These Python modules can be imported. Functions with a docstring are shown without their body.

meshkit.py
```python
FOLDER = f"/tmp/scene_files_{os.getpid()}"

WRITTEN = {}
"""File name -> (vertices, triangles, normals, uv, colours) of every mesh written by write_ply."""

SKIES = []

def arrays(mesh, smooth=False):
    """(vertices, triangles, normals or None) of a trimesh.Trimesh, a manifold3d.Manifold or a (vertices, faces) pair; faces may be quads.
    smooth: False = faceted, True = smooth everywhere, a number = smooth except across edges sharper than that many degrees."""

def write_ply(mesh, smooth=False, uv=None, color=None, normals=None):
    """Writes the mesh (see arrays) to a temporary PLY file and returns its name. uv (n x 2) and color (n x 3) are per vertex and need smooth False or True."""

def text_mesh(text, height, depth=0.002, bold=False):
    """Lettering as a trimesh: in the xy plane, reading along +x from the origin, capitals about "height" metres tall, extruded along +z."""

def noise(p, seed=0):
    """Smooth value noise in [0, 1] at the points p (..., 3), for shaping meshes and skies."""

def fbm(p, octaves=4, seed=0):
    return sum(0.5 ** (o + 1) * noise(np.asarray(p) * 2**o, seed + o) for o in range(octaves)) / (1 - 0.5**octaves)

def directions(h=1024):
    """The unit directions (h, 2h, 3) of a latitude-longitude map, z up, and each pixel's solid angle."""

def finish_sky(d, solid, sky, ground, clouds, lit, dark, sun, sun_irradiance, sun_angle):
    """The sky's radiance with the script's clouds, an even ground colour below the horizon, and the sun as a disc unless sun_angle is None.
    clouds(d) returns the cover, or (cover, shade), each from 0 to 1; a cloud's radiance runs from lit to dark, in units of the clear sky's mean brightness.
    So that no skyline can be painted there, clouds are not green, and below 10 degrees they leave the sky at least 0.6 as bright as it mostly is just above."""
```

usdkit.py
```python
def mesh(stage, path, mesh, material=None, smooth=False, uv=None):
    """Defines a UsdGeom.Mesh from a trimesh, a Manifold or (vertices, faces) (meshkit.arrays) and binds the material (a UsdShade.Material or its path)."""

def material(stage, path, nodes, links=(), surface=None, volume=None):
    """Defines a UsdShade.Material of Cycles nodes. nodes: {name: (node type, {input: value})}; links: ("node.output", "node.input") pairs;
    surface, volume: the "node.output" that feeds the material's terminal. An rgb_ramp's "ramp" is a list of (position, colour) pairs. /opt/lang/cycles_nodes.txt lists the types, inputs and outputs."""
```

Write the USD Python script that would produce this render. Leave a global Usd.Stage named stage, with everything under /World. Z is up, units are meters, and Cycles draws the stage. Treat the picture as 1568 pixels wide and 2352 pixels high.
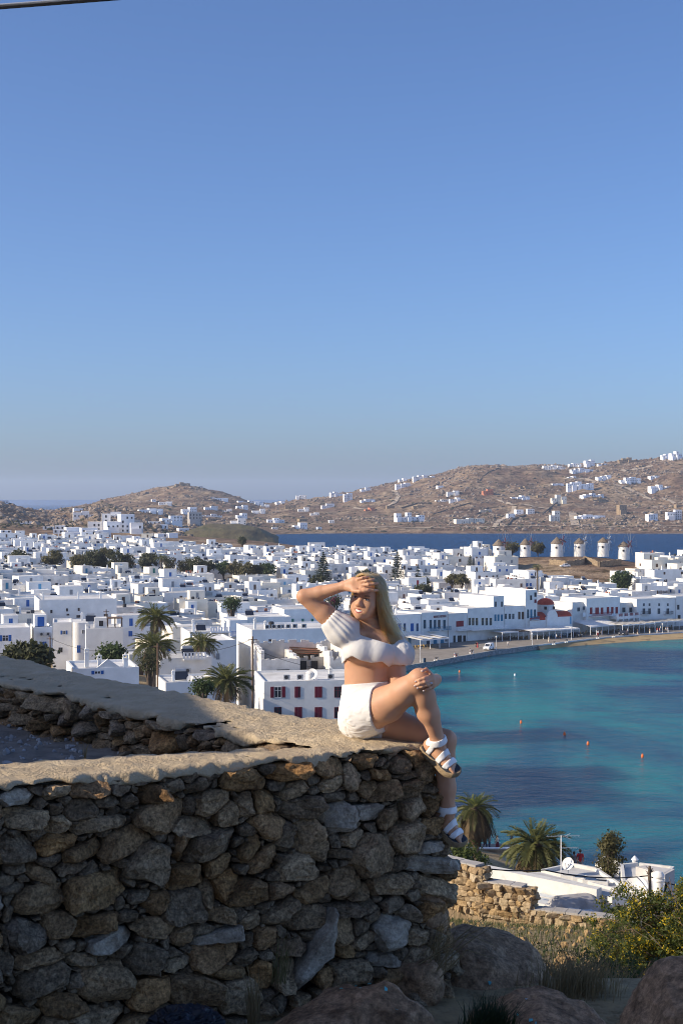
import math, random
import numpy as np
import trimesh, manifold3d, shapely
from shapely.geometry import Polygon
from scipy import ndimage, spatial
from scipy.interpolate import RBFInterpolator
import meshkit, usdkit
from pxr import Usd, UsdGeom, UsdLux, UsdShade, Gf, Sdf

# ------------------------------------------------------------------ camera, sky, sun, exposure
stage = Usd.Stage.CreateInMemory()
UsdGeom.SetStageUpAxis(stage, UsdGeom.Tokens.z)
UsdGeom.SetStageMetersPerUnit(stage, 1.0)
UsdGeom.Xform.Define(stage, '/World')
UsdGeom.Scope.Define(stage, '/World/Looks')
CAM_H = 43.0
FOCAL = 50.0
FPX = FOCAL / 24.0 * 1568.0          # focal length in units of a 1568 wide picture
HORIZON = 1145.0
PITCH = math.atan((1176.0 - HORIZON) / FPX)
EXPOSURE = 0.5
cam = UsdGeom.Camera.Define(stage, '/World/camera')
cam.CreateFocalLengthAttr(FOCAL)
cam.CreateHorizontalApertureAttr(24.0)
cam.CreateVerticalApertureAttr(24.0 * 1024 / 682)
cam.CreateClippingRangeAttr(Gf.Vec2f(0.1, 60000))
cam.CreateExposureAttr(EXPOSURE)
cam.AddTranslateOp().Set(Gf.Vec3d(0, 0, CAM_H))
cam.AddRotateXOp().Set(90.0 - math.degrees(PITCH))

SUN_EL, SUN_A = math.radians(25), math.radians(14)
SUN = np.array([-math.cos(SUN_EL) * math.cos(SUN_A), -math.cos(SUN_EL) * math.sin(SUN_A), math.sin(SUN_EL)])
SKY_STRENGTH, SUN_INT = 0.118, 1.14
SKY_WB = (0.985, 0.965, 1.03)     # camera white balance
dome = UsdLux.DomeLight.Define(stage, '/World/sky')
sky_mat = usdkit.material(stage, '/World/Looks/sky_air', {
    's': ('sky_texture', {'sky_type': 'single_scattering', 'sun_disc': False, 'sun_elevation': SUN_EL,
                          'sun_rotation': math.atan2(SUN[0], SUN[1]), 'altitude': 40.0, 'air_density': 0.8, 'aerosol_density': 1.6, 'ozone_density': 6.0}),
    'wb': ('mix', {'mix_type': 'multiply', 'fac': 1.0, 'color2': SKY_WB}), 'b': ('background_shader', {'strength': SKY_STRENGTH})}, [('s.color', 'wb.color1'), ('wb.color', 'b.color')], surface='b.background')
UsdShade.MaterialBindingAPI.Apply(dome.GetPrim()).Bind(sky_mat)
dome.GetPrim().SetCustomDataByKey('kind', 'structure')
dome.GetPrim().SetCustomDataByKey('label', 'clear blue evening sky paling to grey at the horizon')
sun = UsdLux.DistantLight.Define(stage, '/World/sun')
sun.CreateIntensityAttr(SUN_INT)
sun.CreateAngleAttr(0.5)
sun.CreateNormalizeAttr(True)
sun.CreateColorAttr(Gf.Vec3f(1.0, 0.865, 0.68))
_z = SUN; _x = np.cross([0, 0, 1], _z); _x /= np.linalg.norm(_x); _y = np.cross(_z, _x)
sun.AddTransformOp().Set(Gf.Matrix4d(*_x, 0, *_y, 0, *_z, 0, 0, 0, 0, 1))

# ------------------------------------------------------------------ helpers
def PX(X, Y, d):
    """The point at depth d (metres along y) seen at (X, Y) of a 1568 x 2352 picture."""
    cx, cy = (X - 784.0) / FPX, (1176.0 - Y) / FPX
    c, s = math.cos(PITCH), math.sin(PITCH)
    ray = np.array([cx, c + cy * s, -s + cy * c])
    return np.array([0, 0, CAM_H]) + ray * (d / ray[1])

def unproj(p):
    p = np.asarray(p, float) - [0, 0, CAM_H]
    c, s = math.cos(PITCH), math.sin(PITCH)
    fw = p[..., 1] * c - p[..., 2] * s
    up = p[..., 1] * s + p[..., 2] * c
    return 784 + FPX * p[..., 0] / fw, 1176 - FPX * up / fw

class MB:
    """Collects shapes; becomes one mesh."""
    def __init__(self): self.v, self.f, self.n = [], [], 0
    def add(self, v, f):
        v = np.asarray(v, float); f = np.asarray(f, int)
        if f.shape[1] == 4: f = np.vstack([f[:, [0, 1, 2]], f[:, [0, 2, 3]]])
        self.v.append(v); self.f.append(f + self.n); self.n += len(v); return self
    def mesh(self, m):
        if hasattr(m, 'to_mesh'):
            q = m.to_mesh(); return self.add(q.vert_properties[:, :3], q.tri_verts)
        return self.add(m.vertices, m.faces)
    def box(self, x0, x1, y0, y1, z0, z1, rot=0.0, at=None, top=1.0):
        v = np.array([[x, y, z] for z in (z0, z1) for y in (y0, y1) for x in (x0, x1)], float)
        if top != 1.0:
            c = np.array([(x0 + x1) / 2, (y0 + y1) / 2]); v[4:, :2] = c + (v[4:, :2] - c) * top
        if rot:
            c, s = math.cos(rot), math.sin(rot); v[:, :2] = v[:, :2] @ np.array([[c, s], [-s, c]])
        if at is not None: v = v + np.asarray(at)
        return self.add(v, [[0, 2, 3, 1], [4, 5, 7, 6], [0, 1, 5, 4], [1, 3, 7, 5], [3, 2, 6, 7], [2, 0, 4, 6]])
    def tube(self, pts, r, n=6, caps=True):
        pts = np.asarray(pts, float); r = np.broadcast_to(np.asarray(r, float), (len(pts),))
        t = np.gradient(pts, axis=0); t /= np.linalg.norm(t, axis=1)[:, None] + 1e-12
        ref = np.array([0, 0, 1.0]) if abs(t[:, 2]).mean() < 0.8 else np.array([1.0, 0, 0])
        a = np.cross(t, ref); a /= np.linalg.norm(a, axis=1)[:, None] + 1e-12; b = np.cross(t, a)
        ang = np.arange(n) * 2 * math.pi / n
        v = (pts[:, None] + r[:, None, None] * (np.cos(ang)[None, :, None] * a[:, None] + np.sin(ang)[None, :, None] * b[:, None])).reshape(-1, 3)
        f = []
        for i in range(len(pts) - 1):
            for k in range(n):
                k2 = (k + 1) % n; f.append([i * n + k, i * n + k2, (i + 1) * n + k2, (i + 1) * n + k])
        self.add(v, f)
        if caps:
            m = self.n - len(v)
            self.f.append(np.array([[m, m + k, m + k + 1] for k in range(1, n - 1)]))
            e = m + (len(pts) - 1) * n
            self.f.append(np.array([[e, e + k + 1, e + k] for k in range(1, n - 1)]))
        return self
    def lathe(self, prof, n=16, at=(0, 0, 0)):
        prof = np.asarray(prof, float); ang = np.arange(n) * 2 * math.pi / n
        v = np.stack([prof[:, None, 0] * np.cos(ang), prof[:, None, 0] * np.sin(ang), np.repeat(prof[:, 1:2], n, 1)], -1).reshape(-1, 3) + np.asarray(at)
        f = [[i * n + k, i * n + (k + 1) % n, (i + 1) * n + (k + 1) % n, (i + 1) * n + k] for i in range(len(prof) - 1) for k in range(n)]
        return self.add(v, f)
    def quad(self, a, b, c, d): return self.add([a, b, c, d], [[0, 1, 2, 3]])
    def prism(self, pts, h0, h1):
        p = np.asarray(pts, float); n = len(p)
        v = np.vstack([np.c_[p, np.full(n, h0)], np.c_[p, np.full(n, h1)]])
        f = [[i, (i + 1) % n, n + (i + 1) % n, n + i] for i in range(n)]
        self.add(v, f); m = self.n - 2 * n
        tri = np.array([[0, k, k + 1] for k in range(1, n - 1)])
        self.f.append(tri[:, ::-1] + m); self.f.append(tri + m + n); return self
    def get(self):
        return np.vstack(self.v), np.vstack(self.f)
    def empty(self): return self.n == 0
    def moved(self, M):
        v, f = self.get(); return v @ np.asarray(M)[:3, :3].T + np.asarray(M)[:3, 3], f

_used = {}
def numbered(parent, name):
    k = _used.get((parent, name), 0); _used[(parent, name)] = k + 1
    return name if k == 0 else f'{name}_{k:03d}'

def custom(p, label=None, cat=None, group=None, kind=None):
    for k, v in (('label', label), ('category', cat), ('group', group), ('kind', kind)):
        if v: p.SetCustomDataByKey(k, v)
    return p

MAT = {}
def obj(name, mesh, mat, parent=None, smooth=False, label=None, cat=None, group=None, kind=None):
    """ONE Mesh prim under parent (a prim) or under /World."""
    pp = str(parent.GetPath()) if parent is not None else '/World'
    if isinstance(mesh, MB): mesh = mesh.get()
    m = usdkit.mesh(stage, f'{pp}/{numbered(pp, name)}', mesh, MAT[mat] if isinstance(mat, str) else mat, smooth=smooth)
    return custom(m.GetPrim(), label, cat, group, kind)

def thing(name, label, cat, loc=(0, 0, 0), rotz=0.0, group=None, parent=None, kind=None, scale=None):
    pp = str(parent.GetPath()) if parent is not None else '/World'
    x = UsdGeom.Xform.Define(stage, f'{pp}/{numbered(pp, name)}')
    x.AddTranslateOp().Set(Gf.Vec3d(*map(float, loc)))
    if rotz: x.AddRotateZOp().Set(math.degrees(rotz))
    if scale: x.AddScaleOp().Set(Gf.Vec3f(*([scale] * 3 if np.ndim(scale) == 0 else scale)))
    return custom(x.GetPrim(), label, cat, group, kind)

def dup(src, label, loc, rotz=0.0, scale=None, cat=None, group=None):
    was = src.GetCustomData()
    name = src.GetName()
    r = thing(name.rsplit('_', 1)[0] if name[-3:].isdigit() else name, label, cat or was['category'], loc, rotz, group or was.get('group'), scale=scale)
    pr = stage.GetPrimAtPath(r.GetPath())
    pr.GetReferences().AddInternalReference(src.GetPath()); pr.SetInstanceable(True)
    return pr

# ------------------------------------------------------------------ materials
def mat(name, nodes, links, surface='p.BSDF', volume=None):
    MAT[name] = usdkit.material(stage, '/World/Looks/' + name, nodes, links, surface=surface, volume=volume); return MAT[name]

def noisy(name, c1, c2, scale=3.0, rough=0.8, bump=0.0, bscale=None, bdist=0.02, detail=4, rnd=0.0, c3=None, spec=0.3, local=False, vec_scale=None, metallic=0.0):
    """Two (or three) colours mixed by noise over the surface, fine relief, optional change of brightness per object."""
    N = {'g': ('texture_coordinate', {}) if local else ('geometry', {}), 'n': ('noise_texture', {'scale': scale, 'detail': detail, 'roughness': 0.6}),
         'r': ('rgb_ramp', {'ramp': [(0.3, c1), (0.7, c2)] if c3 is None else [(0.25, c1), (0.5, c2), (0.75, c3)]}),
         'p': ('principled_bsdf', {'roughness': rough, 'specular_ior_level': spec, 'metallic': metallic})}
    src = 'g.object' if local else 'g.position'
    L = []
    if vec_scale:
        N['m'] = ('mapping', {'scale': vec_scale}); L += [(src, 'm.vector')]; src = 'm.vector'
    L += [(src, 'n.vector'), ('n.fac', 'r.fac')]
    out = 'r.color'
    if rnd:
        N['o'] = ('object_info', {}); N['mr'] = ('map_range', {'to_min': 1 - rnd, 'to_max': 1 + rnd})
        N['h'] = ('hsv', {}); L += [('o.random', 'mr.value'), ('mr.result', 'h.value'), (out, 'h.color')]; out = 'h.color'
    L += [(out, 'p.base_color')]
    if bump:
        N['bn'] = ('noise_texture', {'scale': bscale or scale * 4, 'detail': 5, 'roughness': 0.65}); N['b'] = ('bump', {'strength': bump, 'distance': bdist})
        L += [(src, 'bn.vector'), ('bn.fac', 'b.height'), ('b.normal', 'p.normal')]
    return mat(name, N, L)

def plain(name, c, rough=0.6, metallic=0.0, spec=0.4):
    return mat(name, {'p': ('principled_bsdf', {'base_color': c, 'roughness': rough, 'metallic': metallic, 'specular_ior_level': spec})}, [])

noisy('plaster', (0.66, 0.645, 0.60), (0.78, 0.765, 0.72), 0.5, 0.9, 0.3, 6.0, 0.02, rnd=0.09)
noisy('plaster_old', (0.50, 0.47, 0.42), (0.74, 0.71, 0.66), 0.6, 0.95, 0.5, 5.0, 0.03, rnd=0.06)
noisy('plaster_cream', (0.66, 0.60, 0.48), (0.76, 0.70, 0.58), 0.6, 0.9, 0.2, 5.0, 0.02)
noisy('roof_white', (0.46, 0.45, 0.43), (0.70, 0.69, 0.66), 0.35, 0.9, rnd=0.15)
noisy('roof_grey', (0.36, 0.34, 0.31), (0.58, 0.55, 0.51), 0.4, 0.95, rnd=0.12)
noisy('red_dome', (0.42, 0.05, 0.025), (0.55, 0.09, 0.045), 1.0, 0.7)
noisy('terracotta', (0.34, 0.12, 0.06), (0.48, 0.20, 0.11), 1.0, 0.85)
noisy('wood_brown', (0.10, 0.06, 0.035), (0.17, 0.11, 0.07), 6.0, 0.8)
noisy('thatch', (0.11, 0.085, 0.06), (0.24, 0.19, 0.14), 2.0, 0.95, 0.6, 9.0, 0.05)
noisy('concrete', (0.30, 0.28, 0.25), (0.44, 0.41, 0.37), 0.8, 0.9, 0.3, 6.0, 0.02)
noisy('asphalt', (0.16, 0.15, 0.14), (0.24, 0.225, 0.20), 0.3, 0.9)
noisy('ochre_rubble', (0.16, 0.115, 0.07), (0.36, 0.27, 0.17), 1.2, 0.95, 0.8, 3.0, 0.08)
noisy('canvas', (0.66, 0.64, 0.60), (0.76, 0.74, 0.70), 0.8, 0.85)
plain('glass_dark', (0.03, 0.035, 0.045), 0.15, spec=0.6)
plain('glass_pale', (0.16, 0.18, 0.20), 0.2, spec=0.6)
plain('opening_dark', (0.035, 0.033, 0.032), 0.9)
for _n, _c in (('blue', (0.02, 0.10, 0.34)), ('teal', (0.02, 0.17, 0.28)), ('green', (0.02, 0.16, 0.12)), ('red', (0.24, 0.018, 0.025)), ('brown', (0.09, 0.05, 0.03)),
               ('grey', (0.22, 0.23, 0.24)), ('white', (0.78, 0.77, 0.75)), ('skyblue', (0.12, 0.36, 0.55)), ('ochre', (0.40, 0.27, 0.10)), ('maroon', (0.16, 0.012, 0.03))):
    noisy('paint_' + _n, tuple(np.array(_c) * 0.85), tuple(np.array(_c) * 1.1), 3.0, 0.55)
plain('metal_grey', (0.45, 0.46, 0.47), 0.4, 0.6)
plain('metal_dark', (0.05, 0.05, 0.055), 0.5, 0.3)
plain('tank_black', (0.02, 0.02, 0.022), 0.5)
plain('solar_blue', (0.018, 0.022, 0.035), 0.2, spec=0.6)
plain('rubber', (0.012, 0.012, 0.013), 0.8)

# ------------------------------------------------------------------ terrain
COLS = [-1400, -500, 0, 300, 600, 900, 1100, 1300, 1568, 2100, 3000]
ROWS = {
    45:   [36, 34.5, 33.5, 32.5, 31, 29.7, 28.6, 28.4, 28.4, 28.4, 28],
    60:   [34, 32, 31, 30, 28, 25.6, 24, 24, 24, 24, 24],
    80:   [33, 30.5, 29.5, 28, 25, 20.8, 18.6, 18.4, 18.4, 18.4, 18],
    100:  [32, 29, 28, 26, 21.5, 16.5, 12.5, 12.5, 12.5, 13, 13],
    140:  [30, 26, 22.5, 20.5, 18, 11, 4, 3, 3, 3, 3],
    165:  [28, 24, 19, 16.5, 12, 6, 2.2, 2.0, 2, 2, 2],
    178:  [27, 23, 18, 14.5, 10, 3.5, -0.6, -1, -1, -1, -1],
    230:  [25, 20, 14, 10, 7, 1.3, -5, -6, -6, -6, -6],
    300:  [24, 19, 11, 8, 5, 1.2, -5, -6, -6, -6, -6],
    360:  [24, 18, 11, 8, 5, 0.9, -3, -6, -6, -6, -6],
    405:  [24, 18, 12, 8.5, 5, 1.1, 0.9, -3, -4, -5, -6],
    440:  [24, 18, 12.5, 9.5, 6, 2.0, 1.2, 0.9, -0.3, -3, -5],
    480:  [24, 18, 13, 10, 7, 4, 2.4, 1.5, 1.2, 0, -3],
    600:  [26, 20, 14.0, 11, 8, 7.5, 8, 14, 14, 3, -2],
    700:  [28, 22, 14.5, 12, 10, 9.5, 9, 9, 3, -3, -5],
    850:  [34, 26, 17, 13.5, 12, 9, 2, -4, -6, -6, -6],
    1000: [50, 38, 21, 19, 14, 1, -6, -6, -6, -6, -6],
    1200: [62, 50, 30, 28, 16, -6, -6, -6, -6, -6, -6],
    1450: [66, 58, 40, 33, 3, -6, -6, -6, -6, -6, -6],
    1735: [60, 50, 36, 30, 6, -3, -3, -3, -3, -3, -3],
    1775: [60, 48, 34, 30, 8, 5, 5.5, 5.5, 6, 7, 8],
    2000: [50, 45, 32, 28, 14, 14, 18, 19, 22, 26, 30],
    2300: [45, 42, 30, 33, 22, 34, 46, 46, 50, 60, 70],
    2650: [45, 40, 28, 56, 38, 75, 101, 100, 114, 125, 130],
    3000: [42, 38, 26, 52, 40, 88, 108, 104, 127, 130, 130],
    3400: [30, 26, 22, 30, 20, 60, 90, 90, 100, 100, 100],
    4500: [-8, -8, -8, -8, -8, -8, 10, 20, 20, 20, 20],
    6000: [-8] * 11,
    9000: [-8] * 11,
}
_cp, _cz = [], []
for _d, _r in ROWS.items():
    for _X, _zv in zip(COLS, _r):
        _cp.append(((_X - 784) / 300.0, math.log(_d) * 9.0)); _cz.append(_zv)
for _X, _d, _zv in [(405, 2800, 75), (300, 2800, 52), (200, 2750, 34), (500, 2800, 60), (560, 2800, 41), (405, 2550, 46),
                    (1090, 2650, 106), (940, 2650, 82), (800, 2650, 60), (700, 2500, 40), (560, 1200, 3), (480, 1150, 7), (600, 1240, 0), (420, 1150, 13),
                    (640, 1260, -5), (500, 1180, 5), (545, 1180, 3), (590, 1195, 0), (622, 1205, -3), (500, 1300, 9), (560, 1320, 5), (640, 1450, -4), (700, 1450, -5), (760, 1450, -6), (640, 1600, -4), (700, 1600, -5), (760, 1600, -6), (630, 1700, -2.5), (700, 1700, -4), (690, 1300, -5), (760, 1200, -5), (60, 1300, 41), (180, 1300, 30), (1500, 700, 10), (1560, 720, 5), (1480, 560, 9),
                    (1145, 640, 17.6), (1206, 640, 17.6), (1280, 640, 17.6), (1330, 640, 17.6), (1383, 640, 17.6), (1432, 640, 16.6), (1250, 590, 12.5), (1350, 590, 12.5), (1430, 590, 10), (1300, 540, 7), (1500, 640, 12)]:
    _cp.append(((_X - 784) / 300.0, math.log(_d) * 9.0)); _cz.append(_zv)
_rbf = RBFInterpolator(np.array(_cp), np.array(_cz, float), kernel='linear', neighbors=24)

def _smooth(a, b, x):
    t = np.clip((x - a) / (b - a), 0, 1); return t * t * (3 - 2 * t)

def ground_rough(x, y):
    """Base height of the land at (x, y), y > 40."""
    x, y = np.asarray(x, float), np.maximum(np.asarray(y, float), 40.0)
    X = np.clip(784 + FPX * x / y, -1400, 3000)
    q = np.stack([(X - 784) / 300.0, np.log(np.minimum(y, 9000)) * 9.0], -1).reshape(-1, 2)
    return _rbf(q).reshape(x.shape)

def PXz(X, Y, z):
    """The point of height z seen at (X, Y)."""
    r = PX(X, Y, 1.0) - [0, 0, CAM_H]
    return np.array([0, 0, CAM_H]) + r * ((z - CAM_H) / r[2])

QUAY = [PXz(X, Y, 1.25)[:2] for X, Y in ((900, 1537), (940, 1528.5), (990, 1521), (1060, 1508), (1130, 1495.5), (1209, 1485), (1236, 1482))]
BEACH = [PXz(X, Y, 0.0)[:2] for X, Y in ((1240, 1494), (1262, 1489.5), (1350, 1481.5), (1450, 1474), (1568, 1468), (1800, 1460))]
_near = [((X - 784) / FPX * d, d) for X, d in ((920, 330), (925, 290), (938, 240), (955, 205), (985, 186), (1040, 176), (1130, 167), (1200, 157), (1300, 152), (1600, 150), (2300, 148))]
BAY = Polygon([tuple(p) for p in QUAY + BEACH] + [(620, 470), (620, 150)] + [tuple(p) for p in _near[::-1]]).buffer(0)
shapely.prepare(BAY); shapely.prepare(BAY.exterior)

_GX = np.linspace(-1400, 3000, 300); _GL = np.linspace(math.log(40), math.log(9000), 500)
_gx, _gl = np.meshgrid(_GX, _GL, indexing='xy')
_GZ = ground_rough((_gx - 784) / FPX * np.exp(_gl), np.exp(_gl))
_GZ = ndimage.gaussian_filter(_GZ, (2.0, 2.5))

def near_h(x, y):
    """The slope at the photographer's feet, y < 60: falls away to the right and forward."""
    x, y = np.asarray(x, float), np.asarray(y, float)
    zl = 43 - 2.25 - 0.02 * y - 0.24 * np.maximum(y - 11, 0)
    zr = 43 - np.interp(y, [-60, 7.4, 9.5, 14, 20, 30, 40, 60], [2.0, 2.5, 3.7, 5.45, 6.75, 9.35, 11.95, 17.0])
    w = _smooth(-0.10, 0.16, x / np.maximum(y, 4.0)) * (1 - _smooth(9, 14, y)) + _smooth(-0.40, 0.20, x / np.maximum(y, 4.0)) * _smooth(9, 14, y)
    return zl * (1 - w) + np.minimum(zr, 41) * w

def ground_h(x, y):
    x, y = np.asarray(x, float), np.asarray(y, float)
    yc = np.clip(y, 40.0, 9000.0)
    X = np.clip(784 + FPX * x / yc, -1399, 2999)
    gi = (np.log(yc) - _GL[0]) / (_GL[1] - _GL[0]); gj = (X - _GX[0]) / (_GX[1] - _GX[0])
    far = ndimage.map_coordinates(_GZ, [gi.ravel(), gj.ravel()], order=1, mode='nearest').reshape(x.shape)
    p3 = np.stack([x, y, np.zeros_like(x)], -1)
    hill = _smooth(900, 2000, y) * _smooth(4, 30, far)
    far = far + hill * ((meshkit.fbm(p3 / 150.0, 5, 3) - 0.5) * 26 + np.abs(meshkit.fbm(p3 / 40.0, 4, 5) - 0.5) * 16 - 3)
    far = far + _smooth(1740, 1790, y) * (1 - _smooth(1800, 1900, y)) * (meshkit.fbm(p3 / 30.0, 3, 8) - 0.5) * 5
    far = far + _smooth(1900, 2650, y) * (far > 6) * np.interp(X, [0, 60, 120, 180, 240, 300, 360, 420, 480, 540, 580, 620, 660, 720, 780, 840, 900, 960, 1020, 1080, 1140, 1200, 1260, 1320, 1380, 1440, 1500, 1560],
                                                              [-18, -20, -20, -16, -12, -7, -2, 6, 4, 0, -10, -14, -11, -13, -18, -15, -11, -9, -5, 9, 8, 4, 0, -3, -1, 0, 0, 6])
    far = far + _smooth(1000, 1300, y) * (1 - _smooth(1900, 2300, y)) * (far > 12) * np.interp(X, [-300, 0, 60, 120, 170, 220], [0, -3, -11, -12, -8, 0])
    m = (y > 120) & (y < 560) & (x > -40)
    if m.any():
        pts = shapely.points(x[m], y[m]); ds = shapely.distance(BAY.exterior, pts); ins = shapely.contains(BAY, pts)
        f = far[m]
        f = np.where(ins, np.minimum(f, -0.5 - 0.10 * ds), np.where(y[m] > 300, np.minimum(np.maximum(f, 0.35), 0.85 + np.maximum(ds - 34, 0) * 0.06 + 0.004 * ds), np.maximum(f, 0.3)))
        far = far.copy(); far[m] = f
    w = _smooth(34, 56, y)
    return near_h(x, y) * (1 - w) + far * w

def hit(X, Y, d0=300.0, d1=4000.0):
    """Where the line of sight through (X, Y) meets the land."""
    d = np.exp(np.linspace(math.log(d0), math.log(d1), 1500))
    r = PX(X, Y, 1.0) - [0, 0, CAM_H]
    z = CAM_H + r[2] * d
    below = z < np.maximum(ground_h(r[0] * d, d), 0)
    k = int(np.argmax(below)) if below.any() else len(d) - 1
    return np.array([r[0] * d[k], d[k], max(float(ground_h(np.array([r[0] * d[k]]), np.array([d[k]]))[0]), 0.0)])

def gz(x, y): return float(ground_h(np.array([float(x)]), np.array([float(y)]))[0])

def sheet(ys, xs_of, name, m, label, hfun=ground_h, smooth=True):
    V = []
    for y in ys: V.append(np.c_[xs_of(y), np.full(len(xs_of(y)), y)])
    V = np.array(V); n, k = V.shape[:2]
    z = hfun(V[..., 0], V[..., 1])
    v = np.c_[V.reshape(-1, 2), z.ravel()]
    i = np.arange(n * k).reshape(n, k)
    f = np.stack([i[:-1, :-1], i[:-1, 1:], i[1:, 1:], i[1:, :-1]], -1).reshape(-1, 4)
    return obj(name, (v, f), m, smooth=smooth, label=label, kind='structure')

# dry hillside: straw grass, bare earth, dark scrub
mat('hillside', {'g': ('geometry', {}), 'm': ('mapping', {'scale': (1.0, 1.0, 2.2)}),
    'n': ('noise_texture', {'scale': 0.012, 'detail': 7, 'roughness': 0.62}), 'n2': ('noise_texture', {'scale': 0.11, 'detail': 6, 'roughness': 0.7}),
    'n3': ('noise_texture', {'scale': 1.4, 'detail': 5, 'roughness': 0.75}),
    'r': ('rgb_ramp', {'ramp': [(0.32, (0.145, 0.096, 0.068)), (0.46, (0.22, 0.150, 0.102)), (0.56, (0.31, 0.228, 0.152)), (0.68, (0.37, 0.29, 0.20))]}),
    'r2': ('rgb_ramp', {'ramp': [(0.38, (0.34, 0.33, 0.26)), (0.46, (0.74, 0.70, 0.65)), (0.56, (1.0, 1.0, 1.0)), (0.70, (1.4, 1.32, 1.2))]}),
    'r3': ('rgb_ramp', {'ramp': [(0.35, (0.6, 0.6, 0.58)), (0.65, (1.2, 1.2, 1.2))]}),
    'x': ('mix', {'mix_type': 'multiply', 'fac': 1.0}), 'x3': ('mix', {'mix_type': 'multiply', 'fac': 1.0}),
    'b': ('bump', {'strength': 1.0, 'distance': 1.6}), 'p': ('principled_bsdf', {'roughness': 0.95, 'specular_ior_level': 0.1})},
    [('g.position', 'm.vector'), ('m.vector', 'n.vector'), ('m.vector', 'n2.vector'), ('m.vector', 'n3.vector'), ('n.fac', 'r.fac'), ('n2.fac', 'r2.fac'), ('n3.fac', 'r3.fac'),
     ('r.color', 'x.color1'), ('r2.color', 'x.color2'), ('x.color', 'x3.color1'), ('r3.color', 'x3.color2'), ('x3.color', 'p.base_color'), ('n2.fac', 'b.height'), ('b.normal', 'p.normal')])
mat('dry_ground', {'g': ('geometry', {}),
    'n': ('noise_texture', {'scale': 0.5, 'detail': 6, 'roughness': 0.65}), 'n2': ('noise_texture', {'scale': 7.0, 'detail': 6, 'roughness': 0.75}),
    'r': ('rgb_ramp', {'ramp': [(0.32, (0.22, 0.16, 0.09)), (0.50, (0.35, 0.26, 0.145)), (0.62, (0.41, 0.32, 0.19)), (0.74, (0.19, 0.18, 0.08))]}),
    'r2': ('rgb_ramp', {'ramp': [(0.36, (0.55, 0.52, 0.48)), (0.52, (1.0, 1.0, 1.0)), (0.70, (1.3, 1.25, 1.15))]}),
    'x': ('mix', {'mix_type': 'multiply', 'fac': 1.0}), 'b': ('bump', {'strength': 0.8, 'distance': 0.08}), 'p': ('principled_bsdf', {'roughness': 0.95, 'specular_ior_level': 0.1})},
    [('g.position', 'n.vector'), ('g.position', 'n2.vector'), ('n.fac', 'r.fac'), ('n2.fac', 'r2.fac'), ('r.color', 'x.color1'), ('r2.color', 'x.color2'), ('x.color', 'p.base_color'),
     ('n2.fac', 'b.height'), ('b.normal', 'p.normal')])

_t = np.linspace(-1, 1, 420)
_ysF = np.exp(np.linspace(math.log(560), math.log(9000), 560))
sheet(_ysF, lambda y: _t * (120 + 0.50 * y), 'hills', 'hillside', 'dry brown rocky hills with scrub beyond the white town')
_tn = np.linspace(-1, 1, 240)
_ysN = np.r_[np.linspace(-60, 4, 20), np.linspace(4.5, 16, 60), np.exp(np.linspace(math.log(16.3), math.log(561), 240))]
sheet(_ysN, lambda y: _tn * (40 + 0.50 * abs(y)), 'ground', 'dry_ground', 'dry straw coloured slope of earth and stones below the walls')

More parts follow.
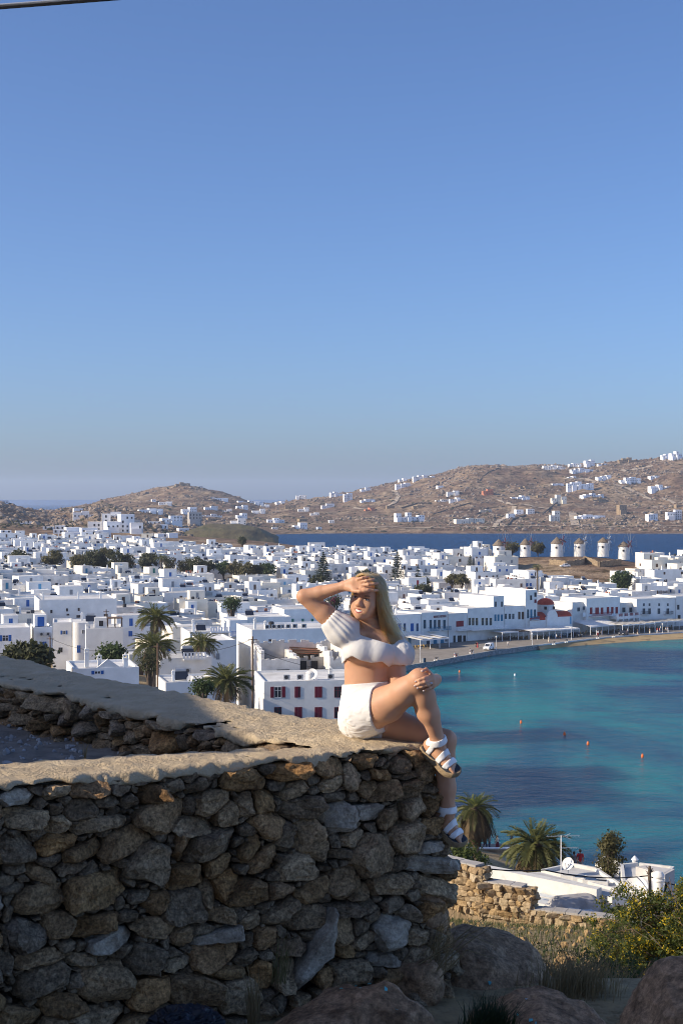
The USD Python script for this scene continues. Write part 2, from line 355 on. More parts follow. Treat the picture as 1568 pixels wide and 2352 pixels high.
noisy('headland_scrub', (0.05, 0.042, 0.026), (0.10, 0.085, 0.045), 0.05, 0.95, 1.0, 0.25, 1.0, c3=(0.075, 0.08, 0.032))
def headland():
    Xs = np.linspace(395, 640, 110); Yt = np.interp(Xs, [395, 415, 440, 465, 490, 520, 555, 580, 600, 615, 630, 640], [1236, 1224, 1214, 1209.5, 1207, 1205, 1206, 1211, 1218, 1225, 1231, 1236]); dd = np.linspace(1090, 1330, 70)
    V = []
    for X, Y in zip(Xs, Yt):
        zt = PX(X, Y, 1200)[2]; x = (X - 784) / FPX * dd; z = -4 + (zt + 4) * np.exp(-np.abs((dd - 1205) / np.where(dd < 1205, 70, 90)) ** 2.2); V.append(np.c_[x, dd, z])
    V = np.array(V).reshape(-1, 3); V[:, 2] += (meshkit.fbm(V / 22.0, 4, 9) - 0.5) * 7 * np.clip(V[:, 2] / 10, 0, 1)
    i = np.arange(len(V)).reshape(110, 70); obj('headland', (V, np.stack([i[:-1, :-1], i[1:, :-1], i[1:, 1:], i[:-1, 1:]], -1).reshape(-1, 4)), 'headland_scrub', smooth=30, label='dark scrubby headland dropping to the strait behind the town', kind='structure')
headland()
noisy('hill_rock', (0.15, 0.115, 0.09), (0.30, 0.24, 0.185), 0.02, 0.95, rnd=0.2); noisy('hill_scrub', (0.035, 0.036, 0.02), (0.07, 0.066, 0.036), 0.05, 0.95)
def hill_litter(name, mt, label, n, smin, smax, seed, crest):
    r = np.random.default_rng(seed); X = r.uniform(-40, 1620, n * 6); d = np.exp(r.uniform(math.log(1000), math.log(2950), n * 6)); x = (X - 784) / FPX * d; z = ground_h(x, d)
    q = np.stack([x, d, 0 * x], -1); den = np.clip((meshkit.fbm(q / 170.0, 4, seed) - 0.40) * 5, 0.05, 1) * np.where(d > 1760, 1, np.where(z > 14, 0.8, 0)) * (0.35 + crest * _smooth(30, 90, z))
    k = np.where(r.random(len(x)) < den)[0][:n]; ico = trimesh.creation.icosphere(0, 1.0); iv = np.array(ico.vertices); sz = smin + (smax - smin) * r.random(len(k)) ** 3
    v = iv[None] * (1 + r.normal(0, 0.22, (len(k), 12, 1))) * sz[:, None, None] * np.stack([r.uniform(0.7, 1.5, len(k)), r.uniform(0.7, 1.5, len(k)), r.uniform(0.5, 0.95, len(k))], -1)[:, None, :] + np.stack([x[k], d[k], z[k] + 0.15 * sz], -1)[:, None, :]
    obj(name, (v.reshape(-1, 3), (ico.faces[None] + 12 * np.arange(len(k))[:, None, None]).reshape(-1, 3)), mt, label=label, cat=name.split('_')[-1], kind='stuff')
hill_litter('hill_rocks', 'hill_rock', 'countless grey-brown rock outcrops over the far hills', 12000, 0.7, 3.2, 4, 0.8); hill_litter('hill_scrub', 'hill_scrub', 'dark low scrub dotted over the far hills', 5500, 0.7, 2.4, 6, 0.2)

# ------------------------------------------------------------------ water
mat('sea_water', {'g': ('geometry', {}), 'mr': ('mapping', {'rotation': (0, 0, 0.45), 'scale': (0.75, 1.5, 1.0)}),
    'seabed': ('noise_texture', {'scale': 0.020, 'detail': 5, 'roughness': 0.6, 'distortion': 0.8}),
    'sp': ('separate_xyz', {}), 'far': ('map_range', {'from_min': 560.0, 'from_max': 760.0, 'clamp': True}),
    'r': ('rgb_ramp', {'ramp': [(0.35, (0.006, 0.058, 0.135)), (0.44, (0.010, 0.115, 0.180)), (0.52, (0.013, 0.185, 0.222)), (0.64, (0.017, 0.235, 0.245))]}),
    'deep': ('mix', {'color2': (0.004, 0.045, 0.13)}),
    'w1': ('noise_texture', {'scale': 0.85, 'detail': 5, 'roughness': 0.62, 'distortion': 0.5}), 'w2': ('noise_texture', {'scale': 0.17, 'detail': 3, 'roughness': 0.55, 'distortion': 0.4}),
    'add': ('math', {'math_type': 'multiply_add', 'value2': 2.2}),
    'b': ('bump', {'strength': 1.0, 'distance': 0.75}),
    'sr': ('map_range', {'from_min': 450.0, 'from_max': 900.0, 'to_min': 0.42, 'to_max': 0.06, 'clamp': True}), 'rr': ('map_range', {'from_min': 450.0, 'from_max': 900.0, 'to_min': 0.16, 'to_max': 0.4, 'clamp': True}),
    'p': ('principled_bsdf', {'ior': 1.33, 'subsurface_method': 'burley', 'subsurface_weight': 1.0, 'subsurface_scale': 14.0, 'subsurface_radius': (0.7, 1.0, 1.0)})},
    [('g.position', 'mr.vector'), ('g.position', 'seabed.vector'), ('seabed.fac', 'r.fac'), ('g.position', 'sp.vector'), ('sp.y', 'far.value'), ('sp.y', 'sr.value'), ('sp.y', 'rr.value'), ('sr.result', 'p.specular_ior_level'), ('rr.result', 'p.roughness'),
     ('r.color', 'deep.color1'), ('far.result', 'deep.fac'), ('deep.color', 'p.base_color'),
     ('mr.vector', 'w1.vector'), ('mr.vector', 'w2.vector'), ('w2.fac', 'add.value1'), ('w1.fac', 'add.value3'), ('add.value', 'b.height'), ('b.normal', 'p.normal')])
_w = MB(); _w.add([[-30000, -500, 0], [30000, -500, 0], [30000, 45000, 0], [-30000, 45000, 0]], [[0, 1, 2, 3]])
obj('sea', _w, 'sea_water', label='blue and turquoise bay water with dark seabed patches', kind='structure')

# ------------------------------------------------------------------ haze
mat('haze_air', {'v': ('principled_volume', {'color': (0.72, 0.83, 1.0), 'density': 0.00006, 'anisotropy': 0.2})}, [], surface=None, volume='v.volume')
_h = MB(); _h.box(-7000, 7000, -700, 10500, -9.5, 175)
obj('haze', _h, 'haze_air', label='thin pale evening haze over the bay and hills', kind='stuff')
# ------------------------------------------------------------------ volume to surface
def surface_nets(F, o, h):
    """Quad surface of F = 0 (inside F < 0) on a grid with origin o and step h."""
    ins = F < 0
    nx, ny, nz = F.shape
    c = np.zeros((nx - 1, ny - 1, nz - 1), np.int8)
    for a, b, d in np.ndindex(2, 2, 2): c += ins[a:nx - 1 + a, b:ny - 1 + b, d:nz - 1 + d]
    act = (c > 0) & (c < 8)
    idx = np.full(act.shape, -1, np.int64); cells = np.argwhere(act); idx[act] = np.arange(len(cells))
    acc, cnt = np.zeros((len(cells), 3)), np.zeros(len(cells))
    corners = list(np.ndindex(2, 2, 2))
    val = {k: F[cells[:, 0] + k[0], cells[:, 1] + k[1], cells[:, 2] + k[2]].astype(float) for k in corners}
    for k in corners:
        for ax in range(3):
            if k[ax] == 0:
                k2 = list(k); k2[ax] = 1; k2 = tuple(k2)
                va, vb = val[k], val[k2]; m = (va < 0) != (vb < 0)
                t = va[m] / (va[m] - vb[m])
                p = np.repeat(np.array(k, float)[None], m.sum(), 0); p[:, ax] = t
                acc[m] += p; cnt[m] += 1
    v = (cells + acc / cnt[:, None]) * h + np.asarray(o)
    faces = []
    for ax in range(3):
        sl0 = [slice(1, -1)] * 3; sl0[ax] = slice(0, -1); sl1 = list(sl0); sl1[ax] = slice(1, None)
        e0, e1 = ins[tuple(sl0)], ins[tuple(sl1)]
        ch = np.argwhere(e0 != e1)
        if len(ch) == 0: continue
        flip = e0[e0 != e1]
        b = ch + 1; b[:, ax] -= 1
        u, w = [(1, 2), (2, 0), (0, 1)][ax]
        def at(du, dw):
            q = b.copy(); q[:, u] -= du; q[:, w] -= dw; return idx[q[:, 0], q[:, 1], q[:, 2]]
        q = np.stack([at(1, 1), at(0, 1), at(0, 0), at(1, 0)], 1)
        q[~flip] = q[~flip][:, ::-1]
        faces.append(q)
    return v, np.vstack(faces)

def relax(v, f, it=2, lam=0.5):
    """A few rounds of plain smoothing."""
    from scipy.sparse import coo_matrix
    f = np.asarray(f); k = f.shape[1]
    i = np.concatenate([f[:, a] for a in range(k)] + [f[:, (a + 1) % k] for a in range(k)])
    j = np.concatenate([f[:, (a + 1) % k] for a in range(k)] + [f[:, a] for a in range(k)])
    A = coo_matrix((np.ones(len(i)), (i, j)), shape=(len(v), len(v))).tocsr(); A.data[:] = 1
    d = np.asarray(A.sum(1)).ravel(); d[d == 0] = 1
    for _ in range(it): v = v + lam * ((A @ v) / d[:, None] - v)
    return v

def vnormals(v, f):
    f = np.asarray(f)
    n = np.zeros_like(v)
    c = np.cross(v[f[:, 1]] - v[f[:, 0]], v[f[:, 2]] - v[f[:, 0]])
    for k in range(f.shape[1]): np.add.at(n, f[:, k], c)
    return n / (np.linalg.norm(n, axis=1)[:, None] + 1e-12)

# ------------------------------------------------------------------ materials of stone
def rock(name, ramp, speck=1.15, grain=60.0, bump=1.0):
    """Granite and gneiss: each stone its own tint, coarse crystals, dark stains."""
    mat(name, {'g': ('geometry', {}), 'o': ('object_info', {}), 'pick': ('rgb_ramp', {'ramp': ramp}),
        'n': ('noise_texture', {'scale': grain, 'detail': 4, 'roughness': 0.8}), 'n1': ('noise_texture', {'scale': 7.0, 'detail': 5, 'roughness': 0.65}), 'n4': ('noise_texture', {'scale': 16.0, 'detail': 5, 'roughness': 0.7}),
        'rs': ('rgb_ramp', {'ramp': [(0.34, (1 - speck * 0.55,) * 3), (0.50, (1, 1, 1)), (0.66, (1 + speck * 0.75,) * 3)]}),
        'rd': ('rgb_ramp', {'ramp': [(0.32, (0.50, 0.45, 0.40)), (0.50, (0.95, 0.93, 0.90)), (0.66, (1.16, 1.14, 1.12))]}),
        'rb': ('rgb_ramp', {'ramp': [(0.56, (0, 0, 0)), (0.70, (1, 1, 1))]}), 'rust': ('mix', {'color2': (0.17, 0.085, 0.035)}), 'hf': ('math', {'math_type': 'multiply', 'value2': 0.55}),
        'a': ('mix', {'mix_type': 'multiply', 'fac': 1.0}), 'c': ('mix', {'mix_type': 'multiply', 'fac': 1.0}),
        'b': ('bump', {'strength': bump, 'distance': 0.012}), 'b2': ('bump', {'strength': 0.5, 'distance': 0.03}), 'p': ('principled_bsdf', {'roughness': 0.88, 'specular_ior_level': 0.25})},
        [('g.position', 'n.vector'), ('g.position', 'n1.vector'), ('g.position', 'n4.vector'), ('o.random', 'pick.fac'), ('n.fac', 'rs.fac'), ('n1.fac', 'rd.fac'), ('n1.color', 'rb.fac'), ('rb.color', 'hf.value1'), ('hf.value', 'rust.fac'),
         ('pick.color', 'rust.color1'), ('rust.color', 'a.color1'), ('rs.color', 'a.color2'), ('a.color', 'c.color1'), ('rd.color', 'c.color2'), ('c.color', 'p.base_color'),
         ('n4.fac', 'b2.height'), ('b2.normal', 'b.normal'), ('n.fac', 'b.height'), ('b.normal', 'p.normal')])
rock('wall_stone', [(0.0, (0.280, 0.186, 0.101)), (0.16, (0.351, 0.254, 0.154)), (0.30, (0.176, 0.130, 0.084)), (0.44, (0.325, 0.198, 0.088)), (0.56, (0.215, 0.130, 0.062)),
                    (0.70, (0.403, 0.288, 0.167)), (0.80, (0.215, 0.169, 0.123)), (0.90, (0.351, 0.192, 0.075)), (1.0, (0.286, 0.203, 0.119))])
rock('pale_stone', [(0.0, (0.38, 0.32, 0.25)), (1.0, (0.42, 0.36, 0.28))], 0.6)
rock('boulder', [(0.0, (0.27, 0.17, 0.10)), (1.0, (0.32, 0.205, 0.12))], 0.9, 30.0)
rock('ochre_stone', [(0.0, (0.31, 0.21, 0.10)), (0.3, (0.36, 0.29, 0.19)), (0.5, (0.24, 0.16, 0.08)), (0.7, (0.38, 0.31, 0.21)), (1.0, (0.33, 0.22, 0.10))], 0.4, 8.0, 0.6)
noisy('wall_core', (0.045, 0.036, 0.028), (0.10, 0.08, 0.06), 9.0, 0.95, 0.8, 30.0, 0.02)
noisy('coping_mortar', (0.46, 0.35, 0.225), (0.53, 0.42, 0.275), 5.0, 0.97, 1.0, 45.0, 0.03, c3=(0.62, 0.505, 0.35), detail=8)
noisy('gravel_earth', (0.16, 0.135, 0.11), (0.28, 0.24, 0.20), 9.0, 0.95, 0.9, 60.0, 0.015)
noisy('pebble', (0.26, 0.25, 0.245), (0.42, 0.41, 0.40), 5.0, 0.9)

# ------------------------------------------------------------------ the two walls that meet under the seated woman
WT = CAM_H - 1.21
CAP = [(-4.0, 4.60), (-2.6, 5.385), (-1.447, 6.03), (-0.5, 6.56), (0.30, 7.005), (0.43, 7.09), (0.44, 7.17), (0.38, 7.28), (-0.46, 8.15), (-1.04, 8.88), (-1.70, 9.62), (-2.61, 10.9), (-3.6, 12.3),
       (-4.25, 11.75), (-2.26, 9.41), (-1.55, 8.63), (-0.92, 7.83), (-0.41, 7.25), (-0.136, 6.955), (-0.7, 6.80), (-1.56, 6.51), (-4.0, 5.62)]
cap_poly = Polygon(CAP)
_capv = shapely.prepare(cap_poly)

def poly_sdf(poly, x, y):
    pts = shapely.points(x.ravel(), y.ravel())
    d = shapely.distance(poly.exterior, pts); ins = shapely.contains(poly, pts)
    return np.where(ins, -d, d).reshape(x.shape)

WALL = thing('stone_wall', 'dry stone wall with sunlit mortar top where the woman sits', 'wall', (0, 0, 0))
BACKWALL = thing('stone_wall', 'shaded low stone wall behind the gravel, running to the corner seat', 'wall', (0, 0, 0))

def build_cap():
    h = 0.0125
    x = np.arange(-3.3, 0.66, h); y = np.arange(5.0, 11.7, h); z = np.arange(WT - 0.15, WT + 0.085, h)
    gx, gy = np.meshgrid(x, y, indexing='ij')
    s2 = poly_sdf(cap_poly, gx, gy)
    p2 = np.stack([gx, gy, np.zeros_like(gx)], -1)
    edge = (meshkit.fbm(p2 * 5.0, 4, 11) - 0.5) * 0.10 + (meshkit.fbm(p2 * 19.0, 2, 12) - 0.5) * 0.06
    topn = (meshkit.fbm(p2 * 2.6, 3, 13) - 0.5) * 0.034 + (meshkit.fbm(p2 * 18.0, 3, 14) - 0.5) * 0.020
    low = 0.022 + (meshkit.fbm(p2 * 6.0, 3, 15) - 0.35) * 0.12
    low = np.maximum(low, 0.018)
    S = (s2 + edge - 0.035)[:, :, None]
    dz_t = z[None, None, :] - (WT + topn)[:, :, None]
    dz_b = (WT - low)[:, :, None] - z[None, None, :]
    k = 0.022
    def smax(a, b): m = np.maximum(k - np.abs(a - b), 0) / k; return np.maximum(a, b) + m * m * k * 0.25
    F = smax(smax(S + np.maximum(dz_t + 0.05, 0) * 0.25, dz_t), dz_b)
    return surface_nets(F, (x[0], y[0], z[0]), h)
_cv, _cf = build_cap()
_fc = _cv[_cf].mean(1)
# the coping belongs partly to one wall, partly to the other: cut along the line where they meet
_side = (_fc[:, 1] - 6.93) > 0.31 * (_fc[:, 0] + 0.14)
_side &= _fc[:, 0] < -0.136 + 0.25 * (_fc[:, 1] - 6.9)
_side &= (_fc[:, 0] < 0.02)
def submesh(v, f, keep):
    f = f[keep]; u, inv = np.unique(f, return_inverse=True); return v[u], inv.reshape(f.shape)
obj('coping', submesh(_cv, _cf, ~_side), 'coping_mortar', WALL, smooth=True, label='sunlit rough mortar coping')
obj('coping', submesh(_cv, _cf, _side), 'coping_mortar', BACKWALL, smooth=True, label='shaded grey mortar coping')

def extrude(poly, z0, z1):
    return trimesh.creation.extrude_polygon(poly, z1 - z0, engine='earcut').apply_translation([0, 0, z0])
_coreF = Polygon([(-4.0, 4.60), (-1.447, 6.03), (0.30, 7.005), (0.42, 7.10), (0.40, 7.24), (0.20, 7.45), (-0.136, 6.955), (-1.56, 6.51), (-4.0, 5.62)]).buffer(-0.06)
_coreB = cap_poly.buffer(-0.06).difference(_coreF.buffer(0.02)).intersection(shapely.box(-5, 6.75, 2, 13))
_coreB = max(getattr(_coreB, 'geoms', [_coreB]), key=lambda g: g.area)
obj('rubble_core', extrude(_coreF, WT - 1.7, WT - 0.03), 'wall_core', WALL)
obj('rubble_core', extrude(_coreB, WT - 1.6, WT - 0.03), 'wall_core', BACKWALL)

# stones: (x, y, width, height, tilt) read off the photograph, in two scanned pieces of the wall
SA = """100,380,210,90,-5 310,340,180,90,-10 140,495,270,130,3 320,440,100,90,0 450,440,190,120,-10 600,400,130,80,-5 560,520,290,110,-10 740,400,110,90,-30 880,350,200,110,-15 830,250,130,90,-20
660,255,150,80,5 950,320,190,110,-20 910,490,280,170,-15 1090,420,60,120,10 1220,395,210,150,-10 1130,300,110,90,-30 1300,470,130,180,0 1420,410,130,140,0 1500,400,140,150,-10 1110,540,250,110,5
80,670,220,180,-10 320,640,240,130,-8 500,680,240,120,-20 700,640,330,180,-25 860,740,240,270,10 1040,660,100,200,0 980,600,70,70,0 1230,640,270,180,-15 1430,560,110,100,-5 1360,630,90,90,0
230,810,170,110,15 80,780,100,90,0 400,780,200,90,-20 520,800,120,120,-40 690,755,110,50,-15 780,790,80,90,20 1060,830,210,190,-10 1260,760,180,130,-25 1440,680,130,150,-30 1500,740,160,170,-10
1310,870,180,150,-35 1190,940,90,190,5 1420,920,260,190,-5 60,900,160,80,-10 220,970,300,170,-8 560,900,330,210,-15 740,860,110,80,15 800,950,160,100,-12 680,980,80,80,0 890,980,160,150,-15
1060,1010,230,200,-5 40,1050,90,140,0 150,1180,270,190,10 340,1110,180,160,5 540,1110,260,160,-8 740,1070,150,100,-12 870,1130,230,120,5 1040,1180,160,130,-30 1250,1050,170,140,-10 1440,1090,150,110,-25
640,1200,270,120,-15 20,1180,40,150,0 370,1230,140,110,0 240,1290,330,90,-12 460,1310,180,90,0 1240,1170,270,120,-18 1250,1270,300,150,-15 830,1310,230,220,0 1010,1320,160,110,-20 690,1250,150,90,-20
30,1330,90,140,0 240,1420,330,180,-20 50,1420,90,80,0 600,1450,300,260,-10 440,1430,160,100,-15 370,1570,230,170,5 860,1490,260,200,-15 1120,1480,300,240,0 1310,1390,210,90,5 1370,1520,220,230,-20
1500,1400,150,180,-10 120,1640,230,110,5 560,1640,260,110,-5 -110,420,200,120,0 -120,600,190,160,0 -110,800,200,150,0 -100,980,180,160,0 -110,1180,190,170,0 -100,1380,190,180,0 -110,1560,200,150,0"""
SB = """500,300,120,70,-25 590,330,150,140,-20 700,270,110,90,-15 810,290,130,100,-25 930,250,120,190,10 1010,240,60,110,10 1090,160,120,60,-20 1200,180,150,130,-15 1090,240,130,80,5 1250,245,120,70,-15
1350,235,140,130,0 1370,330,120,60,-5 650,420,200,130,-12 830,370,140,60,-10 850,480,180,220,5 1010,320,130,100,-5 1130,330,180,120,-15 1250,340,110,140,-20 1160,410,90,50,-10 1010,460,140,130,5
1150,490,140,150,-15 1300,430,150,130,-10 1400,420,90,240,5 540,610,110,200,15 680,590,150,220,-10 740,670,100,130,-35 820,620,80,110,-20 930,600,180,110,-20 840,690,160,100,0 1060,690,220,280,15
1240,600,180,180,-10 1380,540,120,110,0 1370,650,230,90,-8 620,780,230,180,0 450,600,150,40,5 760,770,90,60,-5 1190,740,120,90,-20 1340,770,200,110,-8 700,900,210,130,-30 870,870,200,200,-20
1140,870,240,150,-12 980,910,150,110,-5 1280,870,80,60,0 1390,890,170,120,0 520,1030,250,130,-25 870,1010,180,90,-8 1020,1000,90,130,-50 1170,980,170,90,-12 1310,980,60,50,30 1390,1040,180,150,0
660,1070,220,170,-15 870,1130,150,180,-20 1050,1060,110,130,-25 1000,1180,180,110,-20 1150,1150,220,200,5 880,1260,130,80,-5 1030,1220,110,70,0 430,1200,140,140,-20 560,1230,180,130,-5 540,1400,120,200,10
640,1560,150,100,0 520,1560,120,120,0 760,1420,130,160,0 1300,1180,160,120,0 1100,1300,160,100,0 1400,1200,120,120,0"""
SC = """90,350,120,60,-10 190,380,100,110,10 235,405,45,50,0 300,320,100,40,-5 345,400,200,130,15 90,440,130,60,0 260,475,130,60,-5 180,530,140,80,20 360,505,110,60,5 490,430,190,150,35
485,340,80,60,0 600,370,150,90,0 640,480,120,110,-5 460,540,110,110,-15 290,570,110,80,0 420,600,190,60,10 60,560,160,60,5 590,590,190,110,3 720,540,90,100,-20 830,490,150,90,0
780,425,110,50,0 700,390,90,60,10 840,600,170,130,20 940,460,80,100,-20 950,560,130,60,5 740,650,160,70,0 1150,530,340,150,-5 960,650,110,110,15 1050,680,130,80,0 1200,680,250,150,15
1380,590,100,100,0 1330,690,110,140,-20 1410,680,80,110,-10 1500,600,150,150,5 1480,720,100,70,-10 1360,490,140,90,10 30,480,80,70,0 60,400,80,50,0 870,660,90,100,20 1560,720,80,50,0 1660,640,120,100,0 1760,690,120,70,0
-60,430,120,90,0 -70,540,130,90,0 -60,350,120,70,0"""
def parse(s, sc, ox, oy):
    return [tuple(np.array([float(t) for t in q.split(',')]) * [sc, sc, sc, sc, 1] + [ox, oy, 0, 0, 0]) for q in s.split()]

class Face:
    """An upright (slightly leaning) wall face along a plan polyline, with its own flat coordinates (s along, t down)."""
    def __init__(self, plan, top, batter=0.0):
        self.p = np.asarray(plan, float); self.top, self.bat = top, batter
        seg = np.diff(self.p, axis=0); self.L = np.r_[0, np.cumsum(np.linalg.norm(seg, axis=1))]
    def at(self, s, t, out=0.0):
        s, t, out = np.broadcast_arrays(np.asarray(s, float), np.asarray(t, float), np.asarray(out, float))
        q = [np.interp(s, self.L, self.p[:, k]) + np.where(s > self.L[-1], (s - self.L[-1]) * (self.p[-1] - self.p[-2])[k] / (self.L[-1] - self.L[-2]), 0)
             + np.where(s < 0, s * (self.p[1] - self.p[0])[k] / self.L[1], 0) for k in (0, 1)]
        e = 0.05
        dx = np.interp(s + e, self.L, self.p[:, 0]) - np.interp(s - e, self.L, self.p[:, 0]); dy = np.interp(s + e, self.L, self.p[:, 1]) - np.interp(s - e, self.L, self.p[:, 1])
        l = np.hypot(dx, dy) + 1e-9
        nx, ny = dy / l, -dx / l
        o = out + self.bat * t
        return np.stack([q[0] + nx * o, q[1] + ny * o, self.top - t], -1)
    def from_px(self, X, Y):
        """(s, t) of the face point seen at a picture position (nearest on a fine table)."""
        if not hasattr(self, 'tab'):
            s, t = np.meshgrid(np.arange(-0.8, self.L[-1] + 0.8, 0.012), np.arange(-0.1, 1.7, 0.012), indexing='ij')
            w = self.at(s, t).reshape(-1, 3); u = np.stack(unproj(w), -1)
            n = (self.at(s, t, 0.01) - self.at(s, t)).reshape(-1, 3)
            vis = (n * (w - [0, 0, CAM_H])).sum(1) < -0.0008 * np.linalg.norm(w - [0, 0, CAM_H], axis=1)
            self.tab = (spatial.cKDTree(u[vis]), np.c_[s.ravel(), t.ravel()][vis])
        d, k = self.tab[0].query([X, Y]); return self.tab[1][k]

def make_stone(face, poly_st, thick, rng, rough=1.0):
    """One stone: the rounded, chipped hull of its outline at three depths."""
    c = poly_st.mean(0); q = poly_st - c
    size = math.sqrt(np.prod(np.ptp(q, axis=0)) + 1e-6)
    pts = []
    tilt = rng.normal(0, 0.24, 2)
    for frac, out, jit in ((0.86, -thick, 0.0), (1.0, -0.25 * thick, 0.0), (1.0, 0.06 * size, 0.03), (rng.uniform(0.72, 0.95), min(0.24 * size, 0.062) * rng.uniform(0.6, 1.35), 0.10)):
        for p in q:
            f = frac * (1 + rng.normal(0, jit))
            o = out + (p @ tilt * 1.5 if out > 0 else 0) + (rng.normal(0, 0.010) if out > 0 else 0)
            pts.append(np.r_[c + p * f, o])
    pts = np.array(pts)
    w = face.at(pts[:, 0], pts[:, 1], pts[:, 2])
    m = manifold3d.Manifold.hull_points(w)
    if m.is_empty() or m.volume() < 1e-7: return None
    fr = face.at(np.array([c[0]]), np.array([c[1]]), np.array([0.0]))[0]
    nn = face.at(np.array([c[0]]), np.array([c[1]]), np.array([1.0]))[0] - fr
    ss = np.cross([0, 0, 1.0], nn); tt = np.cross(nn, ss)
    for _ in range(rng.integers(2, 6)):                       # broken-off corners
        ph = rng.uniform(0, 2 * math.pi); k = nn * rng.uniform(0.35, 1.2) + ss * math.cos(ph) + tt * math.sin(ph); k /= np.linalg.norm(k)
        ext = (w @ k).max()
        mm = m.trim_by_plane(tuple(-k), -(ext - rng.uniform(0.05, 0.20) * size * 0.55))
        if not mm.is_empty() and mm.volume() > 0.7 * m.volume(): m = mm
    m = m.refine_to_length(max(0.013, size / 10.0)).to_mesh()
    v, f = np.array(m.vert_properties[:, :3], float), np.array(m.tri_verts)
    v = relax(v, f, 1, 0.18)
    n = vnormals(v, f); r0 = rng.uniform(0, 100, 3)
    st = np.array([1.0, 1.0, 2.2])                             # bedding: finer across than along
    d = (meshkit.fbm(v * 10.0 * st + r0, 3, 3) - 0.5) * 0.042 * rough * min(size / 0.14, 1.2) + (meshkit.fbm(v * 38.0 * st + r0, 2, 4) - 0.5) * 0.017 * rough
    return v + n * d[:, None], f

def lay(face, stones, srange, trange, fill=0.016, seed=1, gap=0.0, fmax=0.05, lim0=1.22, stretch=1.0):
    """Cuts the face into cells, one per traced stone, then fills what is left with small stones. Returns outlines in (s, t)."""
    g = 0.005
    s = np.arange(*srange, g); t = np.arange(*trange, g)
    S, T = np.meshgrid(s, t, indexing='ij')
    best = np.full(S.shape, 9.0); lab = np.full(S.shape, -1)
    rng = np.random.default_rng(seed)
    wob = (meshkit.fbm(np.stack([S * 11, T * 11, S * 0], -1), 3, seed) - 0.5) * 0.6
    def paint(k, cs, ct, a, b, ang, lim):
        r = max(a, b) * 1.5
        i0, i1 = np.searchsorted(s, [cs - r, cs + r]); j0, j1 = np.searchsorted(t, [ct - r, ct + r])
        if i1 <= i0 or j1 <= j0: return
        ds, dt = S[i0:i1, j0:j1] - cs, T[i0:i1, j0:j1] - ct
        ca, sa = math.cos(ang), math.sin(ang)
        u, w = (ds * ca + dt * sa) / a, (-ds * sa + dt * ca) / b
        e = (np.abs(u) ** 3.4 + np.abs(w) ** 3.4) ** (1 / 3.4) + wob[i0:i1, j0:j1]
        bb, ll = best[i0:i1, j0:j1], lab[i0:i1, j0:j1]
        m = (e < bb) & (e < lim); bb[m] = e[m]; ll[m] = k
    k = 0
    for (cs, ct, w, h, ang) in stones:
        paint(k, cs, ct, w / 2 * stretch, h / 2 / stretch * 0.95, ang, lim0); k += 1
    for _ in range(700):
        dt_ = ndimage.distance_transform_edt(np.pad(lab < 0, 1))[1:-1, 1:-1] * g
        # many at once: all local maxima far enough apart
        mx = (dt_ == ndimage.maximum_filter(dt_, 13)) & (dt_ > fill)
        ii = np.argwhere(mx)
        if len(ii) == 0: break
        order = np.argsort(-dt_[mx])
        done = []
        for o in order:
            i, j = ii[o]
            if any(abs(i - a) * g < 0.16 and abs(j - b) * g < 0.16 for a, b in done): continue
            done.append((i, j)); r = min(dt_[i, j], fmax)
            paint(k, s[i], t[j], r * rng.uniform(1.4, 2.3), r * rng.uniform(1.0, 1.3), rng.normal(-0.15, 0.35), 1.25); k += 1
    out = []
    for i, sl in enumerate(ndimage.find_objects(lab + 1)):
        if sl is None: continue
        m = lab[sl] == i
        m = ndimage.binary_opening(m, iterations=1) if m.sum() > 80 else m
        cc, ncc = ndimage.label(m)
        if ncc == 0: continue
        m = cc == 1 + np.argmax(np.bincount(cc.ravel())[1:])
        p = np.argwhere(m)
        if len(p) < 14: continue
        p = p * g + [s[sl[0].start], t[sl[1].start]]
        try: hull = p[spatial.ConvexHull(p).vertices]
        except Exception: continue
        c = hull.mean(0)
        # about a dozen corners
        per = Polygon(hull).simplify(0.006); q = np.array(per.exterior.coords)[:-1]
        q = c + (q - c) * (1 - gap / (0.5 * np.sqrt(per.area) + 1e-6))
        out.append((i, q, per.area))
    return out

def to_st(face, lst, srange=None):
    res = []
    for (X, Y, w, h, ang) in lst:
        a = math.radians(ang)
        c = face.from_px(X, Y); e = face.from_px(X + 0.5 * w * math.cos(a), Y + 0.5 * w * math.sin(a)); g = face.from_px(X - 0.5 * h * math.sin(a), Y + 0.5 * h * math.cos(a))
        d = e - c
        res.append((c[0], c[1], 2 * np.linalg.norm(e - c), 2 * np.linalg.norm(g - c), math.atan2(d[1], d[0])))
    return res

FRONT = Face([(-4.0, 4.60), (-2.6, 5.385), (-1.447, 6.03), (-0.5, 6.56), (0.28, 6.99), (0.37, 7.045), (0.43, 7.10), (0.44, 7.16), (0.40, 7.24), (0.10, 7.55)], WT - 0.03, 0.09)
_sA = to_st(FRONT, parse(SA, 0.3978, 0, 1684.0) + parse(SB, 0.3978, 436.6, 1684.0))
_rng = np.random.default_rng(5)
# stones round the corner's end, out of the traced view
_s_end = FRONT.L[-1]
